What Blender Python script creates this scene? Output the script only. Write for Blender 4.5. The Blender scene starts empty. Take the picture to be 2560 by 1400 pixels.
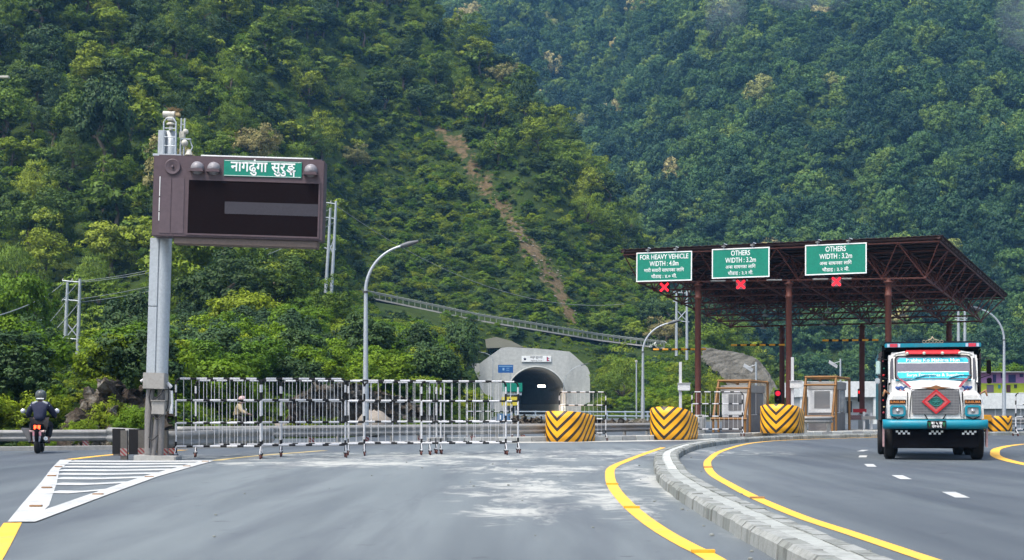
import bpy, bmesh, math, random
import numpy as np
from mathutils import Vector, Matrix, Euler

sc = bpy.context.scene
COL = sc.collection
PI = math.pi
R = math.radians
rnd = random.Random(7)

# ------------------------------------------------------------------ camera, light, exposure
CAM_H = 1.25
cam_data = bpy.data.cameras.new("camera")
cam_data.lens = 36.0 * 3600 / 2560
cam_data.sensor_width = 36.0
cam_data.shift_y = 322 / 2560            # the photograph is a crop taken above the optical axis
cam_data.clip_end = 4000
cam = bpy.data.objects.new("camera", cam_data)
cam.location = (0, 0, CAM_H)
cam.rotation_euler = (PI / 2, 0, 0)
COL.objects.link(cam)
sc.camera = cam

SUN_EL, SUN_AZ = R(62), R(222)           # azimuth measured clockwise from +Y: behind the camera, to the left
world = bpy.data.worlds.new("World")
sc.world = world
world.use_nodes = True
wn = world.node_tree
sky = wn.nodes.new("ShaderNodeTexSky")
sky.sky_type = 'NISHITA'
sky.sun_disc = False
sky.sun_elevation = SUN_EL
sky.sun_rotation = SUN_AZ
sky.air_density = 1.0
sky.dust_density = 4.0
sky.ozone_density = 1.0
wn.links.new(sky.outputs[0], wn.nodes["Background"].inputs[0])
wn.nodes["Background"].inputs[1].default_value = 0.108

sun_d = bpy.data.lights.new("sun", 'SUN')
sun_d.energy = 1.4
sun_d.angle = R(15)
sun_d.color = (1.0, 0.96, 0.9)
sun = bpy.data.objects.new("sun", sun_d)
COL.objects.link(sun)
sd = Vector((math.sin(SUN_AZ) * math.cos(SUN_EL), math.cos(SUN_AZ) * math.cos(SUN_EL), math.sin(SUN_EL)))
sun.rotation_euler = sd.to_track_quat('Z', 'Y').to_euler()

sc.view_settings.view_transform = 'Standard'
sc.view_settings.look = 'None'
sc.view_settings.gamma = 1.0
sc.view_settings.use_curve_mapping = False
sc.view_settings.exposure = 1.46
sc.cycles.max_bounces = 5
sc.cycles.diffuse_bounces = 2
sc.cycles.glossy_bounces = 2
sc.cycles.transmission_bounces = 3
sc.cycles.transparent_max_bounces = 4
sc.cycles.volume_bounces = 0
sc.cycles.use_denoising = True
sc.cycles.caustics_reflective = False
sc.cycles.caustics_refractive = False

# ------------------------------------------------------------------ measuring helpers (photograph pixels, 2560 wide, to metres)
F, HY = 3600.0, 1022.0
def P(px, py, Y): return Vector(((px - 1280) / F * Y, Y, CAM_H + (HY - py) / F * Y))
def G(px, py, z=0.0):
    Y = (CAM_H - z) * F / (py - HY)
    return Vector(((px - 1280) / F * Y, Y, z))
def GX(px, Y, z=0.0): return Vector(((px - 1280) / F * Y, Y, z))

# ------------------------------------------------------------------ materials
def new_mat(name):
    m = bpy.data.materials.new(name)
    m.use_nodes = True
    nt = m.node_tree
    return m, nt, nt.nodes["Principled BSDF"]
def N(nt, kind, **kw):
    n = nt.nodes.new(kind)
    for k, v in kw.items(): setattr(n, k, v)
    return n
def ramp(nt, src, stops, interp='LINEAR'):
    r = nt.nodes.new("ShaderNodeValToRGB")
    r.color_ramp.interpolation = interp
    e = r.color_ramp.elements
    while len(e) < len(stops): e.new(0.5)
    for el, (p, c) in zip(e, stops):
        el.position = p
        el.color = c if len(c) == 4 else (*c, 1)
    if src is not None: nt.links.new(src, r.inputs[0])
    return r
def noise(nt, scale, detail=4, rough=0.55, vec=None, dist=0.0):
    n = nt.nodes.new("ShaderNodeTexNoise")
    n.inputs["Scale"].default_value = scale
    n.inputs["Detail"].default_value = detail
    n.inputs["Roughness"].default_value = rough
    n.inputs["Distortion"].default_value = dist
    if vec is not None: nt.links.new(vec, n.inputs["Vector"])
    return n
def mapping(nt, coord, scale=(1, 1, 1), rot=(0, 0, 0), loc=(0, 0, 0)):
    mp = nt.nodes.new("ShaderNodeMapping")
    mp.inputs["Scale"].default_value = scale
    mp.inputs["Rotation"].default_value = rot
    mp.inputs["Location"].default_value = loc
    nt.links.new(coord, mp.inputs["Vector"])
    return mp.outputs[0]
def mix(nt, fac, a, b, mode='MIX'):
    m = nt.nodes.new("ShaderNodeMix")
    m.data_type = 'RGBA'
    m.blend_type = mode
    for v, i in ((fac, 0), (a, 6), (b, 7)):
        if isinstance(v, (int, float)): m.inputs[i].default_value = v
        elif isinstance(v, tuple): m.inputs[i].default_value = (*v[:3], 1)
        else: nt.links.new(v, m.inputs[i])
    return m.outputs[2]
def math_n(nt, op, a, b=None, c=None):
    m = nt.nodes.new("ShaderNodeMath")
    m.operation = op
    for i, v in enumerate((a, b, c)):
        if v is None: continue
        if isinstance(v, (int, float)): m.inputs[i].default_value = v
        else: nt.links.new(v, m.inputs[i])
    return m.outputs[0]
def bump(nt, bsdf, height, strength=0.3, dist=0.02):
    b = nt.nodes.new("ShaderNodeBump")
    b.inputs["Strength"].default_value = strength
    b.inputs["Distance"].default_value = dist
    nt.links.new(height, b.inputs["Height"])
    nt.links.new(b.outputs[0], bsdf.inputs["Normal"])

MATS = {}
def paint(name, col, rough=0.5, metal=0.0, dirt=0.25, dirt_col=(0.16, 0.14, 0.12), scale=3.0, bmp=0.0, spec=0.4, streak=False):
    """a painted or bare surface with uneven tone and some grime"""
    if name in MATS: return MATS[name]
    m, nt, b = new_mat(name)
    tc = N(nt, "ShaderNodeTexCoord")
    v = mapping(nt, tc.outputs["Object"], (1, 1, 0.25) if streak else (1, 1, 1))
    n1 = noise(nt, scale, 6, 0.65, v)
    n2 = noise(nt, scale * 7, 3, 0.6, tc.outputs["Object"])
    tone = ramp(nt, n2.outputs[0], [(0.3, tuple(c * 0.86 for c in col)), (0.7, tuple(min(1, c * 1.08) for c in col))])
    f = ramp(nt, n1.outputs[0], [(0.48, (0, 0, 0)), (0.75, (dirt, dirt, dirt))])
    nt.links.new(mix(nt, f.outputs[0], tone.outputs[0], dirt_col), b.inputs["Base Color"])
    b.inputs["Metallic"].default_value = metal
    rr = ramp(nt, n1.outputs[0], [(0.3, (rough * 0.85,) * 3), (0.75, (min(1, rough * 1.25),) * 3)])
    nt.links.new(rr.outputs[0], b.inputs["Roughness"])
    b.inputs["Specular IOR Level"].default_value = spec
    if bmp: bump(nt, b, n2.outputs[0], bmp, 0.02)
    MATS[name] = m
    return m
def emit(name, col, strength):
    if name in MATS: return MATS[name]
    m, nt, b = new_mat(name)
    b.inputs["Base Color"].default_value = (*[c * 0.5 for c in col], 1)
    b.inputs["Emission Color"].default_value = (*col, 1)
    b.inputs["Emission Strength"].default_value = strength
    MATS[name] = m
    return m

GALV = paint("galvanised_steel", (0.42, 0.46, 0.48), 0.45, 0.35, 0.3, (0.25, 0.27, 0.28), 2.5, 0.05, streak=True)
GALV_DULL = paint("dull_galvanised_steel", (0.27, 0.27, 0.255), 0.6, 0.15, 0.5, (0.13, 0.115, 0.095), 1.6, 0.05)
WHITE = paint("white_paint", (0.54, 0.55, 0.56), 0.5, 0, 0.25, (0.38, 0.36, 0.32), 3)
BLACK = paint("black_paint", (0.009, 0.009, 0.01), 0.6, 0, 0.2, (0.03, 0.028, 0.026), 4, 0, 0.25)
CONC = paint("concrete", (0.34, 0.34, 0.32), 0.9, 0, 0.45, (0.17, 0.165, 0.15), 1.3, 0.25, 0.2)
CONC_PALE = paint("pale_concrete", (0.47, 0.475, 0.44), 0.9, 0, 0.4, (0.27, 0.26, 0.22), 0.9, 0.2, 0.2)
RUBBER = paint("tyre_rubber", (0.016, 0.016, 0.017), 0.8, 0, 0.4, (0.06, 0.055, 0.05), 5, 0.1, 0.3)
CABLE = paint("black_cable", (0.02, 0.02, 0.02), 0.6, 0, 0.1)
RUST = paint("red_brown_paint", (0.125, 0.040, 0.028), 0.55, 0, 0.45, (0.07, 0.028, 0.02), 2.0, 0.05)
OCHRE = paint("brown_ochre_paint", (0.23, 0.115, 0.033), 0.6, 0, 0.4, (0.09, 0.05, 0.02), 2.5, 0.05)
YELLOW = paint("yellow_paint", (0.80, 0.36, 0.015), 0.5, 0, 0.2, (0.4, 0.22, 0.06), 2)
SIGN_GREEN = paint("sign_green", (0.0, 0.205, 0.135), 0.4, 0, 0.15, (0.02, 0.13, 0.09), 1.2)
SIGN_WHITE = paint("sign_white", (0.80, 0.82, 0.80), 0.45, 0, 0.1, (0.6, 0.6, 0.58), 3)
SIGN_BLUE = paint("sign_blue", (0.01, 0.095, 0.30), 0.45, 0, 0.15, (0.02, 0.06, 0.16), 2)
RED = paint("red_paint", (0.52, 0.012, 0.02), 0.45, 0, 0.2, (0.25, 0.03, 0.03), 3)
GLASS_DARK, _nt, _b = new_mat("dark_glass")
_b.inputs["Base Color"].default_value = (0.03, 0.035, 0.045, 1)
_b.inputs["Roughness"].default_value = 0.08
_b.inputs["Specular IOR Level"].default_value = 0.7
RED_LED = emit("red_led", (1.0, 0.008, 0.02), 1.0)

# ------------------------------------------------------------------ mesh building
class MB:
    """collects shapes and links them as ONE mesh object"""
    def __init__(s): s.v, s.f, s.mi, s.sm, s.uv = [], [], [], [], None
    def add(s, vs, fs, mi=0, smooth=False):
        o = len(s.v)
        s.v += [tuple(v) for v in vs]
        for f in fs:
            s.f.append(tuple(i + o for i in f)); s.mi.append(mi); s.sm.append(smooth)
        return s
    def box(s, x0, x1, y0, y1, z0, z1, mi=0, M=None):
        vs = [Vector((x, y, z)) for z in (z0, z1) for y in (y0, y1) for x in (x0, x1)]
        if M is not None: vs = [M @ v for v in vs]
        return s.add(vs, [(0, 2, 3, 1), (4, 5, 7, 6), (0, 1, 5, 4), (2, 6, 7, 3), (0, 4, 6, 2), (1, 3, 7, 5)], mi)
    def cbox(s, c, d, mi=0, M=None):
        return s.box(c[0] - d[0] / 2, c[0] + d[0] / 2, c[1] - d[1] / 2, c[1] + d[1] / 2, c[2] - d[2] / 2, c[2] + d[2] / 2, mi, M)
    def tube(s, pts, r, n=8, mi=0, caps=True, closed=False, smooth=True):
        pts = [Vector(p) for p in pts]
        k = len(pts)
        rs = r if isinstance(r, (list, tuple)) else [r] * k
        vs = []
        prev = None
        for i, p in enumerate(pts):
            a = pts[i - 1] if (i > 0 or closed) else p
            b = pts[(i + 1) % k] if (i < k - 1 or closed) else p
            t = (b - a)
            t = t.normalized() if t.length > 1e-9 else Vector((0, 0, 1))
            if prev is None:
                u = t.orthogonal().normalized()
            else:
                u = prev - t * prev.dot(t)
                u = u.normalized() if u.length > 1e-6 else t.orthogonal().normalized()
            prev = u
            w = t.cross(u)
            for j in range(n):
                a_ = 2 * PI * (j + 0.5) / n
                vs.append(p + (u * math.cos(a_) + w * math.sin(a_)) * rs[i])
        fs = []
        for i in range(k if closed else k - 1):
            for j in range(n):
                a0, a1 = i * n + j, i * n + (j + 1) % n
                b0, b1 = ((i + 1) % k) * n + j, ((i + 1) % k) * n + (j + 1) % n
                fs.append((a0, a1, b1, b0))
        s.add(vs, fs, mi, smooth)
        if caps and not closed:
            s.add(vs[:n], [tuple(reversed(range(n)))], mi)
            s.add(vs[-n:], [tuple(range(n))], mi)
        return s
    def lathe(s, prof, n=16, mi=0, M=None, smooth=True):
        """profile of (radius, height) about local z"""
        vs, fs = [], []
        for (r, z) in prof:
            for j in range(n):
                a = 2 * PI * j / n
                v = Vector((r * math.cos(a), r * math.sin(a), z))
                vs.append(M @ v if M is not None else v)
        for i in range(len(prof) - 1):
            for j in range(n):
                fs.append((i * n + j, i * n + (j + 1) % n, (i + 1) * n + (j + 1) % n, (i + 1) * n + j))
        return s.add(vs, fs, mi, smooth)
    def prism(s, poly, y0, y1, mi=0, M=None):
        """polygon in x, z extruded from y0 to y1"""
        n = len(poly)
        vs = [Vector((x, y0, z)) for x, z in poly] + [Vector((x, y1, z)) for x, z in poly]
        if M is not None: vs = [M @ v for v in vs]
        fs = [tuple(range(n)), tuple(reversed(range(n, 2 * n)))]
        fs += [(i, i + n, (i + 1) % n + n, (i + 1) % n) for i in range(n)]
        return s.add(vs, fs, mi)
    def strip(s, left, right, mi=0):
        n = len(left)
        return s.add(list(left) + list(right), [(i, i + n, i + n + 1, i + 1) for i in range(n - 1)], mi)
    def build(s, name, mats, parent=None, bevel=0.0, seg=2, fix=True, loc=None):
        me = bpy.data.meshes.new(name)
        me.from_pydata(s.v, [], s.f)
        for m in (mats if isinstance(mats, (list, tuple)) else [mats]): me.materials.append(m)
        me.polygons.foreach_set("material_index", s.mi)
        me.polygons.foreach_set("use_smooth", s.sm)
        if fix or bevel:
            bm = bmesh.new(); bm.from_mesh(me)
            if bevel:
                bmesh.ops.remove_doubles(bm, verts=bm.verts, dist=1e-5)
                es = [e for e in bm.edges if len(e.link_faces) == 2 and e.calc_face_angle(0) > 0.6]
                bmesh.ops.bevel(bm, geom=es, offset=bevel, segments=seg, affect='EDGES', clamp_overlap=True)
            bmesh.ops.recalc_face_normals(bm, faces=bm.faces)
            bm.to_mesh(me); bm.free()
        o = bpy.data.objects.new(name, me)
        COL.objects.link(o)
        if parent is not None: o.parent = parent
        if loc is not None: o.location = loc
        return o

def tag(o, label=None, cat=None, group=None, kind=None):
    if label: o["label"] = label
    if cat: o["category"] = cat
    if group: o["group"] = group
    if kind: o["kind"] = kind
    return o
def thing(name, label, cat, loc=(0, 0, 0), rz=0.0, group=None):
    o = bpy.data.objects.new(name, None)
    o.empty_display_size = 0.2
    COL.objects.link(o)
    o.location = loc
    o.rotation_euler = (0, 0, rz)
    return tag(o, label, cat, group)
def kids(o): return [c for c in bpy.data.objects if c.parent is o]
def dup(o, loc=None, rz=None, label=None, parent=None, tree=None):
    c = o.copy()
    COL.objects.link(c)
    if parent is not None: c.parent = parent
    if loc is not None: c.location = loc
    if rz is not None: c.rotation_euler = (0, 0, rz)
    if label: c["label"] = label
    for ch in o.children: dup(ch, parent=c)
    return c
def box_part(name, mat, parent, x0, x1, y0, y1, z0, z1, bevel=0.0):
    return MB().box(x0, x1, y0, y1, z0, z1).build(name, mat, parent, bevel)
def tube_part(name, mat, parent, pts, r, n=8):
    return MB().tube(pts, r, n).build(name, mat, parent, fix=False)

_dg = None
def text(name, body, size, mat, parent, loc, width=None, rot=(PI / 2, 0, 0), align='CENTER', weight=0.0, depth=0.004):
    """lettering as flat print with a hair of thickness; body may be a list of (string, dx, dy, scale) pieces in em"""
    pieces = body if isinstance(body, list) else [(body, 0, 0, 1)]
    vs, fs = [], []
    pen = 0.0
    for (st, gap, dy, s_) in pieces:
        c = bpy.data.curves.new("lettering", 'FONT')
        c.body = st; c.size = size * s_; c.offset = weight * size; c.extrude = depth / 2
        c.resolution_u = 3
        c.align_x = 'LEFT' if isinstance(body, list) else align
        o = bpy.data.objects.new("lettering", c)
        me = o.to_mesh()
        off = len(vs)
        dx = 0.0
        if isinstance(body, list):
            x0 = min(v.co.x for v in me.vertices); x1 = max(v.co.x for v in me.vertices)
            dx = pen + gap - x0 / size
            pen = dx + x1 / size
        vs += [(v.co.x + dx * size, v.co.y + dy * size, v.co.z) for v in me.vertices]
        fs += [tuple(i + off for i in p.vertices) for p in me.polygons]
        o.to_mesh_clear()
        bpy.data.objects.remove(o); bpy.data.curves.remove(c)
    xs = [v[0] for v in vs]
    cx = (min(xs) + max(xs)) / 2
    k = width / (max(xs) - min(xs)) if width else 1.0
    if isinstance(body, list) or width:
        vs = [((v[0] - cx) * k, v[1], v[2]) for v in vs]
    me = bpy.data.meshes.new(name)
    me.from_pydata(vs, [], fs)
    me.materials.append(mat)
    o = bpy.data.objects.new(name, me)
    COL.objects.link(o)
    o.parent = parent; o.location = loc; o.rotation_euler = rot
    return o
def smooth_path(pts, n):
    """Catmull-Rom through pts, n samples, roughly even in length"""
    pts = [Vector(p) for p in pts]
    out = []
    ext = [pts[0] * 2 - pts[1]] + pts + [pts[-1] * 2 - pts[-2]]
    for i in range(1, len(ext) - 2):
        p0, p1, p2, p3 = ext[i - 1:i + 3]
        for k in range(12):
            t = k / 12
            out.append(0.5 * ((2 * p1) + (p2 - p0) * t + (2 * p0 - 5 * p1 + 4 * p2 - p3) * t * t + (3 * p1 - p0 - 3 * p2 + p3) * t ** 3))
    out.append(pts[-1])
    d = [0.0]
    for a, b in zip(out, out[1:]): d.append(d[-1] + (b - a).length)
    res, j = [], 0
    for k in range(n):
        s = d[-1] * k / (n - 1)
        while j < len(d) - 2 and d[j + 1] < s: j += 1
        t = (s - d[j]) / max(1e-9, d[j + 1] - d[j])
        res.append(out[j].lerp(out[j + 1], t))
    return res
def offset_path(path, d):
    """shift a flat path sideways by d (positive to its right)"""
    res = []
    for i, p in enumerate(path):
        t = (path[min(i + 1, len(path) - 1)] - path[max(i - 1, 0)]).normalized()
        res.append(p + Vector((t.y, -t.x, 0)) * d)
    return res
# ------------------------------------------------------------------ landform: near hillside and far mountain
def waves(x, y, seed, lam, n=7):
    r = np.random.RandomState(seed)
    out = np.zeros_like(x, dtype=float)
    for _ in range(n):
        a = r.uniform(0, 2 * PI); k = 2 * PI / (lam * r.uniform(0.6, 1.7))
        out += np.sin((x * math.cos(a) + y * math.sin(a)) * k + r.uniform(0, 6.28))
    return out / math.sqrt(n)

PROFILES = {   # photograph column: (distance, height) along that line of sight
    -900: [(50, 0), (60, 5), (100, 9), (150, 16), (200, 42), (280, 95), (400, 180), (520, 200)],
    0:    [(47, 0), (52, 1.7), (60, 2.6), (100, 4.2), (150, 6.2), (165, 9), (200, 30), (280, 85), (400, 170), (520, 200)],
    300:  [(50.4, 0), (51.2, 2.0), (60, 2.8), (100, 4.4), (150, 6.6), (165, 9.5), (200, 31), (280, 86), (400, 170), (520, 200)],
    600:  [(61, 0), (66, 1.8), (80, 3.4), (110, 7), (150, 12), (200, 27), (260, 58), (330, 100), (450, 180), (520, 200)],
    900:  [(77, 0), (80, 2.3), (110, 5), (150, 9), (200, 14), (252, 20.4), (262, 20.8), (300, 46), (350, 86), (420, 130), (520, 170)],
    1060: [(84, 0), (90, 2.3), (130, 6), (180, 10), (230, 15), (253, 18.8), (263, 19.1), (300, 44), (350, 80), (390, 112), (450, 120), (520, 110)],
    1130: [(86, 0), (100, 2), (150, 5), (200, 9), (240, 14), (254, 17.6), (264, 17.9), (300, 42), (350, 76), (385, 101), (440, 95), (520, 70)],
    1165: [(120, 0), (160, 3), (200, 7), (238, 11), (246, 14), (254, 17.2), (264, 17.5), (300, 41), (350, 75), (383, 98), (440, 90), (520, 60)],
    1195: [(236, 0), (242, 6), (250, 14), (254, 16.9), (264, 17.2), (300, 41), (350, 75), (382, 96), (440, 86), (520, 50)],
    1240: [(236, 0), (244, 4), (250, 12), (255, 16.2), (265, 16.5), (300, 40), (350, 74), (380, 91), (430, 80), (520, 40)],
    1330: [(238, 0), (246, 5), (252, 12), (256, 15.0), (266, 15.3), (300, 40), (345, 70), (370, 79), (410, 70), (500, 30)],
    1420: [(238, 0), (246, 5), (254, 11.5), (258, 13.6), (268, 13.9), (300, 35), (340, 59), (360, 66), (400, 58), (480, 20)],
    1500: [(232, 0), (243, 4), (256, 11.0), (262, 12.8), (272, 13.1), (300, 29), (330, 49), (345, 54), (380, 46), (450, 10)],
    1600: [(190, 0), (212, 3), (245, 9.5), (262, 12.0), (272, 12.3), (300, 27), (330, 40), (370, 30), (430, 0)],
    1700: [(165, 0), (188, 4), (222, 8.4), (238, 10.4), (250, 10.7), (290, 19), (310, 24), (350, 15), (400, 0)],
    1760: [(210, 0), (214, 1.5), (229, 9.3), (240, 9.6), (280, 16), (300, 19), (340, 10), (390, 0)],
    1800: [(206, 0), (209, 1.5), (224, 8.2), (230, 8.4), (260, 10), (290, 14), (330, 6), (380, 0)],
    1900: [(199, 0), (202, 1.0), (212, 4.2), (225, 4.6), (280, 6), (320, 0)],
    1930: [(196, 0), (200, 1.0), (228, 1.6), (280, 3), (320, 0)],
    2050: [(200, 0), (300, 0)],
    3400: [(200, 0), (300, 0)],
}
YG = np.arange(30.0, 540.0, 2.0)
_cols = sorted(PROFILES)
_tab = np.array([np.interp(YG, [p[0] for p in PROFILES[c]], [p[1] for p in PROFILES[c]]) for c in _cols])
PXG = np.arange(-900, 3401, 20.0)
ZT = np.array([np.interp(PXG, _cols, _tab[:, j]) for j in range(len(YG))]).T      # [column, distance]
_k = np.array([0.2, 0.6, 0.2])
for _ in range(2): ZT[1:-1] = _k[0] * ZT[:-2] + _k[1] * ZT[1:-1] + _k[2] * ZT[2:]

def hill_z(X, Y):
    X = np.asarray(X, float); Y = np.asarray(Y, float)
    px = 1280 + F * X / np.maximum(Y, 1)
    a = np.clip((px - PXG[0]) / 20.0, 0, len(PXG) - 1.001)
    b = np.clip((Y - YG[0]) / 2.0, 0, len(YG) - 1.001)
    i, j = a.astype(int), b.astype(int)
    u, v = a - i, b - j
    z = (ZT[i, j] * (1 - u) + ZT[i + 1, j] * u) * (1 - v) + (ZT[i, j + 1] * (1 - u) + ZT[i + 1, j + 1] * u) * v
    k = np.clip((z - 24) / 30, 0, 1)
    return z + k * (2.6 * waves(X, Y, 3, 34) + 0.9 * waves(X, Y, 4, 12)) - 0.06

def far_z(X, Y):
    X = np.asarray(X, float); Y = np.asarray(Y, float)
    px = 1280 + F * X / np.maximum(Y, 1)
    Y0 = np.interp(px, [800, 1500, 1900, 2560, 3400], [450, 430, 365, 335, 300])
    s = np.maximum(0, Y - Y0)
    z = 0.60 * s + 0.00008 * s * s
    k = np.clip(s / 90, 0, 1)
    gully = 9.0 * waves(X - 0.25 * Y, Y * 0.22, 11, 95, 6) + 4.0 * waves(X, Y, 12, 46)
    return z + k * gully - 0.06

SCAR = [(1095, 318), (1130, 345), (1175, 400), (1215, 470), (1270, 545), (1320, 610), (1365, 670), (1395, 725), (1420, 770), (1432, 812)]
SCARW = [14, 30, 40, 40, 28, 32, 38, 32, 26, 18]
def scar_d(px, py):
    """signed closeness to the landslide line, in photograph pixels; below 1 is inside"""
    sx = np.array([p[0] for p in SCAR], float); sy = np.array([p[1] for p in SCAR], float)
    cx = np.interp(py, sy, sx); w = np.interp(py, sy, SCARW)
    d = np.abs(px - cx) / (w * (0.72 + 0.3 * np.sin(py * 0.11) * np.sin(py * 0.037 + 1)))
    return np.where((py < sy[0]) | (py > sy[-1]), 99, d)

def to_px(X, Y, Z): return 1280 + F * X / Y, HY - (Z - CAM_H) * F / Y

def grid_mesh(name, us, ys, zf, mat, hole=None):
    U, Y = np.meshgrid(us, ys, indexing='ij')
    X = U * Y
    Z = zf(X, Y)
    nx, ny = U.shape
    idx = np.arange(nx * ny).reshape(nx, ny)
    q = np.stack([idx[:-1, :-1], idx[1:, :-1], idx[1:, 1:], idx[:-1, 1:]], -1).reshape(-1, 4)
    vs = np.stack([X, Y, Z], -1).reshape(-1, 3)
    if hole is not None:
        c = vs[q].mean(1)
        q = q[~hole(c)]
    me = bpy.data.meshes.new(name)
    me.from_pydata(vs.tolist(), [], q.tolist())
    me.materials.append(mat)
    me.polygons.foreach_set("use_smooth", [True] * len(q))
    px, py = to_px(vs[:, 0], vs[:, 1], vs[:, 2])
    d = scar_d(px, py)
    soil = np.clip(1.25 - d, 0, 1) * 1.0 if zf is hill_z else np.zeros(len(vs))
    at = me.attributes.new("soil", 'FLOAT', 'POINT')
    at.data.foreach_set("value", soil.astype(np.float32))
    o = bpy.data.objects.new(name, me)
    COL.objects.link(o)
    return tag(o, kind="structure")

# soil and undergrowth colour of the bare land
LAND, nt, b = new_mat("hillside_soil")
tc = N(nt, "ShaderNodeTexCoord")
n1 = noise(nt, 0.09, 6, 0.6, tc.outputs["Object"]); n2 = noise(nt, 0.9, 6, 0.7, tc.outputs["Object"])
veg = ramp(nt, n1.outputs[0], [(0.35, (0.02, 0.036, 0.009)), (0.65, (0.042, 0.066, 0.012))])
sl = ramp(nt, n2.outputs[0], [(0.25, (0.05, 0.042, 0.018)), (0.5, (0.105, 0.075, 0.038)), (0.8, (0.2, 0.155, 0.095))])
at = N(nt, "ShaderNodeAttribute", attribute_name="soil")
sm = math_n(nt, 'MULTIPLY_ADD', n2.outputs[0], 2.6, -1.4)
sm2 = math_n(nt, 'ADD', at.outputs["Fac"], sm)
sf = ramp(nt, sm2, [(0.2, (0, 0, 0)), (0.6, (1, 1, 1))])
nt.links.new(mix(nt, sf.outputs[0], veg.outputs[0], sl.outputs[0]), b.inputs["Base Color"])
b.inputs["Roughness"].default_value = 0.95
b.inputs["Specular IOR Level"].default_value = 0.1
bump(nt, b, n2.outputs[0], 0.6, 0.5)

PORTAL_X, PORTAL_Y = GX(1341, 240).x, 240.0
def tunnel_hole(c): return (np.abs(c[:, 0] - PORTAL_X) < 7.5) & (c[:, 1] > 236) & (c[:, 1] < 290) & (c[:, 2] < 10.0)
us = np.arange(-0.60, 0.30, 0.0045)
hillside = grid_mesh("hillside", us, np.concatenate([np.arange(44, 130, 2.0), np.arange(130, 250, 4.0), np.arange(250, 280, 2.0), np.arange(280, 520, 5.0)]), hill_z, LAND, tunnel_hole)
mountain = grid_mesh("far_mountain", np.arange(-0.12, 0.52, 0.008), np.arange(290, 980, 8.0), far_z, LAND)

# one sheet of earth to the horizon
EARTH = paint("earth", (0.12, 0.115, 0.085), 0.95, 0, 0.6, (0.05, 0.07, 0.025), 0.15, 0.2, 0.1)
MB().add([(-335, -60, -0.03), (580, -60, -0.03), (580, 1010, -0.03), (-335, 1010, -0.03)], [(0, 1, 2, 3)]).build("ground", EARTH)["kind"] = "structure"

# ------------------------------------------------------------------ road surface
ASPH, nt, b = new_mat("asphalt")
tc = N(nt, "ShaderNodeTexCoord"); oc = tc.outputs["Object"]
grain = noise(nt, 55, 3, 0.7, oc)
blot = noise(nt, 0.45, 6, 0.62, oc)
lane = noise(nt, 1.0, 4, 0.55, mapping(nt, oc, (1.1, 0.045, 1), (0, 0, R(-6))))
base = ramp(nt, grain.outputs[0], [(0.25, (0.046, 0.056, 0.066)), (0.75, (0.082, 0.097, 0.110))])
c1 = mix(nt, ramp(nt, lane.outputs[0], [(0.38, (0, 0, 0)), (0.62, (0.75, 0.75, 0.75))]).outputs[0], base.outputs[0], (0.103, 0.122, 0.134))
c2 = mix(nt, ramp(nt, blot.outputs[0], [(0.52, (0, 0, 0)), (0.72, (0.55, 0.55, 0.55))]).outputs[0], c1, (0.056, 0.066, 0.082))
# pale cement dust spilled in front of the barriers and along the kerb
def spot(cx, cy, rx, ry):
    v = mapping(nt, oc, (1 / rx, 1 / ry, 0), (0, 0, 0), (-cx / rx, -cy / ry, 0))
    g = N(nt, "ShaderNodeTexGradient", gradient_type='SPHERICAL')
    nt.links.new(v, g.inputs[0])
    return g.outputs["Fac"]
def maxn(*a):
    r_ = a[0]
    for q in a[1:]: r_ = math_n(nt, 'MAXIMUM', r_, q)
    return r_
zone = maxn(spot(0.4, 22, 2.0, 7), spot(1.3, 20, 1.3, 6), spot(0.0, 17.5, 1.1, 3), spot(-2.2, 37.5, 10, 6.5), spot(3.0, 41, 7, 6), spot(0.6, 29.5, 2.8, 4), spot(2.45, 24, 0.75, 16), spot(-3.5, 33, 6, 4))
dn = noise(nt, 1.6, 9, 0.72, mapping(nt, oc, (1.0, 0.55, 1)), 0.8)
dm = math_n(nt, 'MULTIPLY', zone, dn.outputs[0])
dust = ramp(nt, math_n(nt, 'MULTIPLY_ADD', zone, 0.28, dn.outputs[0]), [(0.63, (0, 0, 0)), (0.69, (0.35, 0.35, 0.35)), (0.78, (0.9, 0.9, 0.9))])
dmask = math_n(nt, 'MULTIPLY', dust.outputs[0], ramp(nt, zone, [(0.08, (0, 0, 0)), (0.4, (1, 1, 1))]).outputs[0])
film = ramp(nt, maxn(spot(-1.8, 31, 9, 20), spot(1.2, 20, 3.2, 14), spot(-2.5, 20, 4, 14), spot(2, 46, 8, 9)), [(0.0, (0, 0, 0)), (0.5, (0.75, 0.75, 0.75))])
fm = math_n(nt, 'MULTIPLY', film.outputs[0], math_n(nt, 'MULTIPLY_ADD', lane.outputs[0], 1.1, 0.2))
c3 = mix(nt, fm, c2, (0.195, 0.225, 0.228))
c4 = mix(nt, dmask, c3, (0.44, 0.45, 0.41))
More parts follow.
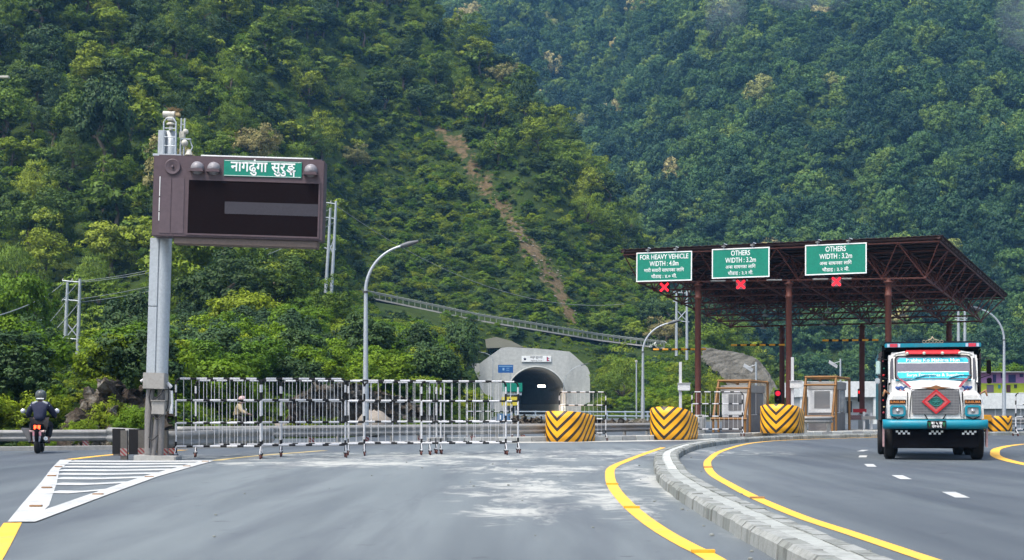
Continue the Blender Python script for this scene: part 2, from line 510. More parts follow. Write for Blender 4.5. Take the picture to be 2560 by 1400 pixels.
# oil drips and sweeping marks
st_ = noise(nt, 2.6, 3, 0.5, oc)
c5 = mix(nt, ramp(nt, st_.outputs[0], [(0.68, (0, 0, 0)), (0.73, (0.55, 0.55, 0.55))]).outputs[0], c4, (0.045, 0.05, 0.058))
swp = noise(nt, 1.0, 5, 0.6, mapping(nt, oc, (0.9, 0.10, 1), (0, 0, R(-14))), 0.4)
c6 = mix(nt, ramp(nt, swp.outputs[0], [(0.34, (0.5, 0.5, 0.5)), (0.5, (0, 0, 0))]).outputs[0], c5, (0.07, 0.082, 0.098))
c6 = mix(nt, ramp(nt, swp.outputs[0], [(0.54, (0, 0, 0)), (0.72, (0.55, 0.55, 0.55))]).outputs[0], c6, (0.13, 0.155, 0.16))
speck = noise(nt, 150, 2, 0.8, oc)
c7 = mix(nt, 0.55, c6, ramp(nt, speck.outputs[0], [(0.3, (0.35, 0.35, 0.35)), (0.5, (0.5, 0.5, 0.5)), (0.72, (0.74, 0.74, 0.72))]).outputs[0], 'OVERLAY')
nt.links.new(c7, b.inputs["Base Color"])
rg = ramp(nt, lane.outputs[0], [(0.3, (0.62,) * 3), (0.7, (0.8,) * 3)])
nt.links.new(rg.outputs[0], b.inputs["Roughness"])
b.inputs["Specular IOR Level"].default_value = 0.35
bump(nt, b, speck.outputs[0], 0.5, 0.012)

road = MB()
nx, ny = 30, 30
road.add([(-45, -20, 0), (75, -20, 0), (75, 140, 0), (16, 140, 0), (16, 232, 0), (-9, 245, 0), (-9, 120, 0), (-9, 66, 0), (-20, 57, 0), (-45, 52, 0)], [tuple(range(10))])
road = tag(road.build("road", ASPH), kind="structure")
# ------------------------------------------------------------------ foliage
def leaf_mat(name, stops, trans=0.2, tintlo=0.8, tinthi=1.75):
    m = bpy.data.materials.new(name); m.use_nodes = True
    nt = m.node_tree
    b = nt.nodes["Principled BSDF"]; out = nt.nodes["Material Output"]
    oi = N(nt, "ShaderNodeObjectInfo")
    col = ramp(nt, oi.outputs["Random"], stops)
    at = N(nt, "ShaderNodeAttribute", attribute_name="tint")
    t = ramp(nt, at.outputs["Fac"], [(0.0, (tintlo * 1.02, tintlo, tintlo * 0.95)), (1.0, (tinthi * 1.04, tinthi, tinthi * 0.8))])
    c = mix(nt, 1.0, col.outputs[0], t.outputs[0], 'MULTIPLY')
    nt.links.new(c, b.inputs["Base Color"])
    b.inputs["Roughness"].default_value = 0.62
    b.inputs["Specular IOR Level"].default_value = 0.22
    tr = N(nt, "ShaderNodeBsdfTranslucent")
    nt.links.new(c, tr.inputs[0])
    ms = N(nt, "ShaderNodeMixShader"); ms.inputs[0].default_value = trans
    nt.links.new(b.outputs[0], ms.inputs[1]); nt.links.new(tr.outputs[0], ms.inputs[2])
    nt.links.new(ms.outputs[0], out.inputs[0])
    return m

LEAF_TREE = leaf_mat("tree_leaves", [(0.0, (0.028, 0.056, 0.016)), (0.18, (0.046, 0.084, 0.016)), (0.38, (0.076, 0.132, 0.015)), (0.7, (0.12, 0.19, 0.015)), (0.9, (0.175, 0.23, 0.018)), (1.0, (0.185, 0.235, 0.022))])
LEAF_DARK = leaf_mat("dark_leaves", [(0.0, (0.022, 0.05, 0.02)), (1.0, (0.045, 0.088, 0.026))], 0.15)
LEAF_BRIGHT = leaf_mat("bright_leaves", [(0.0, (0.06, 0.13, 0.008)), (0.5, (0.11, 0.195, 0.009)), (1.0, (0.18, 0.23, 0.014))], 0.3)
LEAF_PALE = leaf_mat("pale_flowering_leaves", [(0.0, (0.17, 0.18, 0.075)), (1.0, (0.24, 0.22, 0.10))], 0.25)
LEAF_FAR = leaf_mat("haze_tinted_leaves", [(0.0, (0.014, 0.042, 0.028)), (0.3, (0.027, 0.07, 0.036)), (0.6, (0.048, 0.11, 0.04)), (0.84, (0.08, 0.152, 0.038)), (0.975, (0.14, 0.21, 0.04)), (0.985, (0.34, 0.32, 0.15)), (1.0, (0.38, 0.34, 0.18))], 0.2)  # bluer than the near leaves: some distance haze is put into the colour
BARK = paint("bark", (0.12, 0.095, 0.07), 0.9, 0, 0.6, (0.05, 0.045, 0.03), 4, 0.3, 0.1)

def unit(v): return v / np.maximum(1e-9, np.linalg.norm(v, axis=-1, keepdims=True))
def crown_mesh(name, seed, mat, lobes=9, clumps=80, leaves=40, leaf=0.055, flat=0.75, tall=0.0, layered=False, aspect=(0.38, 0.7), droop=0.0):
    """foliage of leaf-sized faces gathered in clumps on uneven lobes; about 1 m in radius"""
    r = np.random.RandomState(seed)
    lc = unit(r.normal(size=(lobes, 3))) * r.uniform(0.25, 0.72, (lobes, 1))
    lc[:, 2] = lc[:, 2] * flat * 0.8
    lr = r.uniform(0.26, 0.5, lobes) * (1.15 - 0.45 * np.linalg.norm(lc, axis=1))
    if tall:
        lc[:, 2] += r.uniform(0, tall, lobes); lc[:, :2] *= (1 - 0.55 * np.clip(lc[:, 2:3] / (tall + 0.5), 0, 1))
    k = r.randint(0, lobes, clumps)
    d = r.normal(size=(clumps, 3)); d[:, 2] = d[:, 2] * 0.75 + 0.35
    d = unit(d)
    cp = lc[k] + d * lr[k, None] * np.array([1, 1, 0.55 if layered else flat]) * r.uniform(0.65, 1.12, (clumps, 1))
    cr = r.uniform(0.09, 0.21, clumps)
    ct = r.uniform(-0.22, 0.22, clumps)
    n = clumps * leaves
    ci = np.repeat(np.arange(clumps), leaves)
    e = unit(r.normal(size=(n, 3)) + d[ci] * 0.9 + np.array([0, 0, 0.35]))
    pos = cp[ci] + e * (cr[ci] * r.uniform(0.35, 1.12, n))[:, None] * np.array([1.15, 1.15, 0.5 if layered else 0.8])
    nor = unit(e * 0.7 + np.array([0, 0, 0.55]) + r.normal(size=(n, 3)) * 0.42)
    a = unit(np.cross(nor, r.normal(size=(n, 3))) + np.array([0, 0, -droop])); b_ = unit(np.cross(nor, a))
    L = leaf * r.uniform(0.55, 1.45, n)[:, None]
    W = L * r.uniform(aspect[0], aspect[1], n)[:, None]
    v = np.stack([pos - a * L, pos - b_ * W - nor * L * 0.18, pos + a * L - nor * L * 0.25, pos + b_ * W - nor * L * 0.18], 1).reshape(-1, 3)
    f = np.arange(n * 4).reshape(-1, 4)
    me = bpy.data.meshes.new(name)
    me.vertices.add(len(v)); me.vertices.foreach_set("co", v.ravel())
    me.loops.add(n * 4); me.loops.foreach_set("vertex_index", f.ravel().astype(np.int32))
    me.polygons.add(n); me.polygons.foreach_set("loop_start", (np.arange(n) * 4).astype(np.int32))
    me.polygons.foreach_set("loop_total", np.full(n, 4, np.int32))
    me.update(calc_edges=True); me.validate()
    t = np.clip(0.5 + ct[ci] + r.normal(size=n) * 0.16, 0, 1).astype(np.float32)
    at = me.attributes.new("tint", 'FLOAT', 'FACE'); at.data.foreach_set("value", t)
    me.materials.append(mat)
    # leaves shade together as part of their bough: normals lean towards the clump's and the lobe's outward direction
    out_c = unit(pos - lc[k][ci] * 0.8 + np.array([0, 0, 0.12]))
    sn = unit(nor * 0.45 + e * 0.45 + out_c * 0.6)
    me.polygons.foreach_set("use_smooth", np.ones(n, bool))
    me.normals_split_custom_set(np.repeat(sn, 4, 0).tolist())
    return me
def trunk_mesh(name, seed, h=0.95):
    r = random.Random(seed)
    m = MB()
    pts = [(0, 0, -0.25)] + [(r.uniform(-0.06, 0.06) * i, r.uniform(-0.06, 0.06) * i, h * i / 4) for i in range(1, 5)]
    m.tube(pts, [0.075, 0.066, 0.055, 0.045, 0.03], 7)
    for _ in range(5):
        i = r.randint(1, 3); p = Vector(pts[i + 1]); a = r.uniform(0, 2 * PI)
        q = p + Vector((math.cos(a) * 0.28, math.sin(a) * 0.28, r.uniform(0.08, 0.2)))
        m.tube([p, p.lerp(q, 0.5) + Vector((0, 0, -0.05)), q], [0.036, 0.026, 0.012], 5)
    me = m.build("tmp", BARK, fix=False)
    d = me.data; d.name = name
    bpy.data.objects.remove(me)
    return d

CR_TREE = [crown_mesh("tree_crown", 10 + i, LEAF_TREE, 8 + i, 120, 56, 0.036, 0.8) for i in range(4)]
CR_TALL = [crown_mesh("tall_crown", 30 + i, LEAF_TREE, 12, 130, 52, 0.036, 0.75, 1.1) for i in range(2)]
CR_LAYER = [crown_mesh("layered_crown", 40 + i, LEAF_TREE, 13, 120, 52, 0.04, 0.55, 0.5, True) for i in range(2)]
CR_FINE = [crown_mesh("feathery_crown", 110 + i, LEAF_TREE, 14, 150, 46, 0.034, 0.85, 0.5, False, (0.14, 0.26), 0.9) for i in range(2)]
CR_BROAD = [crown_mesh("broad_leaf_crown", 120 + i, LEAF_TREE, 7, 46, 34, 0.085, 0.7) for i in range(2)]
CR_CONE = [crown_mesh("conical_crown", 130 + i, LEAF_DARK, 16, 120, 40, 0.042, 0.7, 1.9, False, (0.2, 0.4), 0.5) for i in range(2)]
CR_PALE = [crown_mesh("pale_crown", 50, LEAF_PALE, 9, 110, 52, 0.036, 0.8)]
CR_DARK = [crown_mesh("dark_crown", 60 + i, LEAF_DARK, 12, 150, 54, 0.042, 0.85, 0.4) for i in range(2)]
CR_BRIGHT = [crown_mesh("bright_crown", 70 + i, LEAF_BRIGHT, 11, 150, 56, 0.036, 0.8) for i in range(3)]
CR_FAR = [crown_mesh("far_crown", 80 + i, LEAF_FAR, 8 + i, 110, 52, 0.042, 0.85) for i in range(4)] + [crown_mesh("far_tall_crown", 90 + i, LEAF_FAR, 12, 120, 50, 0.042, 0.8, 0.7) for i in range(2)]
CR_SHRUB = [crown_mesh("shrub_foliage", 100 + i, LEAF_DARK if i == 0 else LEAF_TREE if i == 2 else LEAF_BRIGHT, 8, 75, 32, (0.075, 0.075, 0.055, 0.06)[i], 0.85, 0, False, (0.38, 0.7) if i < 2 else (0.16, 0.3), 0 if i < 2 else 0.4) for i in range(4)]
TRUNKS = [trunk_mesh("tree_trunk", 5 + i) for i in range(3)]

def scatter(name, protos, pos, scale, rot, kind, label, cat, zs=None):
    """one uncountable mass: leaf crowns instanced on points"""
    col = bpy.data.collections.new(name + "_sources")
    for i, me in enumerate(protos): col.objects.link(bpy.data.objects.new(name + "_source", me))
    n = len(pos)
    me = bpy.data.meshes.new(name)
    me.vertices.add(n); me.vertices.foreach_set("co", np.asarray(pos, np.float32).ravel())
    sc3 = np.stack([scale, scale, scale if zs is None else scale * zs], 1).astype(np.float32)
    a = me.attributes.new("sc", 'FLOAT_VECTOR', 'POINT'); a.data.foreach_set("vector", sc3.ravel())
    a = me.attributes.new("rot", 'FLOAT_VECTOR', 'POINT'); a.data.foreach_set("vector", np.asarray(rot, np.float32).ravel())
    a = me.attributes.new("pick", 'INT', 'POINT'); a.data.foreach_set("value", np.random.RandomState(n).randint(0, len(protos), n).astype(np.int32))
    o = bpy.data.objects.new(name, me)
    COL.objects.link(o)
    ng = bpy.data.node_groups.new(name, 'GeometryNodeTree')
    ng.interface.new_socket('Geometry', in_out='INPUT', socket_type='NodeSocketGeometry')
    ng.interface.new_socket('Geometry', in_out='OUTPUT', socket_type='NodeSocketGeometry')
    A = ng.nodes.new; L = ng.links.new
    gi, go = A('NodeGroupInput'), A('NodeGroupOutput')
    ci = A('GeometryNodeCollectionInfo'); ci.inputs[0].default_value = col; ci.inputs['Separate Children'].default_value = True
    ip = A('GeometryNodeInstanceOnPoints'); ip.inputs['Pick Instance'].default_value = True
    def na(nm, ty):
        q = A('GeometryNodeInputNamedAttribute'); q.data_type = ty; q.inputs[0].default_value = nm
        return q.outputs[0]
    L(gi.outputs[0], ip.inputs['Points']); L(ci.outputs[0], ip.inputs['Instance'])
    L(na("pick", 'INT'), ip.inputs['Instance Index']); L(na("rot", 'FLOAT_VECTOR'), ip.inputs['Rotation']); L(na("sc", 'FLOAT_VECTOR'), ip.inputs['Scale'])
    L(ip.outputs[0], go.inputs[0])
    o.modifiers.new("scatter", 'NODES').node_group = ng
    return tag(o, label, cat, kind=kind)

def jgrid(x0, x1, y0, y1, step, seed):
    r = np.random.RandomState(seed)
    X, Y = np.meshgrid(np.arange(x0, x1, step), np.arange(y0, y1, step))
    X = X.ravel() + r.uniform(-0.5, 0.5, X.size) * step; Y = Y.ravel() + r.uniform(-0.5, 0.5, Y.size) * step
    return X, Y, r
def rand_rot(r, n, tilt=0.15): return np.stack([r.uniform(-tilt, tilt, n), r.uniform(-tilt, tilt, n), r.uniform(0, 2 * PI, n)], 1)

# clearings nothing grows in: scar, upper road, portal, rock cuts, toll plaza
def clear_mask(X, Y, Z, px, py):
    m = (scar_d(px, py) > 0.95) | ((np.sin(X * 1.7) + np.sin(Y * 0.9 + X) > 0.55) & (scar_d(px, py) > 0.45))
    on_road = (Y > np.interp(px, [900, 1330, 1500, 1700, 1850], [251, 255, 261, 236, 222])) & (Y < np.interp(px, [900, 1330, 1500, 1700, 1850], [264, 268, 274, 252, 232])) & (px < 1950) & (px > 885)
    m &= ~on_road
    m &= ~((np.abs(X - PORTAL_X) < 11.5) & (Y > 225) & (Y < 262) & (Z < 13))
    m &= ~((np.abs(X - PORTAL_X) < 9) & (Y > 225) & (Y < 292) & (Z < 11))
    m &= ~((px > 1752) & (px < 1950) & (Y < 236))
    return m
def sightline(px, Y, top_py, hw):
    """True where a plant would hide the poles, the upper road's rail or the tunnel mouth"""
    rail = np.interp(px + 0.6 * hw, [920, 945, 1200, 1330, 1500, 1660], [700, 748, 801, 822, 850, 872])
    m = (px > 925) & (px < 1690) & (Y < 252) & (top_py < rail + 14)
    m |= (px + hw > 1172) & (px - hw < 1478) & (Y < 238) & (top_py < np.interp(px, [1150, 1172, 1190, 1300], [905, 912, 1035, 1045]))
    m |= (px + hw * 0.7 > 152) & (px - hw * 0.7 < 208) & (Y < 151) & (top_py < 905)
    m |= (px + hw > 815) & (px - hw < 845) & (Y < 176) & (top_py < 715)
    m |= (Y > 240) & (scar_d(px, top_py + 0.55 * hw * 2.2) < 0.85) | (Y > 240) & (scar_d(px, top_py) < 0.7)
    m |= (px + hw > 1755) & (px - hw < 1940) & (Y < 226) & (top_py < np.interp(px, [1755, 1800, 1900], [905, 945, 1020]))
    return m
def shrub_zone(px, py): return (px > 820) & (px < 1750) & (py > 330 + np.maximum(0, 1000 - px) * 0.9) & (py < 830) & (py > 0.62 * (px - 1130) + 380)

# trees on the near hillside
X, Y, r = jgrid(-230, 70, 118, 470, 6.0, 21)
Z = hill_z(X, Y)
px, py = to_px(X, Y, Z)
ok = (Z > 1.0) & (px > -260) & (px < 1980) & (py > -420) & clear_mask(X, Y, Z, px, py)
ok &= ~(shrub_zone(px, py) & (r.uniform(0, 1, len(X)) < 0.86))
ok &= ~((Y < 175) & (r.uniform(0, 1, len(X)) < 0.55))
# nothing tall just below or above the upper road
yr = np.interp(px, [900, 1330, 1500, 1700], [258, 262, 267, 244])
ok &= ~((px > 930) & (Y > yr - 34) & (Y < yr + 9))
X, Y, Z, px, py = (q[ok] for q in (X, Y, Z, px, py))
rad = r.uniform(2.5, 5.0, len(X)) * np.where(shrub_zone(px, py), 0.6, 1.0)
rad *= np.where(r.uniform(0, 1, len(X)) < 0.12, 1.3, 1.0)
keep = ~sightline(px, Y, py - rad * 1.75 * F / Y, rad * 0.8 * F / Y)
X, Y, Z, px, py, rad = (q[keep] for q in (X, Y, Z, px, py, rad))
inframe = (px > -60) & (px < 1900) & (py > -30)
app = np.where(inframe, rad / Y, 0)
order = np.argsort(-app)
TREE_N = 270
solo, rest = order[:TREE_N], order[TREE_N:]
KINDS = [
    (CR_TREE, "leafy green tree with a rounded uneven crown", "round-crowned trees"),
    (CR_TALL, "tall narrow green tree", "tall narrow trees"),
    (CR_LAYER, "green tree with flat layered branches", "layered trees"),
    (CR_PALE, "pale olive flowering tree", "pale flowering trees"),
    (CR_FINE, "", ""), (CR_BROAD, "", ""), (CR_CONE, "", ""), (CR_DARK, "", ""),
]
def where_x(px):
    for lim, nm in ((150, "at the left edge"), (370, "over the twin poles"), (560, "over the display post"), (760, "behind the display board"), (900, "by the board's right end"),
                    (1040, "over the lamp post"), (1180, "left of the landslide"), (1330, "around the landslide"), (1480, "on the right shoulder")):
        if px < lim: return nm
    return "above the tunnel"
def where_y(py):
    for lim, nm in ((60, "at the top"), (190, "high on the hill"), (330, "upper hill"), (480, "middle of the hill"), (640, "lower hill")):
        if py < lim: return nm
    return "foot of the hill"
ORD = ["first", "second", "third", "fourth", "fifth", "sixth", "seventh", "eighth", "ninth", "tenth", "eleventh", "twelfth"]
def label_rows(items):
    """items: (key, kind words, place words, picture column); gives each its own label, counted from the left where the look is the same"""
    groups = {}
    for it in items: groups.setdefault((it[1], it[2]), []).append(it)
    out = {}
    for (kw, pw), g in groups.items():
        g.sort(key=lambda q: q[3])
        for n_, it in enumerate(g):
            if len(g) == 1: out[it[0]] = (kw + " " + pw, None)
            elif n_ < len(ORD): out[it[0]] = (ORD[n_] + " " + kw + " from the left, " + pw, kw + " " + pw)
            else: out[it[0]] = (kw + " farther right, " + pw, kw + " " + pw)
    return out
proto_cache = {}
def tree_thing(x, y, z, s, rz, crown, label, group, trunk=None, zscale=1.0):
    o = bpy.data.objects.new("tree", None); o.empty_display_size = 0.3
    COL.objects.link(o)
    o.location = (x, y, z); o.rotation_euler = (0, 0, rz); o.scale = (s, s, s * zscale)
    t = bpy.data.objects.new("trunk", trunk or TRUNKS[int(rz * 7) % 3]); COL.objects.link(t); t.parent = o
    c = bpy.data.objects.new("crown", crown); COL.objects.link(c); c.parent = o; c.location = (0, 0, 0.85)
    return tag(o, label, "tree", group)
KW = ["rounded tree", "tall narrow tree", "layered tree", "pale flowering tree", "feathery tree", "large-leaved tree", "dark conical tree", "dark spreading tree"]
kinds = {}
for i in solo:
    w = rnd.random()
    kinds[i] = 0 if w < 0.26 else 1 if w < 0.36 else 2 if w < 0.52 else 3 if w < 0.53 else 4 if w < 0.74 else 5 if w < 0.88 else 6 if w < 0.92 else 7
labs = label_rows([(i, ("big " if rad[i] > 3.6 else "small " if rad[i] < 2.6 else "") + KW[kinds[i]], where_y(py[i]) + " " + where_x(px[i]), px[i]) for i in solo])
for i in solo:
    tree_thing(X[i], Y[i], Z[i] - 0.3, rad[i], rnd.uniform(0, 6.28), rnd.choice(KINDS[kinds[i]][0]), labs[i][0], labs[i][1])
scatter("hillside_wood", CR_TREE + CR_TALL + CR_LAYER + CR_FINE + CR_BROAD + CR_DARK, np.stack([X[rest], Y[rest], Z[rest] + rad[rest] * 0.55], 1), rad[rest], rand_rot(r, len(rest)), "stuff",
        "dense green wood covering the near hillside", "wood")

# bushes and creepers that cover the ground between the trees
X, Y, r = jgrid(-230, 75, 60, 470, 1.95, 33)
Z = hill_z(X, Y)
px, py = to_px(X, Y, Z)
ok = (Z > 0.8) & (px > -260) & (px < 1990) & (py > -120) & (py < 1040) & clear_mask(X, Y, Z, px, py) & (r.uniform(0, 1, len(X)) < np.clip(1.35 - Y / 700, 0.4, 1))
X, Y, Z, px, py = (q[ok] for q in (X, Y, Z, px, py))
s = r.uniform(0.7, 1.7, len(X)) * np.clip(Y / 190, 0.75, 1.35)
keep = ~sightline(px, Y, py - s * 1.15 * F / Y, s * 0.8 * F / Y)
X, Y, Z, s = X[keep], Y[keep], Z[keep], s[keep]
scatter("hillside_undergrowth", CR_SHRUB, np.stack([X, Y, Z + s * 0.3], 1), s, rand_rot(r, len(X), 0.35), "stuff", "bushes and creepers covering the near hillside", "undergrowth", r.uniform(0.6, 0.95, len(X)))

# low grass-like growth that carpets the open banks
X, Y, r = jgrid(-60, 62, 46, 400, 1.25, 61)
Z = hill_z(X, Y)
px, py = to_px(X, Y, Z)
bank = (px > 1100) & (px < 1965) & (Y > 186) & (Y < 272)
slope = shrub_zone(px, py) & (Y > 255) & (Y < 400)
verge = (px > -80) & (px < 1180) & (Y < 100) & (r.uniform(0, 1, len(X)) < 0.9)
ok = (bank | slope | verge) & (Z > 0.12) & ~((np.abs(X - PORTAL_X) < 9) & (Y > 225) & (Y < 292) & (Z < 11)) & ((scar_d(px, py) > 0.8) | (waves(X, Y, 77, 7) > 0.1)) & ~((np.abs(X - PORTAL_X) < 10.4) & (Y > 225) & (Y < 243)) & ~((px > 1757) & (px < 1945) & (Y < 226))
road_y = np.interp(px, [900, 1330, 1500, 1700, 1850], [251, 255, 261, 236, 222])
ok &= ~((Y > road_y + 2) & (Y < road_y + 13) & (px < 1950) & (px > 885))
X, Y, Z, px, py = (q[ok] for q in (X, Y, Z, px, py))
s = r.uniform(0.45, 0.95, len(X))
keep = ~(sightline(px, Y, py - s * 0.55 * F / Y, s * 0.5 * F / Y) & (Y < 232))
X, Y, Z, s = X[keep], Y[keep], Z[keep], s[keep]
scatter("bank_growth", CR_SHRUB[1:], np.stack([X, Y, Z + s * 0.1], 1), s, rand_rot(r, len(X), 0.3), "stuff", "low grassy growth carpeting the open banks and slopes", "ground cover", r.uniform(0.4, 0.75, len(X)))

X, Y, r = jgrid(-34, 2, 46, 84, 0.5, 67)
Z = hill_z(X, Y)
px, py = to_px(X, Y, Z)
ok = (Z > 0.02) & (px > -90) & (px < 1150)
X, Y, Z = X[ok], Y[ok], Z[ok]
s = r.uniform(0.28, 0.6, len(X))
scatter("verge_growth", CR_SHRUB, np.stack([X, Y, Z + s * 0.15], 1), s, rand_rot(r, len(X), 0.4), "stuff", "weeds and grass growing along the bank behind the left guardrails", "weeds", r.uniform(0.6, 1.1, len(X)))

# forest of the far mountain
X, Y, r = jgrid(-60, 430, 300, 960, 6.3, 45)
Z = far_z(X, Y)
px, py = to_px(X, Y, Z)
ok = (Z > -0.5) & (px > 980) & (px < 2760) & (py > -260) & ~((Z < 1) & (Y < 330))
X, Y, Z = X[ok], Y[ok], Z[ok]
s = r.uniform(4.7, 8.4, len(X)) * np.where(Y < 420, 0.8, 1.0)
scatter("far_forest", CR_FAR, np.stack([X, Y, Z + s * 0.35], 1), s, rand_rot(r, len(X)), "stuff", "blue-green forest covering the far mountain", "forest", r.uniform(0.9, 1.45, len(X)))

# the thicket behind the guardrail, in front of the hill
def thicket():
    r = random.Random(5)
    out = []
    for pxc, y0, y1, smin, smax, n in ((-60, 48.5, 150, 1.2, 2.3, 90), (140, 48.5, 150, 1.2, 2.3, 90), (330, 53, 150, 1.2, 2.2, 66), (520, 62, 150, 1.2, 2.4, 64), (700, 70, 150, 1.3, 2.4, 66), (860, 82, 150, 1.3, 2.3, 54), (1010, 84, 170, 1.3, 2.3, 50), (1110, 90, 210, 1.3, 2.4, 44),
                                       (1560, 200, 245, 1.2, 2.2, 34), (1640, 176, 235, 1.2, 2.2, 34), (1690, 168, 215, 1.1, 2.0, 30), (1500, 238, 255, 1.2, 2.0, 16), (1240, 243, 250, 0.9, 1.3, 6)):
        for _ in range(n):
            y = y0 + (y1 - y0) * r.random() ** 1.3
            x = (pxc + r.uniform(-85, 85) * (0.7 if pxc > 1600 else 1) - 1280) / F * y
            out.append((x, y, r.uniform(smin, smax)))
    return out
pts = np.array(thicket())
zz = hill_z(pts[:, 0], pts[:, 1])
pp, qq = to_px(pts[:, 0], pts[:, 1], zz)
keep = (zz > 0.3) & clear_mask(pts[:, 0], pts[:, 1], zz, pp, qq) & ~sightline(pp, pts[:, 1], qq - pts[:, 2] * 1.5 * F / pts[:, 1], pts[:, 2] * F / pts[:, 1])
pts, zz, pp, qq = pts[keep], zz[keep], pp[keep], qq[keep]
near = np.argsort(-(pts[:, 2] / pts[:, 1]))
shrubs = []
for rank, i in enumerate(near):
    if rank >= 230 or not (-60 < pp[i] < 1780): continue
    x, y, s = pts[i]
    bright = rnd.random() < 0.72
    cr = rnd.choice(CR_BRIGHT if bright else CR_DARK)
    o = bpy.data.objects.new("shrub", cr); COL.objects.link(o)
    o.location = (x, y, zz[i] + s * 0.5); o.rotation_euler = (rnd.uniform(-.2, .2), rnd.uniform(-.2, .2), rnd.uniform(0, 6.28)); o.scale = (s * 1.1, s * 1.1, s * rnd.uniform(0.75, 1.1))
    where = "behind the motorcycle rider" if pp[i] < 200 else "left of the display post" if pp[i] < 370 else "behind the display post" if pp[i] < 520 else "behind the leftmost barriers" if pp[i] < 760 else "near the curved lamp post" if pp[i] < 980 else "left of the tunnel mouth" if pp[i] < 1200 else "right of the tunnel mouth"
    depth = "in front" if y < 72 else "in mid thicket" if y < 105 else "at the thicket's back"
    shrubs.append((o, "bright green shrub" if bright else "dark green shrub", depth + " " + where, pp[i]))
for o, (lb, gp) in label_rows(shrubs).items(): tag(o, lb, "shrub", gp)
for (pxc, Yd, pyt, s, cr, lab) in ((1768, 205, 893, 1.9, 0, "rounded bush at the foot of the stained slope wall, left one"), (1792, 202, 915, 1.7, 1, "rounded bush at the foot of the stained slope wall, middle one"), (1816, 199, 940, 1.5, 0, "low bush at the foot of the stained slope wall, right one"), (1838, 196, 966, 1.3, 2, "lowest light bush where the stained slope wall meets the booths"), (1955, 190, 955, 1.8, 2, "light green bush right of the stained slope wall"),
        (205, 46.2, 1030, 0.55, 1, "small leafy bush at the left foot of the stained rock face"), (300, 46.4, 1040, 0.5, 2, "small leafy bush growing low on the stained rock face's middle"), (255, 48.6, 960, 0.9, 0, "leafy bush hanging over the top of the stained rock face"), (345, 47.6, 985, 0.7, 1, "leafy bush between the stained rock face and the display post"), (1985, 205, 945, 2.3, 1, "green bush between the rear columns beyond the booths")):
    x = GX(pxc, Yd).x; zt = CAM_H + (HY - pyt) * Yd / F
    o = bpy.data.objects.new("shrub", CR_BRIGHT[cr]); COL.objects.link(o)
    o.location = (x, Yd, zt * 0.45); o.scale = (s * 1.25, s, zt * 0.62); o.rotation_euler = (0, 0, pxc)
    tag(o, lab, "shrub")
lo = near[230:]
if len(lo):
    scatter("thicket_growth", CR_BRIGHT, np.stack([pts[lo, 0], pts[lo, 1], zz[lo] + pts[lo, 2] * 0.5], 1), pts[lo, 2] * 1.05, rand_rot(np.random.RandomState(2), len(lo), 0.3), "stuff", "leafy thicket behind the guardrails", "thicket")

# a few trees the photograph singles out
for (pxc, pyt, Yd, s, cr, lab) in (
        (640, 690, 104, 3.3, CR_BRIGHT[0], "bright green broad tree standing low behind the display board's lower edge"),
        (735, 730, 100, 2.4, CR_BRIGHT[1], "smaller bright green tree right of the broad tree below the display board"),
        (920, 775, 92, 2.7, CR_DARK[0], "dark green broad tree directly behind the tall curved lamp post"),
        (1150, 790, 150, 2.6, CR_DARK[1], "dark glossy tree standing left of the tunnel mouth under the upper road"),
        (1045, 800, 110, 2.0, CR_DARK[0], "dark tree between the curved lamp post and the tunnel mouth"),
        (448, 120, 196, 4.7, CR_PALE[0], "large pale olive tree above the top of the display post"),
        (260, 130, 205, 5.2, CR_DARK[1], "large dark spreading tree high above the display board's left end"),
        (330, 720, 84, 2.2, CR_DARK[0], "dark tree in the hollow just left of the display post"),
        (80, 640, 90, 2.8, CR_BRIGHT[2], "bright tree left of the twin power poles"),
        (1240, 130, 372, 6.2, CR_DARK[1], "tall dark conical tree on the skyline of the near hill"),
        (1190, 60, 378, 6.0, CR_TALL[0], "tall green tree topping the near hill's skyline"),
        (1960, 960, 200, 2.6, CR_BRIGHT[1], "round light green bush by the rear canopy column"),
        (2480, 870, 170, 3.0, CR_BRIGHT[0], "light green tree above the painted house"),
        (2540, 880, 180, 3.2, CR_BRIGHT[2], "light green tree at the right edge above the painted house")):
    ztop = CAM_H + (HY - pyt) * Yd / F
    x = (pxc - 1280) / F * Yd
    zb = max(0.0, float(hill_z(x, Yd)))
    tree_thing(x, Yd, zb - 0.1, s, rnd.uniform(0, 6), cr, lab, None, None, min(1.7, max(0.55, (ztop - zb) / (1.75 * s))))
# ------------------------------------------------------------------ painted markings
def road_paint(name, col, wear):
    m, nt, b = new_mat(name)
    tc = N(nt, "ShaderNodeTexCoord"); oc = tc.outputs["Object"]
    n1 = noise(nt, 2.2, 6, 0.7, oc); n2 = noise(nt, 40, 3, 0.7, oc)
    f = ramp(nt, math_n(nt, 'MULTIPLY_ADD', n2.outputs[0], 0.5, math_n(nt, 'MULTIPLY', n1.outputs[0], 0.6)), [(0.52, (0, 0, 0)), (0.74, (wear,) * 3)])
    nt.links.new(mix(nt, f.outputs[0], col, (0.2, 0.2, 0.2)), b.inputs["Base Color"])
    b.inputs["Roughness"].default_value = 0.65
    bump(nt, b, n2.outputs[0], 0.3, 0.006)
    return m
P_WHITE = road_paint("white_road_paint", (0.5, 0.515, 0.495), 0.9)
P_YELLOW = road_paint("yellow_road_paint", (0.86, 0.47, 0.035), 0.5)
STUD = paint("orange_stud", (0.33, 0.19, 0.09), 0.5, 0, 0.3)
ZM = 0.005
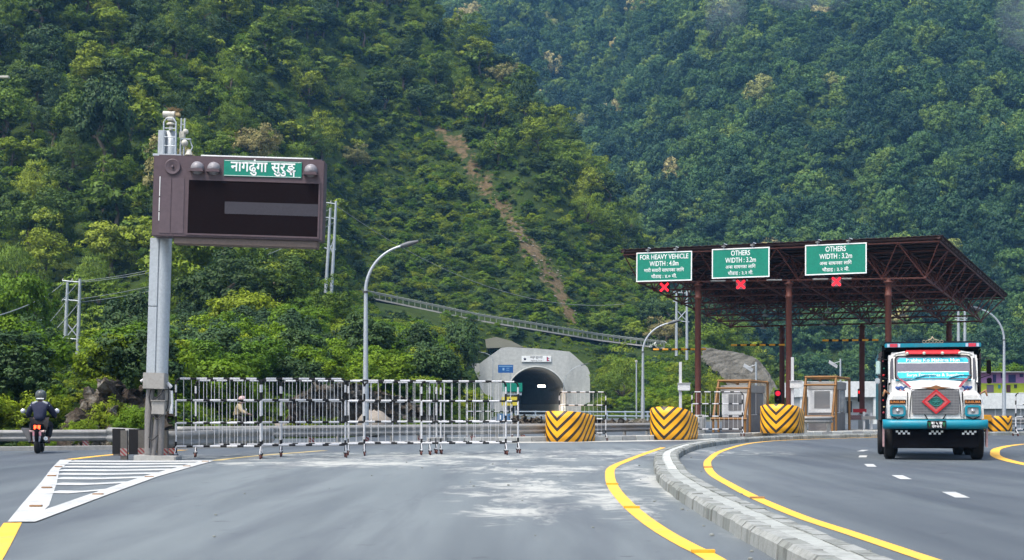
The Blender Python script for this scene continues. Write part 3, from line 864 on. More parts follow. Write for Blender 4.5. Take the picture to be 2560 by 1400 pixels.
def ribbon(name, path, w, mat, z=ZM, label=None, cat="road marking", group=None, th=0.004):
    """a painted line: a thin sheet just above the asphalt"""
    a, b_ = offset_path(path, -w / 2), offset_path(path, w / 2)
    m = MB()
    m.strip([(p.x, p.y, z) for p in a], [(p.x, p.y, z) for p in b_])
    o = m.build(name, mat)
    return tag(o, label, cat, group)
def V2(pts): return [Vector((x, y, 0)) for x, y in pts]
left_yellow = smooth_path(V2([(1.75, 8), (1.68, 11.9), (1.6, 13.2), (1.53, 14.8), (1.5, 16.9), (1.52, 19.4), (1.61, 22.8), (1.81, 26.6), (2.13, 30.6), (2.8, 34.9), (3.78, 40.5), (4.87, 46.4)]), 70)
ribbon("yellow_line", left_yellow, 0.18, P_YELLOW, label="yellow edge line curving along the near side of the stone median")
right_yellow = smooth_path(V2([(3.55, 8), (3.45, 12.06), (3.4, 14.4), (3.34, 16.7), (3.42, 20.3), (3.6, 23.9), (3.84, 27.6), (4.33, 31.9), (4.95, 36), (6.36, 43.3), (8.9, 52.9), (11.7, 58.4), (17, 64)]), 80)
ribbon("yellow_line", right_yellow, 0.17, P_YELLOW, label="yellow edge line sweeping round the truck's side of the stone median")
ribbon("yellow_line", smooth_path(V2([(22, 55), (18.2, 51), (15.6, 46), (13.75, 41), (12.4, 36.6), (11.4, 31.5), (10.9, 26)]), 40), 0.26, P_YELLOW, label="yellow edge line bending round at the right edge beyond the truck")
for i, (a, b_) in enumerate((((6.32, 20.2), (6.55, 21.6)), ((6.98, 25.5), (7.22, 27.0)), ((7.75, 31.0), (8.05, 32.5)), ((9.0, 37.0), (9.4, 38.5)), ((10.2, 42.2), (10.7, 43.6)))):
    ribbon("lane_dash", V2([a, b_]), 0.2, P_WHITE, label=("first", "second", "third", "fourth", "fifth")[i] + " white lane dash counted from the camera, on the truck's carriageway", group="white dashes dividing the right carriageway")

# hatched wedge in front of the display post
wedge = thing("hatched_wedge", "white hatched wedge painted on the asphalt before the display post", "road marking", (0, 0, 0))
def flat(name, quad, mat, parent, z=ZM): return MB().add([(x, y, z) for x, y in quad], [(0, 1, 2, 3)]).build(name, mat, parent)
Lp = [(-5.57, 15.9), (-6.4, 18.8), (-8.07, 24.7), (-9.6, 30), (-11.05, 35.2)]
Rp = [(-5.30, 15.9), (-5.98, 18.6), (-7.65, 24.2), (-9.3, 29.6), (-10.75, 35.2)]
MB().strip([(x, y, ZM) for x, y in Lp], [(x, y, ZM) for x, y in Rp]).build("border_line", P_WHITE, wedge)
D1 = [(-5.37, 15.8), (-5.99, 20.9), (-6.62, 26.3), (-7.06, 31.7), (-7.25, 34.4)]
MB().strip([(x - 0.14, y, ZM + 0.008) for x, y in D1], [(x + 0.14, y, ZM + 0.008) for x, y in D1]).build("border_line", P_WHITE, wedge)
for k, (y, yr) in enumerate(((21.6, 22.4), (23.9, 24.5), (25.8, 26.3), (27.5, 27.9), (29.2, 29.6), (30.9, 31.2), (32.6, 32.8), (34.2, 34.3))):
    th = 0.34 + 0.02 * k
    xl = np.interp(y, [p[1] for p in Rp], [p[0] for p in Rp]) - 0.02
    xr = np.interp(yr, [p[1] for p in D1], [p[0] for p in D1]) + 0.02
    xm = (xl * 0.5 + xr * 0.5); ym = y - 0.12
    MB().strip([(xl, y + th, ZM + 0.004), (xm, ym + th, ZM + 0.004), (xr, yr + th, ZM + 0.004)], [(xl, y - th, ZM + 0.004), (xm, ym - th, ZM + 0.004), (xr, yr - th, ZM + 0.004)]).build("hatch_bar", P_WHITE, wedge)
for (x, y) in ((-6.05, 18.3), (-7.3, 22.6), (-8.5, 26.6), (-9.7, 30.8), (-5.98, 20.8), (-6.6, 26.2), (-7.0, 31.0), (-7.2, 33.8)):
    MB().cbox((x, y, 0.018), (0.16, 0.07, 0.022)).build("road_stud", STUD, wedge, 0.006)
for i, t in enumerate((0.12, 0.27, 0.42)):
    p = left_yellow[int(t * 69)]
    tag(MB().cbox((p.x, p.y, 0.018), (0.2, 0.08, 0.024)).build("road_stud", paint("yellow_stud", (0.75, 0.36, 0.02), 0.5)), ("nearest", "middle", "farthest")[i] + " reflective stud on the yellow line left of the median", "road stud", "studs on the yellow line")
for i, p in enumerate((right_yellow[16], right_yellow[30])):
    tag(MB().cbox((p.x, p.y, 0.018), (0.2, 0.08, 0.024)).build("road_stud", STUD), ("nearer", "farther")[i] + " orange stud on the yellow line right of the median", "road stud", "studs right of the median")
ribbon("yellow_line", smooth_path(V2([(-3.2, 8), (-4.31, 11.9), (-5.46, 15.75)]), 10), 0.19, P_YELLOW, label="yellow line leading up to the tip of the hatched wedge")
ribbon("yellow_line", smooth_path(V2([(-10.9, 35.5), (-10.9, 38.5), (-10.6, 41.0), (-9.9, 43.6)]), 14), 0.26, P_YELLOW, label="yellow line running on from the wedge past the rider")
ribbon("yellow_line", smooth_path(V2([(-7.15, 34.7), (-7.0, 36.6), (-6.6, 39), (-5.6, 43)]), 12), 0.24, paint("worn_yellow", (0.55, 0.42, 0.16), 0.7, 0, 0.6, (0.3, 0.3, 0.28), 4), label="worn yellow line running under the left barriers")

# ------------------------------------------------------------------ kerbed median of stones
STONE = paint("kerb_stone", (0.29, 0.305, 0.285), 0.92, 0, 0.9, (0.09, 0.095, 0.085), 4.5, 0.4, 0.2, streak=True)
STONE2 = paint("kerb_stone_dark", (0.22, 0.235, 0.215), 0.92, 0, 0.9, (0.08, 0.085, 0.075), 5.5, 0.4, 0.2, streak=True)
MORTAR = paint("median_fill", (0.34, 0.36, 0.335), 0.95, 0, 0.8, (0.15, 0.16, 0.145), 2.2, 0.3, 0.2)
med_c = smooth_path(V2([(2.48, 6), (2.48, 10), (2.48, 13), (2.5, 16), (2.57, 20), (2.74, 24), (3.0, 27.2), (3.28, 30.4), (3.62, 33.8), (4.0, 36.8), (4.75, 41), (5.6, 45), (6.75, 49), (8.6, 54), (11.6, 59), (16, 63.5), (22, 67.5), (30, 71.5)]), 170)
median = thing("stone_median", "long curving median of weathered kerb stones between the two carriageways", "median", (0, 0, 0))
HK = 0.17
MB().strip([(p.x, p.y, HK - 0.012) for p in offset_path(med_c, -0.17)], [(p.x, p.y, HK - 0.012) for p in offset_path(med_c, 0.17)]).build("fill_strip", MORTAR, median)
pl = offset_path(med_c, -0.0)
MB().strip([(p.x, p.y, HK - 0.008) for p in offset_path(med_c, -0.07)[44:126]], [(p.x, p.y, HK - 0.008) for p in offset_path(med_c, 0.09)[44:126]]).build("pale_stripe", paint("pale_stripe", (0.46, 0.475, 0.44), 0.9, 0, 1.0, (0.26, 0.275, 0.255), 1.1, 0.2), median)
def stone_mb(m, p, q, side, jit):
    t = (q - p).normalized(); n = Vector((t.y, -t.x, 0)) * side
    p_, q_ = p + t * 0.008, q - t * 0.008
    j = [rnd.uniform(-jit, jit) for _ in range(4)]
    o0, o1 = 0.12 + j[0], 0.28 + j[1]
    h = HK + j[2] * 0.6
    prof = [(o0 - 0.02, -0.02), (o1 + 0.012, -0.02), (o1, h - 0.045), (o1 - 0.045, h), (o0 - 0.02, h + j[3] * 0.3)]
    vs = [p_ + n * a + Vector((0, 0, z)) for a, z in prof] + [q_ + n * a + Vector((0, 0, z)) for a, z in prof]
    k = len(prof)
    fs = [tuple(range(k)), tuple(reversed(range(k, 2 * k)))] + [(i, i + k, (i + 1) % k + k, (i + 1) % k) for i in range(k)]
    m.add(vs, fs)
farm = [MB(), MB()]
for i in range(len(med_c) - 1):
    for side in (-1, 1):
        a, b_ = med_c[i], med_c[i + 1]
        if a.y < 46:
            m = MB(); stone_mb(m, a, b_, side, 0.012)
            m.build("kerb_stone", STONE if rnd.random() < 0.6 else STONE2, median)
        else:
            stone_mb(farm[rnd.random() < 0.4], a, b_, side, 0.012)
for m, mt in zip(farm, (STONE, STONE2)): m.build("far_kerb_stones", mt, median)["kind"] = "stuff"

# toll island kerb with its pale dusty apron
isl_top = smooth_path(V2([(-3.0, 52.5), (0.4, 54.2), (3.5, 56.0), (6.8, 58.5), (10.0, 62.5), (15.0, 67.5), (24, 73)]), 50)
apron = tag(ribbon("apron", offset_path(isl_top, 0.9)[2:36], 1.5, paint("dusty_apron", (0.42, 0.43, 0.39), 0.95, 0, 0.8, (0.24, 0.25, 0.23), 0.9), z=0.006), kind="structure")
for k in ("label", "category"):
    if k in apron: del apron[k]
island = thing("toll_island", "raised concrete island edge carrying the striped crash cushions", "kerb", (0, 0, 0))
for i in range(0, 49):
    a, b_ = isl_top[i], isl_top[i + 1]
    t = (b_ - a).normalized(); n = Vector((t.y, -t.x, 0))
    m = MB()
    vs = [a + t * 0.01, b_ - t * 0.01, b_ - t * 0.01 - n * 0.3, a + t * 0.01 - n * 0.3]
    m.add([v + Vector((0, 0, -0.01)) for v in vs] + [v + Vector((0, 0, 0.2)) for v in vs], [(0, 1, 2, 3), (4, 5, 6, 7), (0, 1, 5, 4), (1, 2, 6, 5), (2, 3, 7, 6), (3, 0, 4, 7)])
    m.build("kerb_stone", CONC_PALE if i % 3 else CONC, island, 0.02, 1)
inner = offset_path(isl_top, -0.32); back = [p + Vector((5.5, 9.5, 0)) for p in inner]
MB().strip([(p.x, p.y, 0.185) for p in inner[22:]], [(p.x, p.y, 0.185) for p in back[22:]]).build("island_paving", CONC, island)

# loose stones and litter lying on the road
for i in range(46):
    a = rnd.random()
    if a < 0.6:
        c = med_c[rnd.randint(4, 90)]; d = rnd.choice((-1, -1, 1)) * (0.36 + abs(rnd.gauss(0, 0.22)))
        x, y = c.x + d, c.y + rnd.uniform(-0.3, 0.3)
    else: x, y = rnd.uniform(-4, 1.5), rnd.uniform(14, 34)
    s = rnd.uniform(0.01, 0.03)
    m = MB().lathe([(0, 0), (s, s * 0.2), (s * 0.9, s * 0.7), (0.0, s)], 6, smooth=False)
    o = m.build("pebble", STONE2, None, loc=(x, y, 0.001)); o.rotation_euler = (0, 0, rnd.uniform(0, 6))
    where = "along the foot of the stone median" if a < 0.6 else "scattered on the open asphalt before the barriers"
    tag(o, "small dark loose stone lying " + where, "stone", "loose stones " + where)

# ------------------------------------------------------------------ W-beam guardrails
def wbeam(path, z0, h, d=0.06, face=1):
    """corrugated beam swept along a path; face +1 bulges to the right of the path"""
    prof = [(0.0, 0), (d * 0.25, h * 0.06), (d, h * 0.2), (d, h * 0.3), (0.0, h * 0.46), (0.0, h * 0.54), (d, h * 0.7), (d, h * 0.8), (d * 0.25, h * 0.94), (0.0, h)]
    m = MB()
    k = len(prof)
    offs = [offset_path(path, face * o) for o, _ in prof]
    vs = []
    for i in range(len(path)):
        for j in range(k): vs.append(offs[j][i] + Vector((0, 0, z0 + prof[j][1])))
    fs = [(i * k + j, i * k + j + 1, (i + 1) * k + j + 1, (i + 1) * k + j) for i in range(len(path) - 1) for j in range(k - 1)]
    m.add(vs, fs, 0, True)
    return m
def guardrail(name, label, pts, n, post_step, h=0.31, z0=0.3, face=1, mat=None, ground=0.0, stickers=False, group=None, post_w=0.09):
    path = smooth_path(pts, n)
    t = thing(name, label, "guardrail", (0, 0, 0), 0, group)
    o = wbeam(path, z0, h, 0.07, face).build("beam", mat or GALV_DULL, t, fix=False)
    md = o.modifiers.new("thickness", 'SOLIDIFY'); md.thickness = 0.005
    for i in range(1, n, post_step):
        p = path[i]; tdir = (path[min(i + 1, n - 1)] - path[i - 1]).normalized()
        nn = Vector((tdir.y, -tdir.x, 0)) * (-face * 0.09)
        M = Matrix.Translation(p + nn) @ Matrix.Rotation(math.atan2(tdir.y, tdir.x), 4, 'Z')
        po = MB().box(-post_w / 2, post_w / 2, -0.05, 0.05, ground - 0.05, z0 + h * 0.96, 0, M).build("post", mat or GALV_DULL, t)
        if stickers and i % (2 * post_step) == 1:
            M2 = Matrix.Translation(p + nn * -0.2) @ Matrix.Rotation(math.atan2(tdir.y, tdir.x), 4, 'Z')
            MB().box(-0.09, 0.09, -0.02, 0.02, 0.08, 0.26, 0, M2).build("reflector", STRIPE_RW, t)
    return t
# red and white diagonal reflective sheeting
STRIPE_RW, nt, b = new_mat("red_white_sheeting")
tc = N(nt, "ShaderNodeTexCoord")
sx = N(nt, "ShaderNodeSeparateXYZ"); nt.links.new(tc.outputs["Object"], sx.inputs[0])
fr = math_n(nt, 'FRACT', math_n(nt, 'MULTIPLY', math_n(nt, 'ADD', sx.outputs[0], sx.outputs[2]), 9.0))
nt.links.new(mix(nt, math_n(nt, 'GREATER_THAN', fr, 0.5), (0.22, 0.03, 0.03), (0.24, 0.22, 0.2)), b.inputs["Base Color"])
b.inputs["Roughness"].default_value = 0.5

def V3(pts): return [Vector(p) for p in pts]
guardrail("guardrail", "weathered steel guardrail on the far left edge behind the motorcycle rider", V3([(-24, 41, 0), (-19, 42.5, 0), (-14.5, 44.2, 0), (-11.6, 45.5, 0)]), 30, 3, 0.34, 0.26, 1, stickers=True)
guardrail("guardrail", "long weathered guardrail running behind the black and white barriers", V3([(-10.8, 46.2, 0), (-7.5, 48.6, 0), (-4, 51.5, 0), (0.4, 54.6, 0), (2.2, 56.0, 0)]), 44, 3, 0.38, 0.30, 1, stickers=True)
guardrail("guardrail", "short guardrail between the first two yellow crash cushions", V3([(3.2, 57.5, 0), (5.6, 60.0, 0), (8.2, 63.5, 0)]), 16, 3, 0.34, 0.32, 1)
gl = tag(ribbon("kerb_strip", smooth_path(V2([(-26, 39.8), (-19, 41.6), (-14.5, 43.2), (-10.2, 45.3), (-6.5, 48.2), (-3, 51)]), 30), 0.5, CONC, z=0.12), kind="structure")
for k in ("label", "category"):
    if k in gl: del gl[k]
gl.modifiers.new("s", 'SOLIDIFY').thickness = 0.12
# the wrapped guardrail round the foot of the display post
gw = guardrail("guardrail", "dark guardrail wrapped round the foot of the display post", V3([(-12.0, 42.8, 0), (-10.6, 40.2, 0), (-9.75, 38.2, 0), (-9.45, 36.6, 0), (-9.0, 35.75, 0), (-8.3, 35.7, 0), (-7.95, 36.4, 0), (-7.6, 38.5, 0), (-6.9, 41.5, 0)]), 34, 40, 0.42, 0.28, 1)
for (px_, Y_) in ((311, 35.4), (355, 35.7), (412, 35.5), (292, 38.5), (432, 37.0)):
    p = GX(px_, Y_)
    po = MB().box(-0.08, 0.08, -0.06, 0.06, -0.02, 0.72).build("post", paint("dark_post", (0.09, 0.085, 0.075), 0.7, 0, 0.5), gw, loc=p)
    MB().box(-0.085, 0.085, -0.068, -0.062, 0.1, 0.28).build("reflector", STRIPE_RW, gw, loc=p)
for (px_, Y_) in ((297, 36.6), (338, 36.3), (366, 36.4)):
    p = GX(px_, Y_)
    MB().box(-0.16, 0.16, -0.02, 0.02, 0.1, 0.74).build("rail_shadow_panel", BLACK, gw, loc=p)  # black sheets painting the shadow on rails seen edge-on; no real panels

# guardrail of the upper road across the hill, and the one by the tunnel mouth
up = []
for px_, Y_ in ((905, 253), (1000, 254.5), (1100, 255), (1200, 256), (1330, 257.5), (1420, 260), (1500, 263.5), (1600, 263), (1660, 254)):
    x = (px_ - 1280) / F * Y_
    py_ = np.interp(px_, [905, 945, 1200, 1330, 1500, 1660], [738, 746, 799, 820, 848, 868])
    up.append((x, Y_, CAM_H + (HY - py_) * Y_ / F))
path = smooth_path(up, 60)
RAIL_P = paint("pale_guardrail", (0.17, 0.195, 0.17), 0.6, 0.1, 0.3)
ug = thing("guardrail", "pale guardrail with stout posts slanting down across the hillside above the tunnel", "guardrail")
wbeam(path, 0.62, 0.42, 0.1, 1).build("beam", RAIL_P, ug, fix=False).modifiers.new("s", 'SOLIDIFY').thickness = 0.02
for i in range(0, 60):
    p = path[i]
    MB().box(-0.085, 0.085, -0.1, 0.1, -0.3, 1.2).build("post", RAIL_P, ug, loc=p)
MB().strip([(p.x, p.y + 1, p.z + 0.05) for p in path], [(p.x, p.y + 10, p.z + 0.05) for p in path]).build("upper_road", ASPH)["kind"] = "structure"
# coping wall under the upper road rail
vs = MB().strip([(p.x, p.y - 0.3, p.z - 0.1) for p in path], [(p.x, p.y + 0.5, p.z - 0.1) for p in path])
vs.strip([(p.x, p.y - 0.3, p.z - 0.1) for p in path], [(p.x, p.y - 0.3, p.z - 0.35) for p in path])
vs.build("road_edge", CONC, None)["kind"] = "structure"

bl = paint("bluish_rail", (0.33, 0.4, 0.46), 0.5, 0.2, 0.2)
gt = thing("guardrail", "bluish steel rail fence along the low wall in front of the tunnel mouth", "guardrail")
pth = smooth_path([GX(1290, 118), GX(1420, 112), GX(1560, 104), GX(1660, 100)], 24)
for zz_ in (1.02, 0.72): MB().tube([p + Vector((0, 0, zz_)) for p in pth], 0.055, 6).build("rail", bl, gt, fix=False)
for i in range(0, 24, 3): MB().box(-0.06, 0.06, -0.05, 0.05, 0.2, 1.1).build("post", bl, gt, loc=pth[i])
w = MB(); w.strip([p + Vector((0, -0.2, 0)) for p in pth], [p + Vector((0, -0.2, 0.42)) for p in pth]); w.strip([p + Vector((0, -0.2, 0.42)) for p in pth], [p + Vector((0, 0.2, 0.42)) for p in pth])
tag(w.build("low_wall", paint("mossy_wall", (0.17, 0.165, 0.14), 0.95, 0, 0.7, (0.07, 0.075, 0.05), 2, 0.4)), "low mossy masonry wall under the rail by the tunnel mouth", "wall")
# ------------------------------------------------------------------ variable message sign on its post
TH = R(1.75); SV = F / 35.0
def L(px, py, y=0.0):
    dx, dz = px - 388, 1150 - py
    return Vector(((dx * math.cos(TH) - dz * math.sin(TH)) / SV, y, (dz * math.cos(TH) + dx * math.sin(TH)) / SV))
vms = thing("display_board", "big purple-brown electronic display board on a leaning galvanised post", "display sign", GX(388, 35, 0))
vms.rotation_euler = (0, TH, 0)
CAB = paint("purple_brown_cabinet", (0.085, 0.058, 0.066), 0.5, 0, 0.25, (0.12, 0.1, 0.1), 1.2)
CAB2 = paint("purple_brown_door", (0.095, 0.068, 0.078), 0.5, 0, 0.25, (0.12, 0.1, 0.1), 1.2)
SCREEN = paint("display_screen", (0.009, 0.0055, 0.0065), 0.55, 0, 0.1, (0.016, 0.012, 0.013), 2, 0, 0.04)
SCREEN2 = paint("display_band", (0.034, 0.031, 0.040), 0.4, 0, 0.15, (0.05, 0.045, 0.055), 2)
LAMPG = paint("grey_dome", (0.22, 0.215, 0.23), 0.45, 0, 0.15, (0.2, 0.19, 0.2), 3)
BEIGE = paint("beige_housing", (0.50, 0.49, 0.42), 0.5, 0, 0.3, (0.25, 0.22, 0.17), 6)
BOXG = paint("grey_box_steel", (0.31, 0.30, 0.275), 0.55, 0.1, 0.35, (0.18, 0.16, 0.14), 3)
PIPE = paint("dull_pipe", (0.2, 0.19, 0.18), 0.6, 0.2, 0.5, (0.09, 0.08, 0.075), 3, streak=True)
MB().lathe([(0.2, 2.0), (0.2, 5.4)], 24, 0, Matrix.Translation((0.04, 0.02, 0))).build("pole", GALV, vms)
MB().lathe([(0.17, 7.3), (0.15, 8.0), (0.0, 8.0)], 20, 0, Matrix.Translation((0.12, 0.05, 0))).build("pole_top", GALV, vms)
MB().box(-0.235, -0.022, -0.2, 0.02, 2.1, 3.72).box(-0.235, -0.022, -0.2, 0.02, 3.735, 5.38).build("cable_duct", GALV, vms, 0.008)
c0, c1 = L(380, 398), L(825, 608)
cab = box_part("cabinet", CAB, vms, -0.10, 3.98, -0.62, -0.12, 5.38, 7.30, 0.015)
box_part("bottom_tray", paint("dull_tray", (0.13, 0.10, 0.085), 0.7, 0, 0.4), vms, 0.42, 3.86, -0.56, -0.16, 5.22, 5.38, 0.01)
box_part("screen", SCREEN, vms, 0.76, 3.86, -0.632, -0.6, 5.47, 6.74)
for (a, b_) in (((0.72, 5.43), (3.90, 5.47)), ((0.72, 6.74), (3.90, 6.78))):
    box_part("screen_frame", CAB, vms, a[0], b_[0], -0.645, -0.61, a[1], b_[1])
for (x0, x1) in ((0.72, 0.76), (3.86, 3.90)): box_part("screen_frame", CAB, vms, x0, x1, -0.645, -0.61, 5.47, 6.74)
box_part("screen_band", SCREEN2, vms, 1.63, 3.855, -0.6365, -0.62, 5.96, 6.25)
box_part("cabinet_door", CAB2, vms, 0.07, 0.345, -0.632, -0.6, 5.45, 6.78, 0.008)
box_part("cabinet_door", CAB2, vms, 0.36, 0.66, -0.632, -0.6, 5.45, 6.78, 0.008)
for z0, z1 in ((6.34, 6.8), (5.98, 6.3), (5.75, 5.95)): box_part("white_strip", SIGN_WHITE, vms, 0.058, 0.075, -0.638, -0.62, z0, z1)
MB().box(0.02, 3.9, -0.6, -0.14, 7.302, 7.325).build("top_cover", CAB, vms)
box_part("white_edge_strip", SIGN_WHITE, vms, 1.02, 3.7, -0.6, -0.55, 7.325, 7.355)
M = Matrix.Translation((0.36, -0.62, 7.04)) @ Matrix.Rotation(PI / 2, 4, 'X')
MB().lathe([(0.19, 0.0), (0.19, 0.035), (0.165, 0.04), (0.07, -0.02), (0.03, 0.0), (0.028, 0.05), (0, 0.055)], 24, 0, M).build("loudspeaker_horn", CAB2, vms)
for x in (0.95, 1.345, 3.66):
    M = Matrix.Translation((x, -0.615, 7.03 + (0.0 if x < 3 else 0.02))) @ Matrix.Rotation(PI / 2, 4, 'X')
    lamp = MB().lathe([(0.16, 0.0), (0.155, 0.05), (0.12, 0.11), (0.06, 0.15), (0, 0.16)], 20, 0, M).build("lamp_dome", LAMPG, vms)
    MB().prism([(x - 0.17, 6.93), (x + 0.17, 6.93), (x + 0.15, 7.0), (x - 0.15, 7.0)], -0.80, -0.61).build("lamp_lip", CAB, lamp)
plate = box_part("name_plate", SIGN_GREEN, vms, 1.585, 3.44, -0.645, -0.61, 6.86, 7.245)
for q in ((1.6, 3.425, 6.872, 6.882), (1.6, 3.425, 7.223, 7.233)): box_part("plate_border", SIGN_WHITE, plate, q[0], q[1], -0.649, -0.64, q[2], q[3])
text("lettering", [("नागढुंगा", 0, 0, 1), ("सुरु", 0.28, 0, 1), ("ङ", 0.0, 0, 1), ("ग", -0.42, -0.30, 0.72)], 0.34, SIGN_WHITE, plate, (2.52, -0.65, 6.985), 1.55, weight=0.018)
box_part("junction_box", BOXG, vms, -0.28, 0.24, -0.32, 0.1, 1.73, 2.12, 0.012)
for (pts, r) in (([(-0.14, -0.1, 1.75), (-0.16, -0.12, 1.1), (-0.15, -0.1, 0.5), (-0.14, -0.1, 0.06)], 0.1), ([(0.12, -0.02, 1.75), (0.12, -0.02, 0.08)], 0.085), ([(0.0, -0.05, 1.0), (0.0, -0.1, 0.5), (-0.03, -0.1, 0.05)], 0.07)):
    tube_part("conduit", PIPE, vms, pts, r, 12)
box_part("lower_box", BOXG, vms, -0.06, 0.26, -0.3, -0.06, 1.12, 1.44, 0.01)
box_part("side_box", BOXG, vms, 0.02, 0.30, -0.05, 0.14, 1.2, 1.72, 0.01)
box_part("box_lip", BOXG, vms, -0.07, 0.27, -0.34, -0.05, 1.442, 1.46)
for pts in ([(-0.1, -0.22, 1.72), (-0.12, -0.3, 1.5), (-0.05, -0.28, 1.2), (-0.08, -0.25, 0.9), (-0.1, -0.2, 0.3)], [(0.2, -0.2, 1.72), (0.15, -0.3, 1.6), (0.0, -0.3, 1.48)], [(0.0, -0.3, 1.1), (0.08, -0.32, 1.0), (0.2, -0.28, 1.1)],
            [(0.27, -0.1, 1.9), (0.31, -0.15, 1.7), (0.3, -0.15, 1.3), (0.2, -0.2, 1.12)], [(0.1, -0.2, 0.62), (-0.02, -0.26, 0.5), (-0.12, -0.22, 0.56)]):
    tube_part("cable", CABLE, vms, smooth_path(pts, 14), 0.016, 6)
tube_part("side_camera", WHITE, vms, [(0.26, -0.1, 1.88), (0.36, -0.12, 1.78)], 0.05, 10)
tube_part("side_camera", WHITE, vms, [(-0.3, -0.1, 1.96), (-0.38, -0.12, 1.9)], 0.035, 10)
tube_part("hanging_bag", paint("clear_bag", (0.6, 0.62, 0.62), 0.4), vms, [(0.37, -0.1, 1.7), (0.4, -0.12, 1.4), (0.37, -0.1, 1.15)], [0.035, 0.03, 0.055], 8)
box_part("footing", CONC, vms, -0.42, 0.58, -0.42, 0.3, -0.02, 0.12, 0.015)
# equipment on top
box_part("top_platform", GALV, vms, -0.16, 0.52, -0.5, 0.2, 7.315, 7.37, 0.005)
box_part("top_duct", GALV, vms, -0.12, 0.05, -0.2, 0.1, 7.37, 7.99, 0.006)
lad = MB()
lp = [(0.07, -0.4, 7.37), (0.06, -0.4, 8.15), (0.12, -0.4, 8.24), (0.28, -0.4, 8.24), (0.35, -0.4, 8.15), (0.36, -0.4, 7.37)]
lad.tube(lp, 0.02, 8)
for z in (7.58, 7.79, 8.0): lad.tube([(0.06, -0.4, z), (0.36, -0.4, z)], 0.013, 6)
lad.build("access_ladder", GALV, vms, fix=False)
tube_part("camera_stem", BEIGE, vms, [(0.16, -0.1, 8.0), (0.16, -0.1, 8.16)], 0.045, 12)
MB().lathe([(0.1, 8.13), (0.11, 8.16), (0.08, 8.19), (0, 8.19)], 16, 0, Matrix.Translation((0.16, -0.1, 0))).build("camera_collar", BEIGE, vms)
box_part("camera_yoke", BEIGE, vms, 0.08, 0.24, -0.2, 0.0, 8.22, 8.34, 0.02)
tube_part("camera_body", BEIGE, vms, [(-0.03, -0.1, 8.39), (0.26, -0.12, 8.39)], 0.08, 14)
box_part("camera_lens_box", paint("tan_box", (0.42, 0.33, 0.18), 0.5), vms, 0.27, 0.38, -0.18, -0.05, 8.35, 8.43, 0.01)
nest = MB()
for _ in range(60):
    a = rnd.uniform(0, 6.28); p = Vector((0.2 + rnd.gauss(0, 0.09), -0.08 + rnd.gauss(0, 0.06), 8.48 + rnd.uniform(0, 0.07)))
    nest.tube([p, p + Vector((math.cos(a) * 0.13, math.sin(a) * 0.13, rnd.uniform(-0.05, 0.07)))], 0.004, 4, caps=False)
tag(nest.build("birds_nest", paint("twigs", (0.2, 0.14, 0.07), 0.9), None, fix=False, loc=vms.location), "untidy straw bird's nest lying on top of the camera above the display board", "nest")
bpy.data.objects["birds_nest"].rotation_euler = (0, TH, 0)
for x in (0.42, 0.5): tube_part("mast_bar", GALV, vms, [(x, -0.15, 7.37), (x, -0.15, 8.3)], 0.022, 6)
for z in (7.7, 7.95, 8.15): tube_part("mast_rung", GALV, vms, [(0.42, -0.15, z), (0.5, -0.15, z)], 0.012, 6)
MB().lathe([(0, 0), (0.06, 0.02), (0.075, 0.07), (0.05, 0.12), (0, 0.14)], 14, 0, Matrix.Translation((0.54, -0.2, 7.9))).build("flood_lamp", BEIGE, vms)
box_part("mast_box", BEIGE, vms, 0.40, 0.53, -0.26, -0.12, 7.8, 7.97, 0.012)
box_part("bracket", GALV, vms, 0.42, 0.68, -0.25, -0.15, 7.77, 7.8)
MB().lathe([(0, 0.09), (0.06, 0.085), (0.085, 0.02), (0.085, 0)], 14, 0, Matrix.Translation((0.54, -0.25, 7.68)) @ Matrix.Rotation(PI / 2, 4, 'X')).build("round_lamp", BEIGE, vms)
tube_part("lamp_arm", GALV, vms, [(0.64, -0.2, 7.8), (0.72, -0.2, 7.6), (0.68, -0.22, 7.5)], 0.016, 6)
MB().lathe([(0.0, 0.14), (0.05, 0.13), (0.09, 0.0)], 14, 0, Matrix.Translation((0.64, -0.22, 7.40))).build("dome_camera", BEIGE, vms)

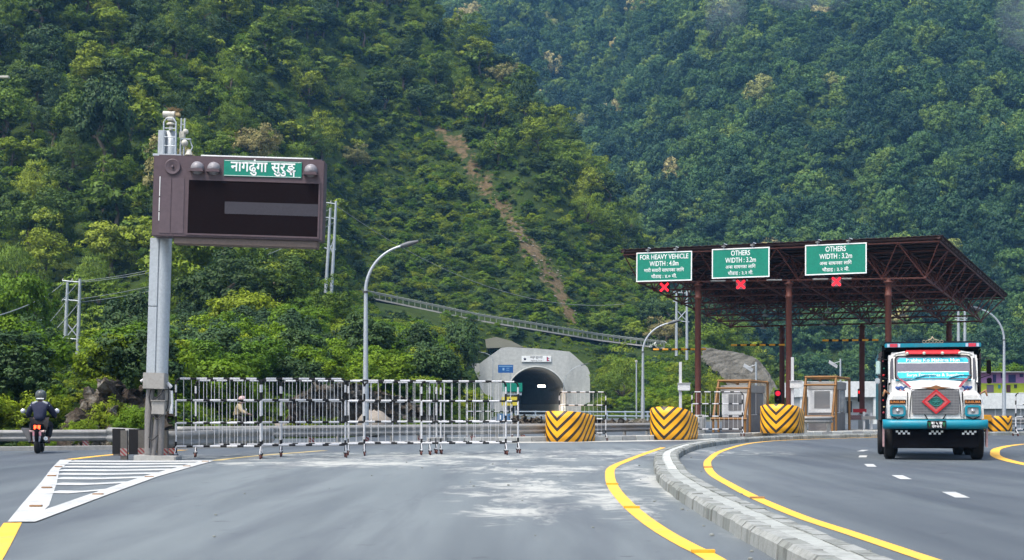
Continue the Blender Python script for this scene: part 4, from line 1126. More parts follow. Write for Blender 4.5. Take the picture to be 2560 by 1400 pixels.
# ------------------------------------------------------------------ black and white crowd barriers on castors
def banded(pts, r, seglen, first=0, n=8):
    """a tube painted in black and white bands: each band its own stretch of tube"""
    m = MB()
    for a, b_ in zip(pts, pts[1:]):
        a, b_ = Vector(a), Vector(b_)
        ln = (b_ - a).length; k = max(1, round(ln / seglen)); cuts = [0.0]
        for i in range(k): cuts.append(cuts[-1] + (1.24 if (i + first) % 2 == 0 else 0.76))
        for i in range(k): m.tube([a.lerp(b_, cuts[i] / cuts[-1]), a.lerp(b_, cuts[i + 1] / cuts[-1])], r, n, (i + first) % 2, caps=False)
    return m
BARM = [WHITE, BLACK]
def make_barrier(label, group, W=2.06, H=2.0):
    t = thing("traffic_barrier", label, "barrier", (0, 0, 0), 0, group)
    z0 = 0.32
    zs = [z0, z0 + (H - z0) * 0.345, z0 + (H - z0) * 0.68, H]
    for i, z in enumerate(zs):
        x0, x1 = (-W / 2 + 0.1, W / 2 - 0.1) if i == 3 else (-W / 2, W / 2)
        banded([(x0, 0, z), (x1, 0, z)], 0.028, 0.205, 0).build("rail", BARM, t, fix=False)
    for s in (-1, 1):
        p = MB()
        p.tube([(s * W / 2, 0, 0.16), (s * W / 2, 0, z0 + 0.12)], 0.026, 8, 1)
        p.tube([(s * W / 2, 0, z0 + 0.12), (s * W / 2, 0, zs[1])], 0.026, 8, 0)
        p.tube([(s * W / 2, 0, zs[1]), (s * W / 2, 0, zs[1] + 0.17)], 0.026, 8, 1)
        p.tube([(s * W / 2, 0, zs[1] + 0.17), (s * W / 2, 0, zs[2])], 0.026, 8, 0)
        p.tube([(s * W / 2, 0, zs[2]), (s * W / 2, 0, zs[2] + 0.2)], 0.026, 8, 1)
        p.tube([(s * W / 2, 0, zs[2] + 0.2), (s * W / 2, 0, zs[2] + 0.39)], 0.026, 8, 0)
        p.tube([(s * W / 2, 0, zs[2] + 0.39), (s * W / 2, 0, H - 0.1), (s * (W / 2 - 0.03), 0, H - 0.03), (s * (W / 2 - 0.1), 0, H)], 0.025, 8, 1)
        p.build("post", BARM, t, fix=False)
        f = MB()
        f.tube([(s * W / 2, -0.28, 0.13), (s * W / 2, 0.28, 0.13)], 0.022, 6, 0)
        f.tube([(s * W / 2, -0.26, 0.14), (s * W / 2, 0, z0)], 0.014, 6, 0); f.tube([(s * W / 2, 0.26, 0.14), (s * W / 2, 0, z0)], 0.014, 6, 0)
        f.build("foot", WHITE, t, fix=False)
        for y in (-0.26, 0.26):
            M = Matrix.Translation((s * W / 2 + s * 0.01, y, 0.055)) @ Matrix.Rotation(PI / 2, 4, 'Y')
            w = MB().lathe([(0, -0.02), (0.05, -0.02), (0.056, -0.012), (0.056, 0.012), (0.05, 0.02), (0, 0.02)], 14, 0, M).build("castor", paint("castor_red", (0.10, 0.03, 0.022), 0.6, 0, 0.4, (0.02, 0.015, 0.015), 30), t)
            MB().box(s * W / 2 - 0.035 + s * 0.01, s * W / 2 + 0.035 + s * 0.01, y - 0.02, y + 0.02, 0.085, 0.13).build("castor_fork", BLACK, w)
    nb = 10
    for i in range(nb):
        x = -W / 2 + W * (i + 1) / (nb + 1)
        MB().tube([(x, 0, z0), (x, 0, H)], 0.0068, 6).build("bar", WHITE, t, fix=False)
    return t
b0 = make_barrier("x", "tall black and white barriers across the road")
front = [(545, 1149.5, 1151), (760, 1146, 1146.5), (970, 1140, 1138.5), (1191, 1134, 1131)]
ROWG = "tall black and white barriers across the road"
LB = ["tall black and white barrier at the left end of the row beside the display post", "tall black and white barrier of the front line, second from the display post", "tall black and white barrier of the front line, just right of the curved lamp post", "tall black and white barrier of the front line, last at the right end",
      "tall black and white barrier of the rear line, behind the leftmost one", "tall black and white barrier of the rear line, left of the curved lamp post's foot", "tall black and white barrier of the rear line, right of the curved lamp post's foot", "tall black and white barrier of the rear line, last before the tunnel mouth"]
row = [(442, 650, 1148), (656, 863, 1144), (872, 1074, 1137.5), (1091, 1296, 1133.5),
       (492, 700, 1142.0), (705, 910, 1139.5), (912, 1102, 1135.0), (1054, 1265, 1137.0)]
for i, (pa, pb, gy) in enumerate(row):
    o = b0 if i == 0 else dup(b0)
    c = G((pa + pb) / 2, gy)
    wpx = (pb - pa) * c.y / F
    o.location = c
    o.rotation_euler = (0, 0, R(rnd.uniform(-3, 3)) + R(8))
    o.scale = (wpx / 2.06, 1, 1 + rnd.uniform(-0.01, 0.01))
    o["label"] = LB[i]
for (pa, pb, Yb, sc_, lab) in ((1168, 1280, 63, 0.78, "smaller barrier with white rails seen through the right end of the barrier row"), (1398, 1515, 56.0, 0.95, "black and white barrier standing before the yellow crash cushion nearest the tunnel mouth"),
                               (1729, 1857, 60.5, 0.93, "black and white barrier leaning in front of the first toll booth"), (2537, 2680, 66, 0.98, "black and white barrier cut off by the right edge of the picture")):
    o = dup(b0)
    o.location = GX((pa + pb) / 2, Yb, 0.0 if Yb < 58 or Yb > 62 else 0.1)
    o.scale = ((pb - pa) * Yb / F / 2.06, 1, sc_)
    o.rotation_euler = (0, 0, R(5))
    o["label"] = lab
    del o["group"]

# ------------------------------------------------------------------ street lamps
def street_lamp(px_, Y_, base_py, h_py, arm_px, arm_py, label, group=None, r0=0.085):
    """tapered pole, then a curved arm that sweeps over and ends in a dark luminaire"""
    s = F / Y_
    base = GX(px_, Y_, CAM_H + (HY - base_py) / s if base_py else 0)
    t = thing("street_lamp", label, "street lamp", base, 0, group)
    h = (HY - h_py) / s + CAM_H - base.z
    dx = (arm_px - px_) / s; dz = (h_py - arm_py) / s
    tube_part("lower_pole", GALV, t, [(0, 0, 0), (0, 0, h * 0.42)], r0 * 1.25, 12)
    tube_part("upper_pole", GALV, t, [(0, 0, h * 0.42), (0.01, 0, h)], [r0, r0 * 0.72], 12)
    arc = [Vector((dx * (1 - math.cos(a)) * 0.92, 0, h + dz * math.sin(a))) for a in np.linspace(0, PI / 2 * 0.86, 14)]
    tube_part("curved_arm", GALV, t, arc, [r0 * 0.68 - 0.02 * r0 * i for i in range(14)], 10)
    tube_part("collar", paint("dark_steel", (0.07, 0.07, 0.075), 0.5, 0.3), t, [(0, 0, h - 0.04), (0, 0, h + 0.04)], r0 * 0.95, 12)
    e, d = arc[-1], (arc[-1] - arc[-2]).normalized()
    up = Vector((-d.z, 0, d.x)) * (1 if d.x > 0 else -1)
    m = MB()
    ln = abs(dx) * 0.34
    q = [e - d * 0.05, e + d * ln * 0.4, e + d * ln]
    m.tube(q, [r0 * 0.8, r0 * 1.1, r0 * 0.5], 8)
    m.build("luminaire", paint("lamp_grey", (0.10, 0.11, 0.12), 0.5, 0.2), t, fix=False)
    box_part("base_plate", GALV, t, -0.2, 0.2, -0.2, 0.2, 0, 0.025)
    return t
street_lamp(914, 55, 0, 730, 1040, 612, "tall curved street lamp standing behind the black and white barriers", r0=0.10)
street_lamp(1607, 92, 0, 880, 1698, 806, "curved street lamp between the tunnel mouth and the toll canopy", r0=0.10)
street_lamp(2510, 118, 0, 850, 2430, 772, "curved street lamp at the right, leaning over towards the canopy", r0=0.13)
street_lamp(1409, 200, 0, 965, 1470, 912, "slender curved street lamp in front of the tunnel mouth's right side", r0=0.07)
street_lamp(1232, 212, 0, 900, 1190, 880, "slender lamp at the left shoulder of the tunnel mouth", r0=0.07)
# slim pole and solar lights around the plaza
sp = thing("slim_pole", "slim plain pole left of the curved lamp by the toll plaza", "pole", GX(1591, 96))
tube_part("shaft", GALV, sp, [(0, 0, 0), (0, 0, 4.35)], 0.05, 8)
tube_part("cap", BEIGE, sp, [(0, 0, 4.35), (0, 0, 4.5)], 0.09, 8)
for (px_, Y_, top, sx, lab) in ((1890, 110, 905, -1, "solar lamp pole with a tilted panel behind the first toll booth"), (2101, 118, 897, -1, "solar lamp pole with a tilted panel behind the second toll booth")):
    s = F / Y_
    t = thing("solar_lamp", lab, "solar lamp", GX(px_, Y_), 0)
    h = CAM_H + (HY - top) / s
    tube_part("shaft", GALV, t, [(0, 0, 0), (0, 0, h)], 0.07, 8)
    Mx = Matrix.Translation((sx * 0.6, 0, h - 0.45)) @ Matrix.Rotation(R(32), 4, 'Y') @ Matrix.Rotation(R(35), 4, 'X')
    MB().cbox((0, 0, 0), (0.8, 0.55, 0.04), 0, Mx).build("panel", paint("solar_panel", (0.30, 0.31, 0.30), 0.35), t)
    tube_part("arm", GALV, t, [(0, 0, h - 0.2), (sx * 0.6, 0, h - 0.4)], 0.03, 6)

# ------------------------------------------------------------------ twin power poles and their wires
def twin_poles(pa, pb, Y_, top_a, top_b, base_a, base_b, bars, label, xbrace=None, slant=0.0):
    s = F / Y_
    zb = min(CAM_H + (HY - base_a) / s, CAM_H + (HY - base_b) / s)
    c = GX((pa + pb) / 2, Y_, zb)
    t = thing("power_poles", label, "power pole", c)
    def loc(px_, py_): return Vector(((px_ - (pa + pb) / 2) / s, 0, CAM_H + (HY - py_) / s - zb))
    for px_, tp, bs in ((pa, top_a, base_a), (pb, top_b, base_b)):
        tube_part("pole", GALV, t, [loc(px_ - slant, bs + 20), loc(px_ + slant * 0.2, (tp + bs) / 2), loc(px_ + slant, tp)], [0.22, 0.19, 0.14], 8)
    for py_ in bars:
        tube_part("crossbar", GALV, t, [loc(pa - 9, py_ - 2), loc(pb + 6, py_ + 2)], 0.075, 6)
    if xbrace:
        y0, y1 = xbrace
        tube_part("brace", GALV, t, [loc(pa, y0), loc(pb, y1)], 0.07, 6)
        tube_part("brace", GALV, t, [loc(pb, y0), loc(pa, y1)], 0.07, 6)
    for px_ in (pa - 8, (pa + pb) / 2, pb + 6):
        MB().lathe([(0, 0), (0.07, 0.02), (0.05, 0.1), (0.08, 0.16), (0.05, 0.24), (0, 0.26)], 8, 0, Matrix.Translation(loc(px_, bars[0] - 1))).build("insulator", BEIGE, t)
    return t
twin_poles(165, 196, 150, 706, 697, 877, 912, (704, 751, 847), "twin steel power poles with crossbars among the bushes at the far left", (806, 845), 4)
twin_poles(820, 834, 175, 520, 503, 712, 718, (508, 545, 622), "twin steel power poles showing just right of the display board", (600, 640), 6)
twin_poles(1691, 1717, 205, 727, 727, 870, 880, (732, 755, 803), "twin steel power poles standing left of the canopy's first column", (775, 803), 0)
twin_poles(2396, 2412, 190, 778, 778, 858, 862, (795, 801), "twin steel power poles seen under the canopy's right corner", None, 0)
WIRE = paint("wire", (0.26, 0.28, 0.27), 0.5, 0.2, 0.1)
def wire(a, b_, sag, label, group):
    a, b_ = Vector(a), Vector(b_)
    pts = [a.lerp(b_, t) - Vector((0, 0, sag * 4 * t * (1 - t))) for t in np.linspace(0, 1, 20)]
    tag(MB().tube(pts, 0.035, 5).build("power_wire", WIRE, fix=False), label, "wire", group)
for k, ((pa, ya), (pb, yb)) in enumerate((((188, 704), (818, 512)), ((200, 706), (830, 520)), ((160, 752), (820, 548)), ((196, 756), (836, 556)))):
    wire(P(pa, ya, 150), P(pb, yb, 175), 1.6, ("upper" if k < 2 else "lower") + " power wire strung from the left poles to the poles behind the display board", ("upper" if k < 2 else "lower") + " wires between the two twin poles")
for k, ((pa, ya), (pb, yb)) in enumerate((((160, 706), (-40, 800)), ((190, 712), (-40, 905)), ((165, 754), (-40, 950)), ((196, 758), (-40, 975)))):
    wire(P(pa, ya, 150), P(pb, yb, 58), 0.4, ("upper" if k < 2 else "lower") + " power wire slanting from the twin poles down to the left edge", ("upper" if k < 2 else "lower") + " wires left of the twin poles")
wire(P(832, 508, 175), P(1560, 760, 215), 4.0, "thin power wire sagging across the hillside right of the display board", None)
# corner of a lamp reaching in at the left edge
t = thing("street_lamp", "tip of a street lamp arm reaching in at the left edge over the trees", "street lamp", GX(-60, 60))
tube_part("pole", GALV, t, [(0, 0, 0), (0, 0, 13.4)], 0.09, 8)
tube_part("curved_arm", GALV, t, [(0, 0, 13.4), (0.3, 0, 14.6), (0.9, 0, 15.05)], 0.06, 8)
box_part("luminaire", BEIGE, t, 0.9, 1.38, -0.1, 0.1, 15.02, 15.12, 0.02)
# ------------------------------------------------------------------ toll canopy: a sloping space frame on six columns
FLb, FRb, BLb, BRb = P(1599, 707, 74.5), P(2312, 695, 70.0), P(1826, 817, 86.0), P(2452, 803, 81.5)
FLt, FRt, BRt = P(1560, 637, 73.5), P(2348, 603, 69.0), P(2510, 746, 83.0)
BLt = FLt + (BRt - FRt)
def bil(A, B, C, D, u, v): return (A * (1 - u) + B * u) * (1 - v) + (C * (1 - u) + D * u) * v
NM = 8
bot = [[bil(FLb, FRb, BLb, BRb, i / (NM - 1), j / (NM - 1)) for j in range(NM)] for i in range(NM)]
top = [[bil(FLt, FRt, BLt, BRt, i / NM, j / NM) for j in range(NM + 1)] for i in range(NM + 1)]
canopy = thing("toll_canopy", "red-brown steel space-frame canopy roof over the toll lanes on six round columns", "canopy", (0, 0, 0))
RUST_D = paint("dark_red_brown", (0.052, 0.022, 0.018), 0.6, 0, 0.4, (0.03, 0.014, 0.012), 1.5)
SHEET = paint("roof_sheet", (0.045, 0.024, 0.022), 0.65, 0, 0.4, (0.03, 0.018, 0.016), 0.8, 0.1)
for j in range(NM):
    tube_part("bottom_chord", RUST, canopy, [bot[i][j] for i in range(NM)], 0.048, 7)
for i in range(NM):
    tube_part("bottom_chord", RUST, canopy, [bot[i][j] for j in range(NM)], 0.048, 7)
for j in range(NM + 1):
    tube_part("top_chord", RUST, canopy, [top[i][j] for i in range(NM + 1)], 0.042, 7)
for i in range(NM + 1):
    tube_part("top_chord", RUST, canopy, [top[i][j] for j in range(NM + 1)], 0.042, 7)
for i in range(NM):
    for j in range(NM):
        for (a, b_) in ((0, 0), (1, 0), (0, 1), (1, 1)):
            tube_part("diagonal", RUST, canopy, [bot[i][j], top[i + a][j + b_]], 0.034, 6)
nodes = MB()
for i in range(NM):
    for j in range(NM): nodes.lathe([(0, -0.1), (0.08, -0.06), (0.1, 0), (0.08, 0.06), (0, 0.1)], 8, 0, Matrix.Translation(bot[i][j]))
for i in range(NM + 1):
    for j in range(NM + 1): nodes.lathe([(0, -0.07), (0.07, 0), (0, 0.07)], 6, 0, Matrix.Translation(top[i][j]))
tag(nodes.build("node_balls", RUST, canopy, fix=False), kind="stuff")
# purlins and the corrugated sheet they carry
nv = 22
for k in range(nv + 1):
    v = k / nv
    a, b_ = bil(FLt, FRt, BLt, BRt, -0.008, v), bil(FLt, FRt, BLt, BRt, 1.008, v)
    tube_part("purlin", RUST_D, canopy, [a + Vector((0, 0, 0.15)), b_ + Vector((0, 0, 0.15))], 0.05, 4)
vs, fs = [], []
nu = 150
for i in range(nu + 1):
    u = -0.012 + 1.024 * i / nu
    for v in (-0.012, 1.012): vs.append(bil(FLt, FRt, BLt, BRt, u, v) + Vector((0, 0, 0.24 + (0.025 if i % 3 == 0 else 0.0))))
fs = [(2 * i, 2 * i + 2, 2 * i + 3, 2 * i + 1) for i in range(nu)]
o = MB().add(vs, fs).build("roof_sheet", SHEET, canopy); o.modifiers.new("s", 'SOLIDIFY').thickness = 0.02
for (a, b_) in ((FLt, FRt), (FRt, BRt), (BLt, BRt), (FLt, BLt)):
    d = (b_ - a).normalized()
    tube_part("edge_gutter", RUST_D, canopy, [a - d * 0.15 + Vector((0, 0, 0.17)), b_ + d * 0.15 + Vector((0, 0, 0.17))], 0.1, 6)
fr = (0.215, 0.539, 0.879)
COLX = []
for row_, (A, B) in enumerate(((FLb, FRb), (BLb, BRb))):
    for f_ in fr:
        tp = A.lerp(B, f_)
        COLX.append(tp)
        m = MB().lathe([(0.155, 0.2), (0.155, tp.z - 0.9), (0.19, tp.z - 0.86), (0.19, tp.z - 0.78), (0.155, tp.z - 0.74), (0.155, tp.z - 0.22), (0.24, tp.z - 0.2), (0.24, tp.z - 0.15), (0.12, tp.z - 0.1), (0.12, tp.z)], 18, 0)
        c = m.build("column", RUST, canopy, fix=False, loc=(tp.x, tp.y, 0))
        MB().lathe([(0.42, 0.0), (0.42, 0.75), (0.36, 0.95), (0.0, 0.95)], 8, 0, smooth=False).build("plinth", CONC, c)
# fluorescent battens and cable tray under the front chord, pendant lamps
for i, (u, w) in enumerate(((0.34, 0.05), (0.46, 0.05), (0.62, 0.05), (0.7, 0.05), (0.26, 0.05))):
    p = FLb.lerp(FRb, u); d = (FRb - FLb).normalized()
    tube_part("batten", paint("batten", (0.5, 0.5, 0.47), 0.5), canopy, [p + Vector((0, -0.12, 0.02)), p + d * 0.75 + Vector((0, -0.12, 0.02))], 0.045, 6)
for (u, v) in ((0.3, 0.5), (0.55, 0.45), (0.8, 0.55), (0.45, 0.75), (0.65, 0.8), (0.2, 0.8)):
    p = bil(FLb, FRb, BLb, BRb, u, v)
    q = tube_part("lamp_rod", GALV_DULL, canopy, [p, p - Vector((0, 0, 0.55))], 0.015, 5)
    MB().lathe([(0.05, 0.1), (0.2, 0.0), (0.18, -0.02), (0, -0.02)], 12, 0, Matrix.Translation(p - Vector((0, 0, 0.6)))).build("pendant_lamp", paint("pendant", (0.4, 0.4, 0.4), 0.5), q)

# ------------------------------------------------------------------ green lane signs and the red crosses under them
def lane_sign(x0, y0, x1, y1, yr0, yr1, Y_, lines, label):
    """corners in photograph pixels: top-left (x0,y0), bottom-left y1; right side yr0, yr1"""
    s = F / Y_
    dY = -1.15
    w = (x1 - x0) / s; h = (y1 - y0) / s
    tl, tr = P(x0, y0, Y_), P(x1, yr0, Y_ + dY)
    ex = (tr - tl); w = ex.length; ex.normalize()
    t = thing("lane_sign", label, "lane sign", tl + Vector((0, 0, -h)))
    t.rotation_euler = (0, -math.asin(ex.z), math.atan2(ex.y, ex.x))
    box_part("panel", SIGN_GREEN, t, 0, w, -0.02, 0.04, 0, h, 0.01)
    fw = 0.055
    for q in ((0, w, 0, fw), (0, w, h - fw, h), (0, fw, fw, h - fw), (w - fw, w, fw, h - fw)):
        box_part("white_border", SIGN_WHITE, t, q[0], q[1], -0.034, -0.005, q[2], q[3])
    for (body, zf, size, wd, wt) in lines:
        text("lettering", body, size * h, SIGN_WHITE, t, (w / 2, -0.026, zf * h), wd * w, weight=wt, depth=0.006)
    for u in (0.2, 0.7):
        f = MB().box(u * w - 0.03, u * w + 0.03, 0.0, 0.06, h, h + 0.1).build("lamp_bracket", GALV, t)
        tube_part("lamp_arm", GALV, f, [(u * w, 0.03, h + 0.08), (u * w + 0.1, -0.2, h + 0.22), (u * w + 0.28, -0.38, h + 0.14)], 0.022, 6)
        MB().cbox((u * w + 0.02, -0.05, h + 0.11), (0.2, 0.1, 0.07)).build("flood_head", GALV_DULL, f, 0.01)
    for u in (0.15, 0.85): box_part("hanger", RUST_D, t, u * w - 0.03, u * w + 0.03, 0.04, 0.5, h * 0.6, h * 0.66)
    return t
DEV_OTHER = [("अन", 0, 0, 1), ("य", -0.2, 0, 1), ("साधनका", 0.3, 0, 1), ("लािग", 0.3, 0, 1)]
ot = [("OTHERS", 0.755, 0.24, 0.33, 0.012), ("WIDTH : 3.2m", 0.52, 0.235, 0.53, 0.012), (DEV_OTHER, 0.32, 0.16, 0.52, 0.01), ("चौडाइ : ३.२ मी.", 0.11, 0.16, 0.44, 0.01)]
lane_sign(1591, 632, 1730, 705, 627, 702, 72.6, [("FOR HEAVY VEHICLE", 0.755, 0.23, 0.87, 0.012), ("WIDTH : 4.0m", 0.525, 0.235, 0.52, 0.012), ("भारी सवारी साधनका लािग", 0.325, 0.16, 0.72, 0.01), ("चौडाइ : ४.० मी.", 0.115, 0.16, 0.46, 0.01)],
          "green sign reading FOR HEAVY VEHICLE WIDTH 4.0m on the canopy's front edge")
lane_sign(1780, 623, 1924, 697, 617, 691, 71.2, ot, "green sign reading OTHERS WIDTH 3.2m in the middle of the canopy front")
lane_sign(2013, 613, 2167, 689, 606, 684, 69.6, ot, "green sign reading OTHERS WIDTH 3.2m nearest the canopy's right end")
def cross_signal(px_, py_, Y_, label, bg):
    s = F / Y_; a = 11.5 / s
    c = P(px_, py_, Y_)
    t = thing("lane_signal", label, "lane signal", c, R(-14))
    box_part("housing", BLACK, t, -a * 1.12, a * 1.12, 0.0, 0.16, -a * 1.12, a * 1.12, 0.01)
    if bg: box_part("lit_panel", paint("pale_pink_lens", (0.30, 0.12, 0.13), 0.4), t, -a, a, -0.008, 0.0, -a, a)
    for sg in (1, -1):
        M = Matrix.Rotation(sg * PI / 4, 4, 'Y')
        MB().box(-a * 1.2, a * 1.2, -0.02 - 0.003 * (sg > 0), -0.009, -a * 0.23, a * 0.23, 0, M).build("cross_arm", RED_LED, t)
    tube_part("hanger", RUST_D, t, [(0, 0.1, a), (0, 0.1, a + 0.5)], 0.03, 6)
cross_signal(1661, 718, 72.2, "lit red cross lane signal under the FOR HEAVY VEHICLE sign", False)
cross_signal(1852, 711, 70.9, "lit red cross lane signal under the middle OTHERS sign", True)
cross_signal(2091, 704, 69.2, "lit red cross lane signal under the right OTHERS sign", True)

# ------------------------------------------------------------------ yellow and black striped crash cushions
CHEV, nt, b = new_mat("yellow_black_chevrons")
uv = N(nt, "ShaderNodeUVMap")
sx = N(nt, "ShaderNodeSeparateXYZ"); nt.links.new(uv.outputs[0], sx.inputs[0])
ph = math_n(nt, 'FRACT', math_n(nt, 'MULTIPLY', math_n(nt, 'SUBTRACT', sx.outputs[1], math_n(nt, 'MULTIPLY', math_n(nt, 'ABSOLUTE', sx.outputs[0]), 0.95)), 2.6))
blk = math_n(nt, 'LESS_THAN', ph, 0.38)
tc = N(nt, "ShaderNodeTexCoord")
dn_ = noise(nt, 4, 5, 0.65, tc.outputs["Object"])
ycol = mix(nt, ramp(nt, dn_.outputs[0], [(0.5, (0, 0, 0)), (0.75, (0.5,) * 3)]).outputs[0], (0.84, 0.38, 0.002), (0.58, 0.26, 0.02))
nt.links.new(mix(nt, blk, ycol, (0.022, 0.016, 0.014)), b.inputs["Base Color"])
b.inputs["Roughness"].default_value = 0.5
def cushion(loc, rz, label, w=1.66, h=1.42, hb=0.95, ln=1.15, flat_=False):
    """rounded nose with straight sides, top cut sloping down to the back; nose towards local -y"""
    t = thing("crash_cushion", label, "crash cushion", loc, rz, "striped crash cushions")
    r = w / 2
    pts = []      # (x, y, arc length from the nose)
    for i in range(-24, 25):
        a = i / 24 * PI / 2
        pts.append((r * math.sin(a), -r * math.cos(a) + r, r * a))
    st = [(x, y, s_) for x, y, s_ in pts]
    k = r * PI / 2
    pre = [(-r, r + ln * q, -(k + ln * q)) for q in (1, 0.75, 0.5, 0.25)]
    post = [(r, r + ln * q, k + ln * q) for q in (0.25, 0.5, 0.75, 1)]
    st = pre + st + post
    D = r + ln
    n = len(st)
    zt = [h - (h - hb) * (max(0.0, y) / D) ** 1.1 for x, y, s_ in st]
    me = bpy.data.meshes.new("shell")
    NV = 5
    vs = [(x, y, zt[i] * q / (NV - 1)) for i, (x, y, s_) in enumerate(st) for q in range(NV)]
    fs = [(i * NV + q, (i + 1) * NV + q, (i + 1) * NV + q + 1, i * NV + q + 1) for i in range(n - 1) for q in range(NV - 1)]
    me.from_pydata(vs, [], fs)
    uvl = me.uv_layers.new(name="UVMap")
    for p in me.polygons:
        p.use_smooth = True
        for li in p.loop_indices:
            vi = me.loops[li].vertex_index
            uvl.data[li].uv = (st[vi // NV][2], vs[vi][2])
    me.materials.append(CHEV)
    o = bpy.data.objects.new("shell", me); COL.objects.link(o); o.parent = t
    o.modifiers.new("s", 'SOLIDIFY').thickness = 0.04
    m = MB()
    vs = [(x * 0.97, y * 0.985 + 0.01, zt[i] - 0.02) for i, (x, y, s_) in enumerate(st)]
    m.add(vs, [tuple(range(n))])
    m.build("top_cover", YELLOW, t)
    box_part("back_plate", YELLOW, t, -r * 0.97, r * 0.97, D - 0.04, D, 0, hb - 0.02)
    return t
cushion(GX(1396, 54.2) + Vector((-0.05, 0, 0)), R(-26), "yellow and black striped crash cushion nearest the tunnel mouth", 1.5, 1.17, 0.98)
cushion(GX(1660, 57.2, 0.02), R(-24), "yellow and black striped crash cushion left of the first toll booth", 1.62, 1.32, 0.86)
cushion(GX(1940, 62.0, 0.19), R(-22), "yellow and black striped crash cushion between the two toll booths", 1.70, 1.26, 0.92)
fl = cushion(GX(2520, 72.5), R(30), "lower yellow striped crash cushion at the right edge beyond the truck", 1.7, 0.9, 0.8)
yb = MB().box(-1.9, -0.8, 0.3, 0.8, 0.62, 0.95).box(-1.9, -1.6, 0.3, 0.8, 0, 0.62)
yb.build("side_arm", YELLOW, fl, 0.04)

# ------------------------------------------------------------------ toll booths with their brown crash frames
BOOTH_W = paint("booth_white", (0.60, 0.61, 0.60), 0.45, 0, 0.2, (0.4, 0.4, 0.38), 2)
BOOTH_G = paint("booth_grey", (0.145, 0.14, 0.14), 0.55, 0, 0.3, (0.1, 0.095, 0.09), 2)
BOOTH_H = paint("booth_header", (0.30, 0.295, 0.28), 0.5, 0, 0.2)
GLASS_B, _nt, _b = new_mat("booth_glass")
_b.inputs["Base Color"].default_value = (0.16, 0.17, 0.18, 1); _b.inputs["Roughness"].default_value = 0.12; _b.inputs["Specular IOR Level"].default_value = 0.8
def booth(loc, rz, label):
    t = thing("toll_booth", label, "toll booth", loc, rz, "toll booths")
    w, d, h = 1.2, 3.0, 2.62
    box_part("base_wall", BOOTH_G, t, 0, w, 0, d, 0, 0.95, 0.01)
    box_part("white_front", BOOTH_W, t, 0.02, w - 0.02, -0.02, 0.0, 0.97, h - 0.02)
    box_part("roof", BOOTH_H, t, -0.05, w + 0.05, -0.05, d + 0.05, h - 0.42, h, 0.02)
    for (x, y) in ((0, 0), (w - 0.07, 0), (0, d - 0.07), (w - 0.07, d - 0.07), (w - 0.07, d / 2)):
        box_part("corner_post", BOOTH_W, t, x, x + 0.07, y, y + 0.07, 0.95, h - 0.42)
    win = box_part("window", GLASS_B, t, w - 0.03, w - 0.01, 0.07, d / 2, 0.98, h - 0.44)
    box_part("window", GLASS_B, t, w - 0.03, w - 0.01, d / 2 + 0.07, d - 0.07, 0.98, h - 0.44)
    box_part("sill", BOOTH_W, win, w - 0.02, w + 0.06, 0.05, d / 2, 0.95, 0.98)
    box_part("window", GLASS_B, t, 0.3, w - 0.15, -0.04, -0.02, 1.2, h - 0.5)
    box_part("back_wall", BOOTH_H, t, 0.01, w - 0.01, d - 0.06, d, 0.95, h - 0.42)
    return t
def crash_frame(loc, rz, label, mirror=1):
    t = thing("steel_cage", label, "steel cage", loc, rz, "brown steel cages")
    w, h, d = 1.45, 2.85, 3.3
    for x in (0, w):
        m = MB(); m.tube([(x, -0.9, 0.75), (x, 0.05, h)], 0.065, 4); m.build("slanted_post", OCHRE, t)
        tube_part("front_post", OCHRE, t, [(x, 0.0, 0), (x, 0.0, h - 0.15)], 0.06, 4)
        tube_part("back_post", OCHRE, t, [(x, d, 0), (x, d, h)], 0.065, 4)
        tube_part("side_beam", OCHRE, t, [(x, 0, h), (x, d, h - 0.05)], 0.065, 4)
    tube_part("front_beam", OCHRE, t, [(-0.06, 0.03, h), (w + 0.06, 0.03, h)], 0.07, 4)
    tube_part("lower_beam", OCHRE, t, [(-0.06, -0.2, h - 0.42), (w + 0.06, -0.2, h - 0.42)], 0.055, 4)
    tube_part("foot_beam", OCHRE, t, [(-0.1, -0.9, 0.75), (w + 0.1, -0.9, 0.75)], 0.07, 4)
    tube_part("back_beam", OCHRE, t, [(0, d, h), (w, d, h)], 0.06, 4)
    for x in (0, w): tube_part("stub_post", OCHRE, t, [(x, -0.85, 0), (x, -0.85, 0.75)], 0.06, 4)
    return t
ISL = 0.185
for (pxl, Y_, which) in ((1812, 66.0, "first"), (2028, 70.0, "second")):
    p = GX(pxl, Y_, ISL)
    bo_ = booth(p + Vector((-0.12, 0.1, 0)), R(-24), which + " toll booth, " + ("behind the black and white barrier" if which == "first" else "beside the truck's left mirror") + ", white front and grey side")
    cf_ = crash_frame(p + Vector((-0.35, -0.45, 0)), R(-24), "brown steel cage around the " + which + " toll booth" + (" behind the black and white barrier" if which == "first" else " nearer the truck"))
    bo_.scale.z = cf_.scale.z = 0.82 if which == "first" else 0.91
# guard barrier and posts beside the second booth
t = thing("guard_beam", "short grey steel guard beam on posts right of the middle crash cushion", "guard beam", GX(2010, 64.5, ISL))
wbeam(smooth_path(V3([(0, 0, 0), (0.7, 0.15, 0), (1.35, 0.5, 0)]), 8), 0.42, 0.3, 0.07, 1).build("beam", GALV_DULL, t, fix=False).modifiers.new("s", 'SOLIDIFY').thickness = 0.01
for x, y in ((0.1, 0.1), (1.2, 0.5)): box_part("post", GALV_DULL, t, x - 0.06, x + 0.06, y, y + 0.1, 0, 0.7)
